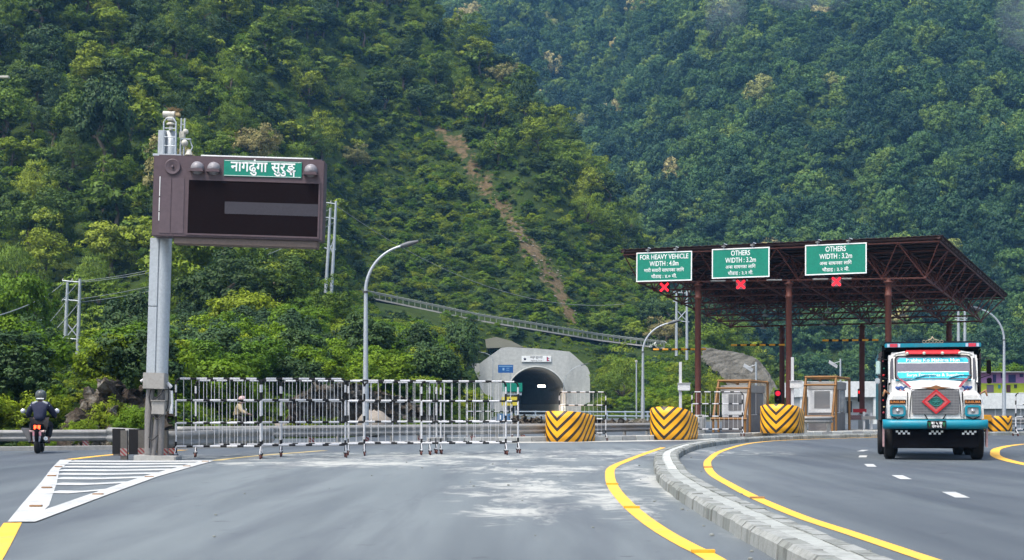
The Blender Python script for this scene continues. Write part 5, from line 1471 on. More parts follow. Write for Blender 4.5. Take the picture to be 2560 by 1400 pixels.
# barrier cabinets: white pole with a control box
for (px_, Y_, top, py_box, lab) in ((1701, 64, 905, 968, "white pole with a white control box between the first two crash cushions"), (1981, 66, 893, 962, "white pole with a white control box left of the second toll booth")):
    s = F / Y_
    t = thing("control_pole", lab, "control pole", GX(px_, Y_, 0.15))
    h = CAM_H + (HY - top) / s - 0.15; hb = CAM_H + (HY - py_box) / s - 0.15
    box_part("pole", WHITE, t, -0.06, 0.06, -0.06, 0.06, 0, h, 0.01)
    box_part("control_box", BOOTH_W, t, -0.13, 0.42, -0.16, -0.065, hb - 0.16, hb + 0.16, 0.02)
    box_part("box_hood", WHITE, t, -0.15, 0.44, -0.2, -0.05, hb + 0.165, hb + 0.19)
    box_part("base", CONC, t, -0.2, 0.2, -0.2, 0.2, -0.1, 0.02)
# height bars in yellow and black
for (xa, xb, py_, Y_, lab) in ((1633, 1765, 874, 78, "yellow and black height bar at the left, left of the first column"), (1828, 1962, 863, 77, "yellow and black height bar in the middle, between the front columns"), (2056, 2196, 851, 76, "yellow and black height bar at the right, beside the truck")):
    a, b_ = P(xa, py_, Y_), P(xb, py_ - 1, Y_ - 0.6)
    t = thing("height_bar", lab, "height bar", a, 0, None)
    banded([(0, 0, 0), b_ - a], 0.055, 0.25, 0).build("bar", [YELLOW, BLACK], t, fix=False)
    for f_ in (0.12, 0.88):
        zt_ = bil(FLb, FRb, BLb, BRb, 0.5, 0.35).z - a.z
        tube_part("hanging_chain", CABLE, t, [(b_ - a) * f_, (b_ - a) * f_ + Vector((0, 0, zt_))], 0.006, 4)
# traffic lights
for (px_, Y_, py_, lit, lab) in ((1945, 84, 990, True, "red traffic light left of the middle rear column"), (2153, 84, 987, True, "red traffic light left of the rear column by the second toll booth")):
    s = F / Y_; c = P(px_, py_, Y_)
    t = thing("traffic_light", lab, "traffic light", (c.x, c.y, ISL), R(-14), "red traffic lights at the toll booths")
    z = c.z - ISL
    tube_part("post", GALV_DULL, t, [(0, 0.1, 0), (0, 0.1, z - 0.3)], 0.05, 8)
    box_part("housing", BLACK, t, -0.2, 0.2, -0.05, 0.2, z - 0.42, z + 0.36, 0.03)
    for k, zz_ in enumerate((0.15, -0.22)):
        M = Matrix.Translation((0, -0.05, z + zz_)) @ Matrix.Rotation(PI / 2, 4, 'X')
        ln = MB().lathe([(0.15, 0), (0.14, 0.02), (0, 0.03)], 16, 0, M).build("lens", emit("red_lamp", (1.0, 0.015, 0.02), 1.6) if k == 0 and px_ > 2000 else (emit("red_lamp_dim", (0.8, 0.02, 0.05), 0.5) if k == 0 else paint("dark_lens", (0.05, 0.015, 0.015), 0.2)), t)
        MB().lathe([(0.165, 0.0), (0.165, 0.13)], 16, 0, M).build("visor", BLACK, ln)
# boom gates
for (px_, Y_, lab) in ((2135, 80, "toll gate cabinet with a red boom folded up by the second booth"),):
    t = thing("boom_gate", lab, "boom gate", GX(px_, Y_, 0.1))
    box_part("cabinet", BOOTH_W, t, -0.2, 0.2, -0.15, 0.2, 0, 0.95, 0.02)
    box_part("red_arm", RED, t, -0.1, 0.65, -0.2, -0.16, 0.95, 1.15, 0.01)
    box_part("striped_panel", STRIPE_RW, t, -0.3, 0.35, -0.2, -0.16, 0.55, 0.8)
t = thing("white_posts", "row of short white posts on the island beside the truck's left side", "posts", GX(2175, 74, 0.15))
for k in range(4): box_part("post", WHITE, t, k * 0.4 - 0.35, k * 0.4 - 0.25, k * 0.1, k * 0.1 + 0.1, 0, 0.95 - 0.05 * k)
box_part("rail", GALV_DULL, t, -0.4, 1.1, -0.05, -0.02, 0.55, 0.72)

# ------------------------------------------------------------------ tunnel mouth
PY_ = PORTAL_Y; S2 = F / PY_
tun = thing("tunnel_portal", "pale concrete tunnel mouth with an arched opening and chamfered top corners", "tunnel portal", (PORTAL_X, PY_, 0))
def T2(px_, py_): return ((px_ - 1341) / S2, CAM_H + (HY - py_) / S2)
PCON = paint("portal_concrete", (0.46, 0.475, 0.45), 0.9, 0, 0.7, (0.22, 0.235, 0.225), 0.3, 0.1, 0.2, streak=True)
out = [T2(1198, 1040), T2(1198, 909), T2(1257, 867), T2(1341, 871), T2(1425, 879), T2(1475, 924), T2(1475, 1040)]
ra = 75 / S2; zc = CAM_H + (HY - 992) / S2
arch = []
for i in range(31):
    a = PI - PI * i / 30
    arch.append((ra * math.cos(a), zc + ra * math.sin(a)))
arch = [(-ra, -0.3)] + arch + [(ra, -0.3)]
def along(poly, n):
    ps = [Vector((x, 0, z)) for x, z in poly]; d = [0]
    for a, b_ in zip(ps, ps[1:]): d.append(d[-1] + (b_ - a).length)
    res = []
    for k in range(n):
        s_ = d[-1] * k / (n - 1); j = max(0, min(len(ps) - 2, int(np.searchsorted(d, s_) - 1)))
        res.append(ps[j].lerp(ps[j + 1], (s_ - d[j]) / (d[j + 1] - d[j])))
    return res
n = len(arch)
oo = along(out, 60)
# radial pairing keeps the corners of the outline crisp
op = []
cen = Vector((0, 0, zc))
for (x, z) in arch:
    d = Vector((x, 0, z)) - cen
    if z < zc: op.append(Vector((out[0][0] if x < 0 else out[-1][0], 0, z))); continue
    best = None
    for (a, b_) in zip(out, out[1:]):
        A, B = Vector((a[0], 0, a[1])), Vector((b_[0], 0, b_[1]))
        e = B - A; den = d.x * e.z - d.z * e.x
        if abs(den) < 1e-9: continue
        q = A - cen; s_ = (q.x * e.z - q.z * e.x) / den; u_ = (q.x * d.z - q.z * d.x) / den
        if s_ > 0 and -1e-6 <= u_ <= 1 + 1e-6 and (best is None or s_ < best): best = s_
    op.append(cen + d * best)
m = MB()
ins = [Vector((x, 0, z)) for x, z in arch]
m.strip(op, ins)
m.strip([p + Vector((0, 2.2, 0)) for p in op], op)
for c_, (pa, pb) in enumerate(zip(op, op[1:])): pass
m.build("face_wall", PCON, tun)
lin = MB()
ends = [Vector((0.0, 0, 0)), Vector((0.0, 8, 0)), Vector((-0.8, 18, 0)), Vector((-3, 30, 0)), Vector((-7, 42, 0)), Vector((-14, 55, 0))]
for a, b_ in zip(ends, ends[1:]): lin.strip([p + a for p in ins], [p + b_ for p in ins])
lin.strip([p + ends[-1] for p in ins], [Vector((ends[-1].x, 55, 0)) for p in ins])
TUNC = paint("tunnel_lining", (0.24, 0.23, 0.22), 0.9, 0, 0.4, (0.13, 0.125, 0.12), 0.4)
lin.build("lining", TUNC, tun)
cl = MB()
for sgn in (-1, 1):
    xx = sgn * (ra - 0.05)
    for a, b_ in zip(ends, ends[1:]): cl.strip([a + Vector((xx, 0, 0)), a + Vector((xx, 0, 2.1))], [b_ + Vector((xx, 0, 0)), b_ + Vector((xx, 0, 2.1))])
cl.build("white_cladding", paint("cladding", (0.55, 0.57, 0.54), 0.6, 0, 0.3), tun)
fl_ = MB()
for a, b_ in zip(ends, ends[1:]): fl_.strip([a + Vector((-ra, 0, 0.01)), a + Vector((ra, 0, 0.01))], [b_ + Vector((-ra, 0, 0.01)), b_ + Vector((ra, 0, 0.01))])
fl_.build("tunnel_floor", ASPH, tun)
lamp = box_part("tunnel_lamp", emit("tunnel_light", (1.0, 0.93, 0.82), 5.0), tun, 0.4, 1.7, 9.0, 9.3, 5.0, 5.35)
tlamp = bpy.data.lights.new("tunnel_lamp_light", 'AREA'); tlamp.energy = 800; tlamp.size = 1.2; tlamp.color = (1, 0.9, 0.75)
tl_ = bpy.data.objects.new("tunnel_lamp_light", tlamp); COL.objects.link(tl_); tl_.location = (PORTAL_X + 1.05, PY_ + 9.15, 4.95)
ring = MB()
ring.tube([Vector((x * 1.0, -0.02, z)) for x, z in arch[1:-1]], 0.12, 6)
ring.build("arch_rim", PCON, tun, fix=False)
# shoulder block on the left, plaque, signs
MB().prism([T2(1164, 1040), T2(1164, 914), T2(1182, 908), T2(1197.5, 908), T2(1197.5, 1040)], 1.0, 3.5).build("side_block", PCON, tun)
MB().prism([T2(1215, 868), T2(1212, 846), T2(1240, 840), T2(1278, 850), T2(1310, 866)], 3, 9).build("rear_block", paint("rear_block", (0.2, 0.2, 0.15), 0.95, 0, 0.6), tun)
pq = MB(); xa, za = T2(1304, 905); xb, zb = T2(1378, 890)
pq.box(xa, xb, -0.2, -0.05, za, zb); plq = pq.build("plaque", SIGN_WHITE, tun, 0.03)
DARKT = paint("dark_lettering", (0.06, 0.06, 0.08), 0.5, 0, 0.05)
xm = (xa + xb) / 2
text("lettering", "नागढुंगा सुरुङ मार्ग", 0.5, DARKT, plq, (xm, -0.21, za + 0.62), 2.1, weight=0.012)
text("lettering", "Nagdhunga Tunnel", 0.3, DARKT, plq, (xm, -0.21, za + 0.13), 1.9)
MB().lathe([(0, 0.02), (0.2, 0.02), (0.2, 0)], 16, 0, Matrix.Translation((xa + 0.55, -0.2, (za + zb) / 2)) @ Matrix.Rotation(PI / 2, 4, 'X')).build("emblem", DARKT, plq)
fx, fz = xb - 0.75, za + 0.15
MB().prism([(fx, fz), (fx + 0.55, fz), (fx + 0.12, fz + 0.36), (fx + 0.5, fz + 0.36), (fx, fz + 0.78)], -0.215, -0.2).build("flag_border", paint("flag_blue", (0.01, 0.03, 0.2), 0.5), plq)
MB().prism([(fx + 0.05, fz + 0.05), (fx + 0.42, fz + 0.05), (fx + 0.05, fz + 0.38), (fx + 0.38, fz + 0.41), (fx + 0.05, fz + 0.68)], -0.222, -0.215).build("flag_field", RED, plq)
def board(px0, py0, px1, py1, Y_, mat, label, cat="sign", lines=(), legs=True):
    s = F / Y_; w = (px1 - px0) / s; h = (py1 - py0) / s
    p = P(px0, py1, Y_)
    t = thing("road_sign", label, cat, (p.x, p.y, 0))
    z = p.z
    box_part("panel", mat, t, 0, w, 0, 0.06, z, z + h, 0.01)
    for x in ((0.2 * w, 0.8 * w) if legs else ()): tube_part("post", GALV, t, [(x, 0.1, 0), (x, 0.1, z + h * 0.9)], 0.06, 8)
    for (fx0, fz0, fx1, fz1, mt) in lines: box_part("mark", mt, t, fx0 * w, fx1 * w, -0.012, 0.0, z + fz0 * h, z + fz1 * h)
    return t
LB_ = paint("pale_blue_mark", (0.25, 0.45, 0.65), 0.5)
bs = board(1245, 912, 1283, 932, 205, SIGN_BLUE, "blue rectangular sign on the left of the tunnel mouth", lines=((0.05, 0.78, 0.95, 0.86, LB_), (0.3, 0.3, 0.42, 0.62, LB_), (0.55, 0.3, 0.75, 0.36, LB_), (0.55, 0.55, 0.75, 0.61, LB_)))
board(1256, 957, 1306, 979, 150, SIGN_GREEN, "green road sign showing through the barriers before the tunnel mouth")
board(1262, 981, 1304, 988, 150.3, SIGN_WHITE, "narrow white sign strip under the green road sign", legs=False)
board(1254, 992, 1296, 1014, 149.7, paint("sign_yellow", (0.62, 0.52, 0.04), 0.5), "yellow road sign under the green one before the tunnel mouth", lines=((0.35, 0.3, 0.65, 0.36, BLACK), (0.45, 0.55, 0.55, 0.8, BLACK)))
t = board(1243, 1034, 1282, 1052, 120, paint("sign_deep_blue", (0.03, 0.14, 0.3), 0.5), "low blue sign with white figures by the barrier row's right end", lines=((0.15, 0.2, 0.25, 0.8, SIGN_WHITE), (0.4, 0.2, 0.6, 0.3, SIGN_WHITE), (0.55, 0.3, 0.62, 0.8, SIGN_WHITE)))

# ------------------------------------------------------------------ masonry slope wall right of the canopy's first column
WALLM, nt, b = new_mat("slope_masonry")
tc = N(nt, "ShaderNodeTexCoord"); oc = tc.outputs["Object"]
n1 = noise(nt, 0.42, 8, 0.7, mapping(nt, oc, (1.4, 1, 0.22), (0, R(-40), 0)), 0.5); n2 = noise(nt, 2.5, 5, 0.7, oc)
cc = ramp(nt, n1.outputs[0], [(0.38, (0.02, 0.02, 0.014)), (0.46, (0.075, 0.07, 0.055)), (0.54, (0.12, 0.115, 0.095)), (0.7, (0.2, 0.19, 0.16))])
nt.links.new(mix(nt, 0.15, cc.outputs[0], ramp(nt, n2.outputs[0], [(0.3, (0.1, 0.1, 0.08)), (0.7, (0.4, 0.39, 0.35))]).outputs[0]), b.inputs["Base Color"])
b.inputs["Roughness"].default_value = 0.95; b.inputs["Specular IOR Level"].default_value = 0.1
bump(nt, b, n1.outputs[0], 1.0, 0.9)
wt = [(1757, 876, 228), (1800, 884, 222), (1857, 893, 214), (1890, 906, 208), (1915, 935, 202), (1940, 985, 197), (1955, 1028, 195)]
wb = [(1757, 908, 219), (1775, 922, 211), (1808, 948, 204), (1835, 985, 199), (1865, 1030, 195), (1900, 1040, 194), (1940, 1043, 193.5)]
def even(pts, n):
    d = [0.0]
    for a, b_ in zip(pts, pts[1:]): d.append(d[-1] + (b_ - a).length)
    return [Vector([np.interp(d[-1] * k / (n - 1), d, [p[c] for p in pts]) for c in range(3)]) for k in range(n)]
A = even([P(*q) for q in wt], 40); B = even([P(*q) for q in wb], 40)
vs, fs = [], []
NJ = 14
rr_ = random.Random(9)
for i in range(40):
    for j in range(NJ):
        p = A[i].lerp(B[i], j / (NJ - 1))
        vs.append(p + Vector((0, rr_.uniform(-0.22, 0.22) - 0.6 if 0 < j < NJ - 1 else 0, rr_.uniform(-0.1, 0.1))))
fs = [(i * NJ + j, i * NJ + j + 1, (i + 1) * NJ + j + 1, (i + 1) * NJ + j) for i in range(39) for j in range(NJ - 1)]
wall = thing("slope_wall", "grey stained masonry slope wall stepping down beside the canopy's first column", "retaining wall")
o = MB().add(vs, fs).build("face", WALLM, wall); o.modifiers.new("s", 'SOLIDIFY').thickness = 0.6
for i in (9, 17, 24, 30):
    tube_part("panel_joint", paint("dark_joint", (0.03, 0.03, 0.025), 0.9), wall, [A[i].lerp(B[i], f_) + Vector((0, -1.0, 0)) for f_ in (0.02, 0.3, 0.6, 0.95)], 0.13, 5)
for k_ in range(2): tube_part("ledge", CONC, wall, [A[i].lerp(B[i], 0.33 + 0.3 * k_) + Vector((0, -1.0, 0)) for i in range(2, 38, 5)], 0.16, 5)
tube_part("coping", CONC_PALE, wall, [A[i] + Vector((0, -0.1, 0.05)) for i in range(0, 40, 3)], 0.22, 6)
for i in range(1, 28, 3): box_part("coping_post", CONC_PALE, wall, A[i].x - 0.16, A[i].x + 0.16, A[i].y - 0.1, A[i].y + 0.2, A[i].z - 0.1, A[i].z + 0.55)
# a small parked car on the upper road
t = thing("parked_car", "small white car on the upper road above the left end of the height bar", "car", (GX(1650, 258).x, 258, float(hill_z(GX(1650, 258).x, 258)) + 0.1))
cp = MB().prism([(-1.9, 0.3), (-1.9, 0.8), (-1.2, 0.95), (-0.7, 1.45), (0.8, 1.45), (1.3, 0.95), (1.95, 0.85), (1.95, 0.3)], -0.8, 0.8)
cp.build("body", SIGN_WHITE, t, 0.08)
MB().prism([(-0.95, 1.0), (-0.6, 1.36), (0.7, 1.36), (1.05, 1.0)], -0.82, 0.82).build("windows", GLASS_DARK, t)
for x in (-1.2, 1.2): MB().lathe([(0, -0.85), (0.32, -0.85), (0.32, 0.85), (0, 0.85)], 14, 0, Matrix.Translation((x, 0, 0.32)) @ Matrix.Rotation(PI / 2, 4, 'X')).build("wheel", RUBBER, t)

# ------------------------------------------------------------------ buildings at the right
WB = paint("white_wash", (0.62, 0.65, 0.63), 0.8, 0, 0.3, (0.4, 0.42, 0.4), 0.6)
wb_ = thing("long_white_building", "long low white building behind the second toll booth and the truck", "building", GX(2005, 118, 0))
wl = (2425 - 2005) / F * 118
box_part("wall", paint("painted_shade_wall", (0.46, 0.48, 0.46), 0.8, 0, 0.4, (0.3, 0.3, 0.28), 0.5), wb_, 0, wl, 0.9, 7, 0, 2.2)  # recessed wall's shade under the eaves is put into its greyer white
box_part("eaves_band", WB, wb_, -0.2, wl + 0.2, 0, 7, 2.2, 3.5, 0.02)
for k in range(1, 6, 3):
    f = box_part("window", GLASS_DARK, wb_, 1.2 + k * 2.1, 2.2 + k * 2.1, 0.86, 0.91, 0.9, 1.9)
    MB().box(1.15 + k * 2.1, 2.25 + k * 2.1, 0.82, 0.87, 1.9, 1.96).box(1.67 + k * 2.1, 1.73 + k * 2.1, 0.84, 0.87, 0.9, 1.9).build("frame", WB, f)
for k in range(5): box_part("pillar", WB, wb_, k * 3.0 - 0.1, k * 3.0 + 0.15, 0.1, 0.35, 0, 2.2)
ph_ = thing("painted_house", "two-storey house painted lilac above and lime green below at the right edge", "house", GX(2440, 150, 0))
LIL = paint("lilac_wall", (0.33, 0.17, 0.34), 0.8, 0, 0.25); LIME = paint("lime_wall", (0.33, 0.42, 0.025), 0.8, 0, 0.25); DKB = paint("deep_blue_shutter", (0.02, 0.022, 0.11), 0.6, 0, 0.2)
sH = F / 150.0
def hz(py_): return CAM_H + (HY - py_) / sH
hw = (2720 - 2440) / sH
box_part("lower_wall", LIME, ph_, 0, hw, 0, 7, 0, hz(958))
box_part("upper_wall", LIL, ph_, 0, hw, 0, 7, hz(958), hz(931))
box_part("roof", paint("house_roof", (0.36, 0.38, 0.40), 0.6, 0, 0.3), ph_, -0.4, hw + 0.4, -0.7, 7.4, hz(931), hz(929.2))
for (x0, x1, y0, y1, m_) in ((2482, 2490, 956, 936, DKB), (2502, 2508, 945, 933, DKB), (2521, 2539, 956, 936, DKB), (2549, 2558, 943, 934, DKB), (2590, 2606, 956, 936, DKB), (2636, 2646, 943, 934, DKB), (2467, 2484, 981, 962, paint("grey_door", (0.12, 0.10, 0.13), 0.7)), (2495, 2501, 971, 962, paint("teal_frame", (0.02, 0.2, 0.25), 0.6)),
                                (2516, 2526, 981, 962, paint("maroon_door", (0.06, 0.012, 0.02), 0.6)), (2535, 2542, 970, 961, paint("dark_opening", (0.02, 0.02, 0.02), 0.5)), (2580, 2592, 981, 962, paint("maroon_door", (0.06, 0.012, 0.02), 0.6))):
    nm = "door" if y0 > 975 else "window"
    d_ = box_part(nm, m_, ph_, (x0 - 2440) / sH, (x1 - 2440) / sH, -0.04, 0.05, hz(y0), hz(y1))
    MB().box((x0 - 2440) / sH - 0.06, (x1 - 2440) / sH + 0.06, -0.07, -0.035, hz(y1), hz(y1) + 0.07).build("lintel", LIL if y0 < 958 else LIME, d_)
# the wall below it with a pale top
rw = thing("yard_wall", "long pale wall in front of the painted house at the right edge", "wall", GX(2448, 128, 0))
box_part("lower_band", paint("yard_grey", (0.33, 0.35, 0.34), 0.8, 0, 0.3), rw, 0, 14, 0.4, 0.8, 0, 1.25)
box_part("upper_band", WB, rw, -0.1, 14, 0, 1.0, 1.25, 2.65, 0.02)
for k in range(4): MB().box(1.5 + k * 2.9, 1.6 + k * 2.9, 0.34, 0.4, 0, 1.25).build("pilaster", WB, rw)
t = thing("guardrail", "pale guardrail beyond the truck by the yellow crash cushion at the right edge", "guardrail", (0, 0, 0))
pth = smooth_path([GX(2440, 74), GX(2500, 75.5), GX(2640, 77)], 14)
wbeam(pth, 0.42, 0.33, 0.07, 1).build("beam", GALV_DULL, t, fix=False).modifiers.new("s", 'SOLIDIFY').thickness = 0.01
for i in range(0, 14, 3): MB().box(-0.07, 0.07, 0.0, 0.1, 0, 0.72).build("post", GALV_DULL, t, loc=pth[i])
# ------------------------------------------------------------------ tipper truck coming towards the camera
SWAP = Matrix(((0, 1, 0, 0), (1, 0, 0, 0), (0, 0, 1, 0), (0, 0, 0, 1)))      # side-view polygons: (y, z) swept along x
def rrect(x0, x1, z0, z1, r, n=5):
    pts = []
    for cx, cz, a0 in ((x1 - r, z0 + r, -90), (x1 - r, z1 - r, 0), (x0 + r, z1 - r, 90), (x0 + r, z0 + r, 180)):
        for i in range(n + 1):
            a = R(a0 + 90 * i / n); pts.append((cx + r * math.cos(a), cz + r * math.sin(a)))
    return pts
def loft(secs, mi=0, smooth=True, caps=True):
    m = MB(); k = len(secs[0])
    vs = [v for s_ in secs for v in s_]
    fs = [(i * k + j, i * k + (j + 1) % k, (i + 1) * k + (j + 1) % k, (i + 1) * k + j) for i in range(len(secs) - 1) for j in range(k)]
    m.add(vs, fs, mi, smooth)
    if caps:
        m.add(secs[0], [tuple(range(k))], mi); m.add(secs[-1], [tuple(range(k))], mi)
    return m
TEAL = paint("teal_paint", (0.0, 0.20, 0.28), 0.4, 0, 0.5, (0.06, 0.13, 0.15), 5)
TEAL_L = paint("teal_film", (0.01, 0.42, 0.52), 0.35, 0, 0.08)
TWHITE = paint("truck_white", (0.62, 0.63, 0.61), 0.42, 0, 0.6, (0.28, 0.26, 0.22), 3.2)
TBLK = paint("truck_black", (0.0035, 0.0035, 0.005), 0.85, 0, 0.25, (0.01, 0.009, 0.009), 3, 0, 0.08)
GRILLE, nt, b = new_mat("grille_mesh")
tc = N(nt, "ShaderNodeTexCoord"); sx = N(nt, "ShaderNodeSeparateXYZ"); nt.links.new(tc.outputs["Object"], sx.inputs[0])
gx_ = math_n(nt, 'LESS_THAN', math_n(nt, 'FRACT', math_n(nt, 'MULTIPLY', sx.outputs[0], 30)), 0.3)
n1 = noise(nt, 6, 4, 0.6, tc.outputs["Object"])
nt.links.new(mix(nt, gx_, ramp(nt, n1.outputs[0], [(0.3, (0.12, 0.125, 0.13)), (0.7, (0.2, 0.205, 0.21))]).outputs[0], (0.07, 0.07, 0.075)), b.inputs["Base Color"])
b.inputs["Roughness"].default_value = 0.5; b.inputs["Metallic"].default_value = 0.2
HLENS = paint("headlamp_glass", (0.33, 0.35, 0.36), 0.12, 0, 0.1)
ORANGE_L = paint("orange_lettering", (0.6, 0.22, 0.05), 0.5, 0, 0.1)
BRONZE = paint("bronze_ornament", (0.25, 0.12, 0.05), 0.45, 0.2, 0.2)
BLUE_R = paint("blue_ribbon", (0.03, 0.07, 0.22), 0.5)
MAROON = paint("maroon_stripe", (0.27, 0.03, 0.045), 0.45, 0, 0.2)
truck = thing("tipper_truck", "white and teal tipper truck with a red diamond on its grille driving towards the camera", "truck", GX(2338, 34.9, 0), R(-13.2))
def X_(px_): return (px_ - 2338) / 104.0
def Z_(py_): return (1152 - py_) / 104.0
# chassis, bumper, lower valance
box_part("chassis", TBLK, truck, -0.45, 0.45, 0.3, 6.3, 0.62, 0.9)
bm_ = loft([[Vector((x, y0 + 0.05 * (abs(x) / 1.2) ** 4 - 0.10 * math.cos(a), Z_(1061) + 0.115 * math.sin(a))) for a in np.linspace(0, 2 * PI, 12, endpoint=False)] for x, y0 in [(-1.23, 0.10), (-1.19, 0.03), (-1.0, 0.0), (0, -0.01), (1.0, 0.0), (1.19, 0.03), (1.23, 0.10)]])
bm_.build("bumper", TEAL, truck)
box_part("underrun_panel", TBLK, truck, -1.0, 1.0, 0.1, 0.2, Z_(1122), Z_(1073), 0.03)
for cx, up in ((-0.75, 1), (0.03, 0), (0.80, 0)):
    m = MB()
    for i in range(6):
        z = Z_(1079.5 if (i + up) % 2 else 1084.5)
        m.box(cx - 0.17 + i * 0.055, cx - 0.115 + i * 0.055, 0.085, 0.1, z - 0.024, z + 0.024)
    m.build("chequer_patch", SIGN_WHITE, truck)
box_part("front_axle", TBLK, truck, -0.85, 0.85, 0.85, 1.0, 0.36, 0.52)
pl = box_part("number_plate", BLACK, truck, X_(2318), X_(2364), -0.135, -0.11, Z_(1072), Z_(1051), 0.01)
text("lettering", "बा ५ ख", 0.095, SIGN_WHITE, pl, (0.03, -0.14, Z_(1061)), weight=0.02)
text("lettering", "२७०२", 0.11, SIGN_WHITE, pl, (0.03, -0.14, Z_(1070)), weight=0.02)
for sg in (-1, 1): MB().prism([(0.03 + sg * 0.17, Z_(1068)), (0.03 + sg * 0.21, Z_(1056)), (0.03 + sg * 0.13, Z_(1056))], -0.14, -0.134).build("plate_mark", paint("plate_green", (0.0, 0.12, 0.04), 0.5), pl)
# wheels
def wheel(x, y, r, w, name="wheel", dual=False):
    M = Matrix.Translation((x, y, r)) @ Matrix.Rotation(PI / 2, 4, 'Y')
    ww = w / 2
    o = MB().lathe([(r * 0.55, -ww), (r * 0.9, -ww), (r, -ww * 0.75), (r, ww * 0.75), (r * 0.9, ww), (r * 0.55, ww)], 28, 0, M).build(name, RUBBER, truck)
    MB().lathe([(0, -ww * 0.6), (r * 0.3, -ww * 0.7), (r * 0.5, -ww * 0.3), (r * 0.56, -ww * 0.9), (r * 0.56, ww * 0.9), (r * 0.5, ww * 0.3), (r * 0.3, ww * 0.7), (0, ww * 0.6)], 20, 0, M).build("rim", paint("rim_grey", (0.3, 0.28, 0.27), 0.6, 0.1, 0.4), o)
    return o
for sg in (-1, 1):
    wheel(sg * 1.04, 0.95, 0.5, 0.27)
    for dx in (0.86, 1.14): wheel(sg * dx, 4.7, 0.5, 0.25)
    MB().prism([(0.15, 0.32), (0.1, 0.78), (0.45, 0.95), (0.45, 0.35)], -0.02, 0.02, 0, Matrix.Translation((sg * 1.21, 0, 0)) @ SWAP).build("mud_flap", paint("pink_flap", (0.42, 0.27, 0.27), 0.7, 0, 0.6, (0.15, 0.1, 0.1), 4), truck)
# fenders with name strips and headlamps
for sg in (-1, 1):
    xa, xb = sorted((sg * 0.63, sg * 1.12))
    secs = []
    for y, top, drop in ((0.06, Z_(987), 0.12), (0.16, Z_(979), 0.05), (0.5, Z_(975), 0.02), (1.0, Z_(977), 0.02), (1.45, Z_(995), 0.05)):
        xo = sg * 1.12; xi = sg * 0.63
        secs.append([Vector((xi, y, Z_(1047))), Vector((xi, y, top - 0.02)), Vector((xi + sg * 0.12, y, top)), Vector((xo - sg * 0.14, y, top - 0.01)), Vector((xo - sg * 0.03, y, top - 0.10 - drop)), Vector((xo, y, top - 0.25)), Vector((xo + sg * 0.01, y, Z_(1047)))])
    f = loft(secs).build("fender", TWHITE, truck)
    nz = Z_(1004)
    ns = MB().box(xa + 0.05, xb - 0.05, 0.035, 0.06, nz - 0.06, nz + 0.05).build("name_strip", BLACK, f, 0.008)
    text("lettering", "SUNSUMA", 0.085, ORANGE_L, ns, ((xa + xb) / 2, 0.031, nz - 0.035), 0.36, weight=0.015)
    cx = (xa + xb) / 2; hz_ = Z_(1027)
    fr_ = MB()
    o1, o2 = rrect(cx - 0.185, cx + 0.185, hz_ - 0.135, hz_ + 0.135, 0.06), rrect(cx - 0.13, cx + 0.13, hz_ - 0.085, hz_ + 0.085, 0.03)
    k = len(o1)
    fr_.add([(x, 0.045, z) for x, z in o1] + [(x, -0.01, z) for x, z in o1] + [(x, -0.015, z) for x, z in o2] + [(x, 0.05, z) for x, z in o2],
            [(a * k + i, a * k + (i + 1) % k, (a + 1) * k + (i + 1) % k, (a + 1) * k + i) for a in range(3) for i in range(k)])
    fo = fr_.build("headlight", TEAL, truck)
    MB().prism(o2, 0.02, 0.05).build("lens", HLENS, fo)
    MB().lathe([(0.055, 0), (0.05, 0.012), (0.02, 0.0), (0, 0.02)], 14, 0, Matrix.Translation((cx, 0.018, hz_)) @ Matrix.Rotation(PI / 2, 4, 'X')).build("bulb_ring", paint("chrome", (0.5, 0.5, 0.5), 0.2, 0.8, 0.1), fo)
    tube_part("lamp_moustache", BLACK, fo, [(cx - 0.15, 0.02, hz_ - 0.14), (cx - 0.07, 0.0, hz_ - 0.17), (cx, 0.0, hz_ - 0.20), (cx + 0.07, 0.0, hz_ - 0.17), (cx + 0.15, 0.02, hz_ - 0.14)], 0.016, 6)
    tube_part("corner_marker", BRONZE, truck, [(sg * 1.06, 0.25, Z_(984)), (sg * 1.18, 0.2, Z_(976)), (sg * 1.22, 0.2, Z_(990))], [0.02, 0.045, 0.02], 6)
# bonnet and nose
def nose_sec(y, wb, wt, zt, arch_): return [Vector((-wb, y, Z_(1047))), Vector((-wb, y, Z_(1020))), Vector((-wt, y, zt - 0.06)), Vector((-wt * 0.8, y, zt)), Vector((-wt * 0.35, y, zt + arch_ * 0.8)), Vector((wt * 0.35, y, zt + arch_ * 0.8)), Vector((wt * 0.8, y, zt)), Vector((wt, y, zt - 0.06)), Vector((wb, y, Z_(1020))), Vector((wb, y, Z_(1047)))]
loft([nose_sec(0.02, 0.66, 0.56, Z_(974), 0.03), nose_sec(0.08, 0.70, 0.62, Z_(971), 0.05), nose_sec(0.5, 0.74, 0.7, Z_(962), 0.06), nose_sec(1.0, 0.86, 0.86, Z_(948), 0.05)]).build("bonnet", TWHITE, truck)
g = MB(); g.prism(rrect(-0.54, 0.56, Z_(1036), Z_(974.5), 0.07), -0.012, 0.03); gr = g.build("grille", GRILLE, truck)
for z in np.linspace(Z_(1033), Z_(978), 9): MB().box(-0.52, 0.54, -0.018, -0.011, z - 0.006, z + 0.006).build("grille_bar", paint("grille_grey", (0.25, 0.25, 0.25), 0.5, 0.3), gr)
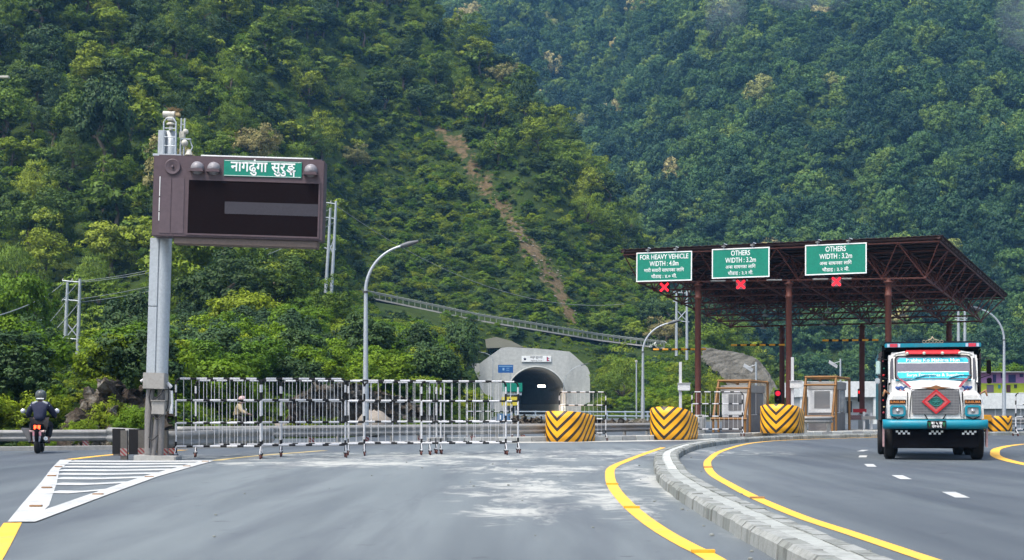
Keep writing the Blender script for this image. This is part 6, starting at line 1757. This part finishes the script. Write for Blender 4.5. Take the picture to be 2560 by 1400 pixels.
for s0, s1, y0, y1, m_ in ((1.0, 0.86, -0.055, -0.01, RED), (0.84, 0.62, -0.05, -0.01, paint("coral_red", (0.5, 0.08, 0.085), 0.5))):
    cx, cz = 0.02, Z_(1004)
    o1 = [(cx + 0.335 * s0, cz), (cx, cz + 0.30 * s0), (cx - 0.335 * s0, cz), (cx, cz - 0.30 * s0)]
    o2 = [(cx + 0.335 * s1, cz), (cx, cz + 0.30 * s1), (cx - 0.335 * s1, cz), (cx, cz - 0.30 * s1)]
    m = MB(); k = 4
    m.add([(x, y1, z) for x, z in o1] + [(x, y0, z) for x, z in o1] + [(x, y0, z) for x, z in o2] + [(x, y1, z) for x, z in o2], [(a * k + i, a * k + (i + 1) % k, (a + 1) * k + (i + 1) % k, (a + 1) * k + i) for a in range(3) for i in range(k)])
    dm_ = m.build("diamond_frame", m_, truck)
MB().prism([(0.02 + 0.15 * math.cos(a), Z_(1004) + 0.115 * math.sin(a)) for a in np.linspace(0, 2 * PI, 24, endpoint=False)], -0.03, -0.012).build("oval_badge", paint("badge_green", (0.0, 0.10, 0.08), 0.45), truck)
MB().tube([(0.02 + 0.14 * math.cos(a), -0.032, Z_(1004) + 0.105 * math.sin(a)) for a in np.linspace(0, 2 * PI, 24, endpoint=False)], 0.008, 5, closed=True).build("badge_ring", paint("badge_teal", (0.02, 0.22, 0.2), 0.45), truck, fix=False)
for pts in ([(-0.02, -0.035, Z_(1009)), (0.06, -0.035, Z_(999))], [(0.06, -0.035, Z_(1009)), (-0.02, -0.035, Z_(999))], [(-0.06, -0.035, Z_(1004)), (0.10, -0.035, Z_(1004))]): tube_part("badge_mark", paint("badge_teal", (0.02, 0.22, 0.2), 0.45), truck, pts, 0.009, 5)
MB().prism([(-0.42, Z_(969)), (-0.1, Z_(966.5)), (0.02, Z_(962)), (0.14, Z_(966.5)), (0.44, Z_(969.5)), (0.12, Z_(971.5)), (0.02, Z_(974)), (-0.1, Z_(971.5))], -0.03, 0.02).build("wing_ornament", BRONZE, truck, 0.008)
for sg in (-1, 1):
    MB().strip([(sg * 0.86, 0.98, Z_(946) + 0.03), (sg * 0.74, 0.6, Z_(956) + 0.03), (sg * 0.60, 0.1, Z_(973) + 0.05)], [(sg * 0.80, 0.98, Z_(946) + 0.035), (sg * 0.67, 0.6, Z_(956) + 0.04), (sg * 0.545, 0.1, Z_(973) + 0.06)]).build("bonnet_stripe", MAROON, truck)
    q = MB(); q.tube([(sg * 0.9, 0.72, Z_(966)), (sg * 0.84, 0.68, Z_(970)), (sg * 0.78, 0.62, Z_(966)), (sg * 0.72, 0.55, Z_(972)), (sg * 0.66, 0.45, Z_(964))], [0.03, 0.05, 0.035, 0.05, 0.02], 6)
    q.build("ribbon_bow", BLUE_R, truck, fix=False)
    tube_part("bow_tail", MAROON, truck, [(sg * 0.8, 0.6, Z_(974)), (sg * 0.74, 0.5, Z_(980)), (sg * 0.7, 0.42, Z_(976))], 0.022, 6)
    tube_part("chin_strut", BLACK, truck, [(sg * 0.17, 0.0, Z_(1049)), (sg * 0.25, 0.0, Z_(1036))], 0.012, 5)
# cab
cab_ = MB().prism([(0.92, 0.95), (0.92, 1.97), (1.16, 2.62), (1.3, 2.68), (2.3, 2.66), (2.3, 0.95)], -1.06, 1.06, 0, SWAP).build("cab", TWHITE, truck, 0.07, 3)
tilt = R(-20.9)
WSM = Matrix.Translation((0.0, 1.035, 2.27)) @ Matrix.Rotation(tilt, 4, 'X')
MB().prism(rrect(-0.925, 0.925, -0.345, 0.335, 0.11), -0.012, 0.0, 0, WSM).build("screen_seal", BLACK, truck)
MB().prism(rrect(-0.88, 0.88, -0.305, 0.30, 0.09), -0.02, -0.012, 0, WSM).build("windscreen", paint("windscreen_glass", (0.10, 0.10, 0.13), 0.1, 0, 0.15, (0.2, 0.2, 0.22), 2, 0, 0.7), truck)
s1_ = MB().prism([(-0.84, 0.13), (0.84, 0.13), (0.85, 0.2), (0.8, 0.262), (-0.8, 0.262), (-0.85, 0.2)], -0.024, -0.02, 0, WSM).build("upper_film", TEAL_L, truck)
s2_ = MB().prism([(-0.85, -0.12), (0.85, -0.12), (0.855, -0.2), (0.80, -0.285), (-0.80, -0.285), (-0.855, -0.2)], -0.024, -0.02, 0, WSM).build("lower_film", TEAL_L, truck)
rt = (PI / 2 + tilt, 0, 0)
def on_ws(x, z, off=-0.027): return (WSM @ Vector((x, off, z)))[:]
text("lettering", "Prabhu Ko Mahima Hun", 0.12, SIGN_WHITE, s1_, on_ws(0.0, 0.16), 1.28, rt, weight=0.012)
text("lettering", "Surya Enterprises & Suppliers", 0.11, SIGN_WHITE, s2_, on_ws(0.05, -0.235), 1.36, rt, weight=0.006)
for z in (0.127, -0.117): MB().box(-0.845, 0.845, -0.026, -0.02, z - 0.008, z + 0.008, 0, WSM).build("film_edge", SIGN_WHITE, truck)
for x in (-0.42, 0.40):
    wv = [(WSM @ Vector(p)) for p in ((x - 0.1, -0.035, -0.34), (x + 0.03, -0.045, -0.27), (x + 0.25, -0.045, -0.215), (x + 0.5, -0.04, -0.22))]
    tube_part("wiper", TEAL, truck, wv, [0.018, 0.016, 0.012, 0.008], 6)
vis = MB().prism([(1.04, 2.605), (1.07, 2.70), (1.3, 2.74), (1.3, 2.66)], -0.66, 0.66, 0, SWAP).build("roof_visor", RED, truck, 0.02)
for x in (-0.62, -0.21, 0.23, 0.64): MB().lathe([(0, 0.03), (0.035, 0.02), (0.04, 0)], 12, 0, Matrix.Translation((x, 1.0, 2.635)) @ Matrix.Rotation(PI / 2, 4, 'X')).build("visor_lamp", BEIGE, vis)
for sg in (-1, 1):
    tube_part("visor_end", TWHITE, truck, [(sg * 0.66, 1.1, 2.67), (sg * 0.88, 1.14, 2.63), (sg * 1.02, 1.22, 2.54)], [0.028, 0.028, 0.02], 8)
    dr = MB().prism([(1.15, 1.98), (1.32, 2.52), (2.1, 2.52), (2.1, 1.98)], -0.01, 0.01, 0, Matrix.Translation((sg * 1.07, 0, 0)) @ SWAP).build("side_window", GLASS_DARK, truck)
    tube_part("mirror_arm", BLACK, truck, [(sg * 1.05, 1.15, Z_(895)), (sg * 1.33, 1.02, Z_(890)), (sg * 1.36, 1.0, Z_(935)), (sg * 1.05, 1.12, Z_(945))], 0.014, 6)
    mr = box_part("mirror", paint("mirror_face", (0.40, 0.55, 0.53), 0.15, 0.1, 0.1) if sg < 0 else TBLK, truck, *sorted((sg * 1.27, sg * 1.38)), 0.95, 1.01, Z_(932), Z_(897), 0.02)
    box_part("lower_mirror", TBLK if sg > 0 else GALV, truck, *sorted((sg * 1.28, sg * 1.40)), 0.98, 1.03, Z_(957), Z_(942), 0.02)
    # carved and painted side posts of the load body
    sp_ = box_part("side_post", TBLK, truck, *sorted((sg * 1.10, sg * 1.22)), 2.35, 2.5, 0.9, 2.62, 0.01)
    for k in range(9):
        MB().lathe([(0, 0.02), (0.022, 0.015), (0.03 - 0.006 * (k % 3), 0)], 10, 0, Matrix.Translation((sg * 1.16 + 0.012 * math.sin(k * 2.1), 2.35, 1.15 + 0.165 * k + 0.02 * math.sin(k * 5))) @ Matrix.Rotation(PI / 2, 4, 'X')).build("painted_boss", (MAROON, paint("boss_yellow", (0.4, 0.33, 0.18), 0.5), RED, paint("boss_green", (0.0, 0.12, 0.08), 0.5))[k % 4], sp_)
for sg in (-1, 1):
    MB().prism([(sg * 0.945, -0.31), (sg * 1.035, -0.27), (sg * 1.01, 0.25), (sg * 0.955, 0.27)], -0.016, -0.002, 0, WSM).build("quarter_window", GLASS_DARK, truck)
    tube_part("door_pillar", TWHITE, truck, [(sg * 1.05, 0.93, 1.9), (sg * 1.05, 1.12, 2.5)], 0.022, 6)
    tube_part("fender_seam", TBLK, truck, [(sg * 0.645, 0.03, Z_(1046)), (sg * 0.64, 0.03, Z_(1000)), (sg * 0.635, 0.08, Z_(982)), (sg * 0.66, 0.5, Z_(976)), (sg * 0.72, 0.9, Z_(970))], 0.014, 6)
    tube_part("grille_seam", TBLK, truck, [(sg * 0.60, 0.0, Z_(1043)), (sg * 0.575, 0.0, Z_(1000)), (sg * 0.545, 0.02, Z_(974))], 0.009, 5)
    tube_part("door_seam", TBLK, truck, [(sg * 1.063, 0.98, 1.0), (sg * 1.063, 0.98, 1.95)], 0.01, 5)
    tube_part("door_handle", BLACK, truck, [(sg * 1.03, 0.915, 1.9), (sg * 1.07, 0.9, 1.84)], 0.02, 6)
tube_part("grille_seam", TBLK, truck, [(-0.545, 0.02, Z_(973)), (-0.3, -0.005, Z_(972)), (0.3, -0.005, Z_(972)), (0.545, 0.02, Z_(973))], 0.01, 5)
for (x0, x1, y_, z_) in ((-0.3, 0.05, 0.75, 0.0), (0.1, 0.35, 0.62, 0.0), (-0.1, 0.2, 0.5, 0.0)):
    MB().strip([(x0, y_, Z_(957) + 0.075), (x1, y_ + 0.02, Z_(957) + 0.075)], [(x0 + 0.03, y_ - 0.02, Z_(958) + 0.078), (x1 - 0.03, y_ - 0.01, Z_(958) + 0.078)]).build("bonnet_scuff", paint("scuff_grey", (0.3, 0.31, 0.32), 0.6), truck)
tube_part("screen_rail", TEAL, truck, [WSM @ Vector((-0.9, -0.02, -0.335)), WSM @ Vector((0, -0.035, -0.34)), WSM @ Vector((0.9, -0.02, -0.335))], 0.022, 6)
# tipper body with its head board
BODY = paint("body_dark", (0.05, 0.045, 0.05), 0.6, 0, 0.5, (0.12, 0.1, 0.09), 2.5)
box_part("load_body_side", BODY, truck, -1.24, -1.18, 2.5, 6.4, 0.95, 2.75, 0.01)
box_part("load_body_side", BODY, truck, 1.18, 1.24, 2.5, 6.4, 0.95, 2.75, 0.01)
box_part("head_board", TBLK, truck, -1.2, 1.2, 2.5, 2.58, 0.95, 2.9)
box_part("load_floor", BODY, truck, -1.18, 1.18, 2.58, 6.4, 0.95, 1.1)
box_part("tail_board", BODY, truck, -1.18, 1.18, 6.34, 6.4, 1.1, 2.6)
for k in range(6):
    for sg in (-1, 1): box_part("body_rib", TEAL if k % 2 else BODY, truck, *sorted((sg * 1.24, sg * 1.29)), 2.7 + k * 0.68, 2.8 + k * 0.68, 0.95, 2.7)
cn = MB().prism([(1.25, 2.74), (1.2, 2.84), (2.55, 3.0), (2.55, 2.72)], -1.14, 1.14, 0, SWAP).build("canopy_board", TBLK, truck, 0.01)
for sg in (-1, 1): MB().prism([(1.6, 2.72), (1.25, 2.74), (2.55, 2.45), (2.55, 2.74)], -0.02, 0.02, 0, Matrix.Translation((sg * 1.15, 0, 0)) @ SWAP).build("canopy_gusset", TBLK, truck)
tb = box_part("teal_band", TEAL, truck, -1.16, 1.16, 1.16, 1.21, 2.79, 2.895, 0.01)
for x in (-0.94, 0.95):
    box_part("red_reflector", paint("reflector_red", (0.55, 0.04, 0.07), 0.35), tb, x - 0.09, x + 0.09, 1.15, 1.165, 2.80, 2.885)
    for s2 in (-0.13, 0.13): box_part("pale_reflector", paint("pale_lilac", (0.4, 0.5, 0.62), 0.4), tb, x + s2 - 0.03, x + s2 + 0.03, 1.152, 1.165, 2.80, 2.885)
cr_ = MB()
for k in range(6): cr_.tube([(-0.2 + k * 0.085 + 0.036 * math.cos(a), 1.25, 2.935 + 0.036 * math.sin(a)) for a in np.linspace(0, 2 * PI, 14, endpoint=False)], 0.007, 5, closed=True)
cr_.tube([(-0.1, 1.25, 2.97), (-0.02, 1.25, 3.0), (0.0, 1.25, 3.06), (0.03, 1.25, 3.0), (0.12, 1.25, 2.97)], 0.018, 5)
cr_.build("roof_crest", paint("crest_brass", (0.4, 0.33, 0.22), 0.4, 0.4), truck, fix=False)
box_part("side_tank", paint("tank_grey", (0.12, 0.12, 0.12), 0.5, 0, 0.5), truck, -1.15, -0.75, 2.5, 3.6, 0.5, 0.95, 0.05)

# ------------------------------------------------------------------ people
SKIN = paint("skin", (0.25, 0.13, 0.085), 0.6, 0, 0.05, (0.2, 0.1, 0.07), 3)
def skin_obj(name, joints, edges, mat, parent, sub=2, root=0):
    """one continuous surface grown round a skeleton of joints (position, radius)"""
    me = bpy.data.meshes.new(name)
    me.from_pydata([j[0] for j in joints], edges, [])
    o = bpy.data.objects.new(name, me); COL.objects.link(o); o.parent = parent
    o.modifiers.new("skin", 'SKIN').use_smooth_shade = True
    for i, j in enumerate(joints):
        r_ = j[1] if isinstance(j[1], tuple) else (j[1], j[1])
        me.skin_vertices[0].data[i].radius = r_
        me.skin_vertices[0].data[i].use_root = (i == root)
    me.materials.append(mat)
    s_ = o.modifiers.new("sub", 'SUBSURF'); s_.levels = sub; s_.render_levels = sub
    return o
def rider(loc, rz, label, jacket, trousers, helmet, shoe, shoulder=None):
    """seated on a motorcycle, riding towards local +y"""
    t = thing("person", label, "person", loc, rz)
    hipz = 0.86
    J = [((0, 0.0, hipz), 0.15), ((0, 0.06, 1.06), 0.14), ((0, 0.14, 1.28), 0.165), ((0, 0.19, 1.42), 0.07), ((0, 0.24, 1.55), 0.085), ((0, 0.26, 1.65), 0.06)]
    E = [(0, 1), (1, 2), (2, 3), (3, 4), (4, 5)]
    hands = []
    for sg in (-1, 1):
        b0 = len(J)
        J += [((sg * 0.19, 0.15, 1.36), 0.075), ((sg * 0.33, 0.25, 1.14), 0.05), ((sg * 0.36, 0.48, 1.03), 0.036), ((sg * 0.36, 0.57, 1.02), 0.03)]
        E += [(2, b0), (b0, b0 + 1), (b0 + 1, b0 + 2), (b0 + 2, b0 + 3)]
        for k, dx in enumerate((-0.036, -0.012, 0.012, 0.036)):      # four fingers closed round the grip
            f0 = len(J)
            ln = (0.9, 1.0, 0.95, 0.8)[k]
            J += [((sg * 0.36 + dx, 0.60 + 0.028 * ln, 1.015), 0.010), ((sg * 0.36 + dx, 0.62 + 0.01 * ln, 0.985), 0.009)]
            E += [(b0 + 3, f0), (f0, f0 + 1)]
        f0 = len(J)
        J += [((sg * 0.315, 0.57, 0.995), 0.011)]; E += [(b0 + 3, f0)]
        l0 = len(J)
        J += [((sg * 0.11, 0.05, hipz - 0.02), 0.11), ((sg * 0.24, 0.42, 0.80), 0.075), ((sg * 0.20, 0.20, 0.42), 0.052), ((sg * 0.20, 0.16, 0.33), 0.04), ((sg * 0.21, 0.33, 0.29), 0.035)]
        E += [(0, l0), (l0, l0 + 1), (l0 + 1, l0 + 2), (l0 + 2, l0 + 3), (l0 + 3, l0 + 4)]
    skin_obj("body", J, E, SKIN, t)
    def grow(idx, k): return [(J[i][0], (J[i][1] if not isinstance(J[i][1], tuple) else J[i][1][0]) + k) for i in idx]
    # jacket: torso and sleeves
    a1, a2 = 6, 6 + 4 + 9 + 5
    A_ = [6, 7, 8]; nfing = 9
    off2 = 6 + 4 + nfing + 5
    B_ = [off2, off2 + 1, off2 + 2]
    jk = skin_obj("jacket", grow([0, 1, 2, 3] + A_ + B_, 0.04), [(0, 1), (1, 2), (2, 3), (2, 4), (4, 5), (5, 6), (2, 7), (7, 8), (8, 9)], jacket, t)
    l1 = 6 + 4 + nfing; l2 = off2 + 4 + nfing
    skin_obj("trousers", grow([0, l1, l1 + 1, l1 + 2, l2, l2 + 1, l2 + 2], 0.034), [(0, 1), (1, 2), (2, 3), (0, 4), (4, 5), (5, 6)], trousers, t)
    for b_ in (l1, l2): skin_obj("shoe", grow([b_ + 3, b_ + 4], 0.018), [(0, 1)], shoe, t, 1)
    MH = Matrix.Translation((0, 0.25, 1.62))
    hm = MB().lathe([(0.135, -0.13), (0.158, -0.06), (0.165, 0.02), (0.15, 0.09), (0.105, 0.145), (0.05, 0.168), (0, 0.172)], 20, 0, MH).build("helmet", helmet, t)
    hm.scale = (0.95, 1.0, 1.0)
    MB().prism([(-0.13, -0.05), (0.13, -0.05), (0.12, 0.05), (-0.12, 0.05)], 0.10, 0.17, 0, MH).build("visor", GLASS_DARK, hm, 0.02)
    MB().box(-0.11, 0.11, -0.17, -0.14, -0.10, -0.065, 0, MH).build("helmet_trim", SIGN_WHITE, hm, 0.008)
    if shoulder:
        for sg in (-1, 1): MB().tube([(sg * 0.07, 0.08, 1.455), (sg * 0.17, 0.07, 1.405), (sg * 0.245, 0.10, 1.33)], [0.03, 0.042, 0.035], 8).build("shoulder_patch", shoulder, jk)
    return t
def motorcycle(loc, rz, label, bodycol):
    t = thing("motorcycle", label, "motorcycle", loc, rz)
    def mwheel(y, r_, w_):
        M = Matrix.Translation((0, y, r_)) @ Matrix.Rotation(PI / 2, 4, 'Y')
        o = MB().lathe([(r_ * 0.68, -w_ / 2), (r_ * 0.9, -w_ / 2), (r_, -w_ * 0.15), (r_, w_ * 0.15), (r_ * 0.9, w_ / 2), (r_ * 0.68, w_ / 2), (r_ * 0.68, -w_ / 2)], 28, 0, M).build("wheel", RUBBER, t)
        MB().lathe([(r_ * 0.66, -w_ * 0.3), (r_ * 0.7, -w_ * 0.35), (r_ * 0.7, w_ * 0.35), (r_ * 0.66, w_ * 0.3), (r_ * 0.66, -w_ * 0.3)], 24, 0, M).build("rim", GALV_DULL, o)
        sp_ = MB()
        for k in range(5): sp_.tube([(0, y, r_), (0, y + math.cos(k * 1.2566) * r_ * 0.68, r_ + math.sin(k * 1.2566) * r_ * 0.68)], 0.018, 5)
        sp_.build("spokes", TBLK, o, fix=False)
    mwheel(0, 0.31, 0.15); mwheel(1.3, 0.31, 0.11)
    tube_part("swing_arm", TBLK, t, [(0.09, 0, 0.31), (0.09, 0.5, 0.36)], 0.03, 6)
    MB().cbox((0, 0.62, 0.42), (0.3, 0.42, 0.34)).build("engine", paint("engine_grey", (0.08, 0.08, 0.085), 0.5, 0.3), t, 0.05)
    loft([[Vector((x * 0.5, 0.15, 0.72 + z)) for x, z in rrect(-0.22, 0.22, -0.07, 0.07, 0.06)], [Vector((x, 0.5, 0.73 + z)) for x, z in rrect(-0.16, 0.16, -0.09, 0.09, 0.06)], [Vector((x, 0.75, 0.84 + z)) for x, z in rrect(-0.16, 0.16, -0.12, 0.11, 0.08)], [Vector((x, 1.0, 0.84 + z)) for x, z in rrect(-0.11, 0.11, -0.1, 0.09, 0.07)]]).build("tank_and_seat", bodycol, t)
    loft([[Vector((x, -0.22, 0.76 + z)) for x, z in rrect(-0.08, 0.08, -0.05, 0.05, 0.03)], [Vector((x, 0.2, 0.76 + z)) for x, z in rrect(-0.14, 0.14, -0.08, 0.07, 0.05)]]).build("tail_unit", bodycol, t)
    tl = MB()
    for x in (-0.045, 0.055): tl.add([(x - 0.035, -0.245, 0.685), (x + 0.03, -0.245, 0.68), (x + 0.04, -0.24, 0.79), (x - 0.03, -0.24, 0.795)], [(0, 1, 2, 3)])
    tl.build("tail_light", emit("tail_lamp", (1.0, 0.06, 0.015), 2.6), t)
    box_part("number_plate", paint("plate_pink", (0.5, 0.22, 0.27), 0.5), t, -0.11, 0.12, -0.27, -0.255, 0.50, 0.61)
    MB().prism([(-0.09, 0.34), (0.09, 0.34), (0.11, 0.49), (-0.11, 0.49)], -0.29, -0.26).build("mud_flap", paint("flap_grey", (0.3, 0.31, 0.36), 0.5), t)
    tube_part("rear_mudguard", TBLK, t, [(0, -0.2, 0.68), (0, -0.3, 0.5), (0, -0.3, 0.36)], [0.07, 0.06, 0.05], 6)
    for sg in (-1, 1): tube_part("indicator", paint("indicator_pale", (0.5, 0.35, 0.33), 0.4), t, [(sg * 0.06, -0.2, 0.62), (sg * 0.2, -0.2, 0.62)], [0.012, 0.045], 8)
    tube_part("exhaust", paint("chrome", (0.5, 0.5, 0.5), 0.2, 0.8, 0.1), t, [(0.2, 0.6, 0.3), (0.22, 0.1, 0.36), (0.23, -0.15, 0.42)], [0.025, 0.055, 0.06], 10)
    MB().lathe([(0.028, 0), (0.06, 0.0), (0.055, 0.01), (0.03, 0.01)], 14, 0, Matrix.Translation((0.23, -0.155, 0.42)) @ Matrix.Rotation(PI / 2, 4, 'X')).build("exhaust_tip", SIGN_WHITE, t)
    gd = MB().prism([(-0.45, 0.72), (-0.20, 0.70), (-0.16, 0.36), (-0.22, 0.30)], -0.1, 0.34).build("leg_guard", paint("guard_grey", (0.13, 0.135, 0.14), 0.5, 0.1, 0.4), t, 0.02)
    for sg in (-1, 1):
        tube_part("fork", TBLK, t, [(sg * 0.08, 1.3, 0.31), (sg * 0.08, 1.05, 0.95)], 0.025, 6)
        tube_part("mirror_stem", TBLK, t, [(sg * 0.3, 0.72, 1.0), (sg * 0.42, 0.72, 1.16)], 0.01, 5)
        MB().lathe([(0, -0.012), (0.07, -0.01), (0.07, 0.01), (0, 0.012)], 14, 0, Matrix.Translation((sg * 0.46, 0.72, 1.19)) @ Matrix.Rotation(PI / 2, 4, 'X')).build("mirror", paint("mirror_bright", (0.6, 0.63, 0.68), 0.15, 0.3, 0.05), t)
        tube_part("footrest", TBLK, t, [(sg * 0.1, 0.25, 0.3), (sg * 0.27, 0.25, 0.3)], 0.015, 6)
    tube_part("handlebar", TBLK, t, [(-0.42, 0.6, 1.0), (-0.2, 0.72, 1.02), (0.2, 0.72, 1.02), (0.42, 0.6, 1.0)], 0.018, 8)
    MB().cbox((0, 1.1, 0.92), (0.2, 0.14, 0.2)).build("headlight", TBLK, t, 0.04)
    return t
NAVY = paint("navy_jacket", (0.011, 0.015, 0.042), 0.8, 0, 0.2, (0.03, 0.035, 0.06), 4)
DARKT2 = paint("dark_trousers", (0.012, 0.012, 0.015), 0.85, 0, 0.2)
GREYP = paint("grey_patch", (0.34, 0.36, 0.38), 0.7, 0, 0.1)
SHOE = paint("brown_shoe", (0.18, 0.09, 0.07), 0.7)
HELM = paint("dark_helmet", (0.05, 0.06, 0.06), 0.3, 0, 0.5, (0.25, 0.28, 0.27), 8)
mp_ = GX(94, 40.3, 0)
motorcycle(mp_, R(13), "motorcycle with its red tail lamp lit, riding away on the far left", TBLK)
rider(mp_ + Vector((-0.04, 0.30, 0)), R(11), "person in a navy jacket and dark helmet riding the motorcycle away at the far left", NAVY, DARKT2, HELM, SHOE, GREYP)
mq = GX(590, 60, 0)
PINKH = paint("pink_helmet", (0.5, 0.34, 0.33), 0.45, 0, 0.2)
motorcycle(mq + Vector((-0.3, 0, -0.0)), R(-80), "motorcycle passing behind the long guardrail, only its upper parts showing", TBLK)
rider(mq, R(-82), "person in a beige jacket and a pinkish helmet riding behind the long guardrail", paint("beige_jacket", (0.38, 0.31, 0.2), 0.85), DARKT2, PINKH, SHOE)
# ------------------------------------------------------------------ rocks
ROCK, nt, b = new_mat("rock_cut")
tc = N(nt, "ShaderNodeTexCoord"); oc = tc.outputs["Object"]
n1 = noise(nt, 0.9, 8, 0.7, oc, 0.4); n2 = noise(nt, 5, 6, 0.7, oc)
cc = ramp(nt, n1.outputs[0], [(0.3, (0.02, 0.016, 0.013)), (0.45, (0.07, 0.055, 0.042)), (0.53, (0.10, 0.085, 0.062)), (0.6, (0.22, 0.205, 0.175)), (0.66, (0.11, 0.10, 0.07)), (0.74, (0.04, 0.055, 0.018))])
nt.links.new(cc.outputs[0], b.inputs["Base Color"]); b.inputs["Roughness"].default_value = 0.95; b.inputs["Specular IOR Level"].default_value = 0.1
bump(nt, b, n2.outputs[0], 0.9, 0.25)
def rock_face(poly_top, y0, y1, label, seed):
    r_ = np.random.RandomState(seed)
    t = []
    n_, k_ = 34, 12
    vs = []
    for i in range(n_):
        u = i / (n_ - 1)
        px_ = np.interp(u, [0, 1], [poly_top[0][0], poly_top[-1][0]])
        py_ = np.interp(px_, [p[0] for p in poly_top], [p[1] for p in poly_top])
        Yb = y0 + (y1 - y0) * u
        base = GX(px_, Yb, -0.1)
        hgt = CAM_H + (HY - py_) / F * (Yb + 1) - base.z
        for j in range(k_):
            f = j / (k_ - 1)
            vs.append((base.x + r_.normal() * 0.10, base.y + f * 1.7 + r_.normal() * 0.22 + 0.5 * math.sin(i * 0.9 + j * 0.5), base.z + hgt * f + r_.normal() * 0.07))
    fs = [(i * k_ + j, (i + 1) * k_ + j, (i + 1) * k_ + j + 1, i * k_ + j + 1) for i in range(n_ - 1) for j in range(k_ - 1)]
    m_ = MB().add(vs, fs, 0, False)
    o = m_.build("rock_face", ROCK, None)
    sb = o.modifiers.new("sub", 'SUBSURF'); sb.subdivision_type = 'SIMPLE'; sb.levels = sb.render_levels = 2
    tx = bpy.data.textures.new("rock_relief", 'VORONOI'); tx.noise_scale = 0.6; tx.distance_metric = 'MANHATTAN'
    dp = o.modifiers.new("relief", 'DISPLACE'); dp.texture = tx; dp.texture_coords = 'GLOBAL'; dp.strength = 0.5
    return tag(o, label, "rock face")
rock_face([(150, 1050), (185, 990), (235, 955), (290, 962), (335, 985), (390, 1030)], 46.9, 49.4, "stained rock face in the bushes between the rider and the display post", 3)
rock_face([(720, 1000), (760, 960), (840, 952), (900, 965), (960, 985), (1030, 1000), (1090, 1010)], 61, 83, "dark rock bank behind the barriers around the curved lamp post", 4)
rock_face([(1275, 1040), (1330, 1050), (1400, 1053), (1540, 1052), (1650, 1050)], 96, 90, "low stony bank under the bluish rail beyond the barriers", 6)
bo = MB()
for (px_, Y_, s_, lab) in ((935, 64, 0.75, "big pale round boulder right of the curved lamp post"), (700, 62, 0.35, "small boulder at the foot of the rock bank left of the lamp post")):
    r_ = np.random.RandomState(int(px_))
    pts_ = []
    m = MB()
    prof = [(0.0, -0.3)] + [(s_ * math.cos(a) * (0.95 + 0.1 * r_.rand()), s_ * 0.85 * math.sin(a) + s_ * 0.4) for a in np.linspace(-0.6, PI / 2, 8)]
    m.lathe(prof, 14)
    m.v = [(x + r_.normal() * 0.04, y + r_.normal() * 0.04, z + r_.normal() * 0.03) for x, y, z in m.v]
    tag(m.build("boulder", paint("boulder_grey", (0.26, 0.23, 0.19), 0.95, 0, 0.5, (0.12, 0.11, 0.09), 2, 0.5), None, loc=GX(px_, Y_, 0.25)), lab, "boulder")
# pale stones lying in the landslide scar
r_ = np.random.RandomState(12)
k = 0
stm = MB()
while k < 70:
    py_ = r_.uniform(480, 800); cx = np.interp(py_, [p[1] for p in SCAR], [p[0] for p in SCAR]); w_ = np.interp(py_, [p[1] for p in SCAR], SCARW)
    px_ = cx + r_.uniform(-0.8, 0.8) * w_
    Ys = np.arange(262, 420, 1.0); Xs = (px_ - 1280) / F * Ys; zz_ = hill_z(Xs, Ys); e = HY - (zz_ - CAM_H) / Ys * F
    j = np.argmax(e < py_)
    if j == 0: continue
    s_ = r_.uniform(0.08, 0.3)
    stm.lathe([(0, -s_ * 0.4), (s_, -s_ * 0.1), (s_ * 0.8, s_ * 0.45), (0, s_ * 0.6)], 6, 0, Matrix.Translation((Xs[j], Ys[j], zz_[j] + s_ * 0.2)) @ Matrix.Rotation(r_.uniform(0, 6), 4, 'Z'), False)
    k += 1
tag(stm.build("scar_rubble", paint("scar_stone", (0.36, 0.33, 0.28), 0.95, 0, 0.4), None, fix=False), "pale rubble strewn down the brown landslide scar", "rubble", kind="stuff")

# ------------------------------------------------------------------ the air between here and the mountain
hz_m = bpy.data.materials.new("haze_air"); hz_m.use_nodes = True
nt = hz_m.node_tree; nt.nodes.clear()
ov = nt.nodes.new("ShaderNodeOutputMaterial"); pv = nt.nodes.new("ShaderNodeVolumePrincipled")
pv.inputs["Color"].default_value = (0.24, 0.58, 1.0, 1)
pv.inputs["Density"].default_value = 0.0002
pv.inputs["Anisotropy"].default_value = 0.2
nt.links.new(pv.outputs[0], ov.inputs["Volume"])
haze = MB().box(-360, 620, -80, 1040, -1.5, 470).build("haze", hz_m)
haze["kind"] = "stuff"; haze["label"] = "thin blue haze in the valley air"
# scraps of mist hanging against the upper slopes of the mountain
mm = bpy.data.materials.new("mist_air"); mm.use_nodes = True
nt = mm.node_tree; nt.nodes.clear()
ov = nt.nodes.new("ShaderNodeOutputMaterial"); pv = nt.nodes.new("ShaderNodeVolumePrincipled")
pv.inputs["Color"].default_value = (0.85, 0.92, 1.0, 1); pv.inputs["Density"].default_value = 0.0045
nt.links.new(pv.outputs[0], ov.inputs["Volume"])
for (px_, py_, Y_, rx, rz_, lab) in ((1815, 30, 600, 9, 17, "small wisp of mist rising before the mountain above the middle signs"), (2040, -20, 610, 26, 8, "flat wisp of mist at the picture's top before the mountain"), (2570, 40, 560, 13, 16, "wisp of mist at the right edge before the mountain")):
    c = P(px_, py_, Y_)
    m = MB().lathe([(0, -1)] + [(math.cos(a), math.sin(a)) for a in np.linspace(-1.4, 1.4, 12)] + [(0, 1)], 20).build("mist", mm, None, loc=c)
    m.scale = (rx, 12, rz_)
    tag(m, lab, "mist", None, "stuff")
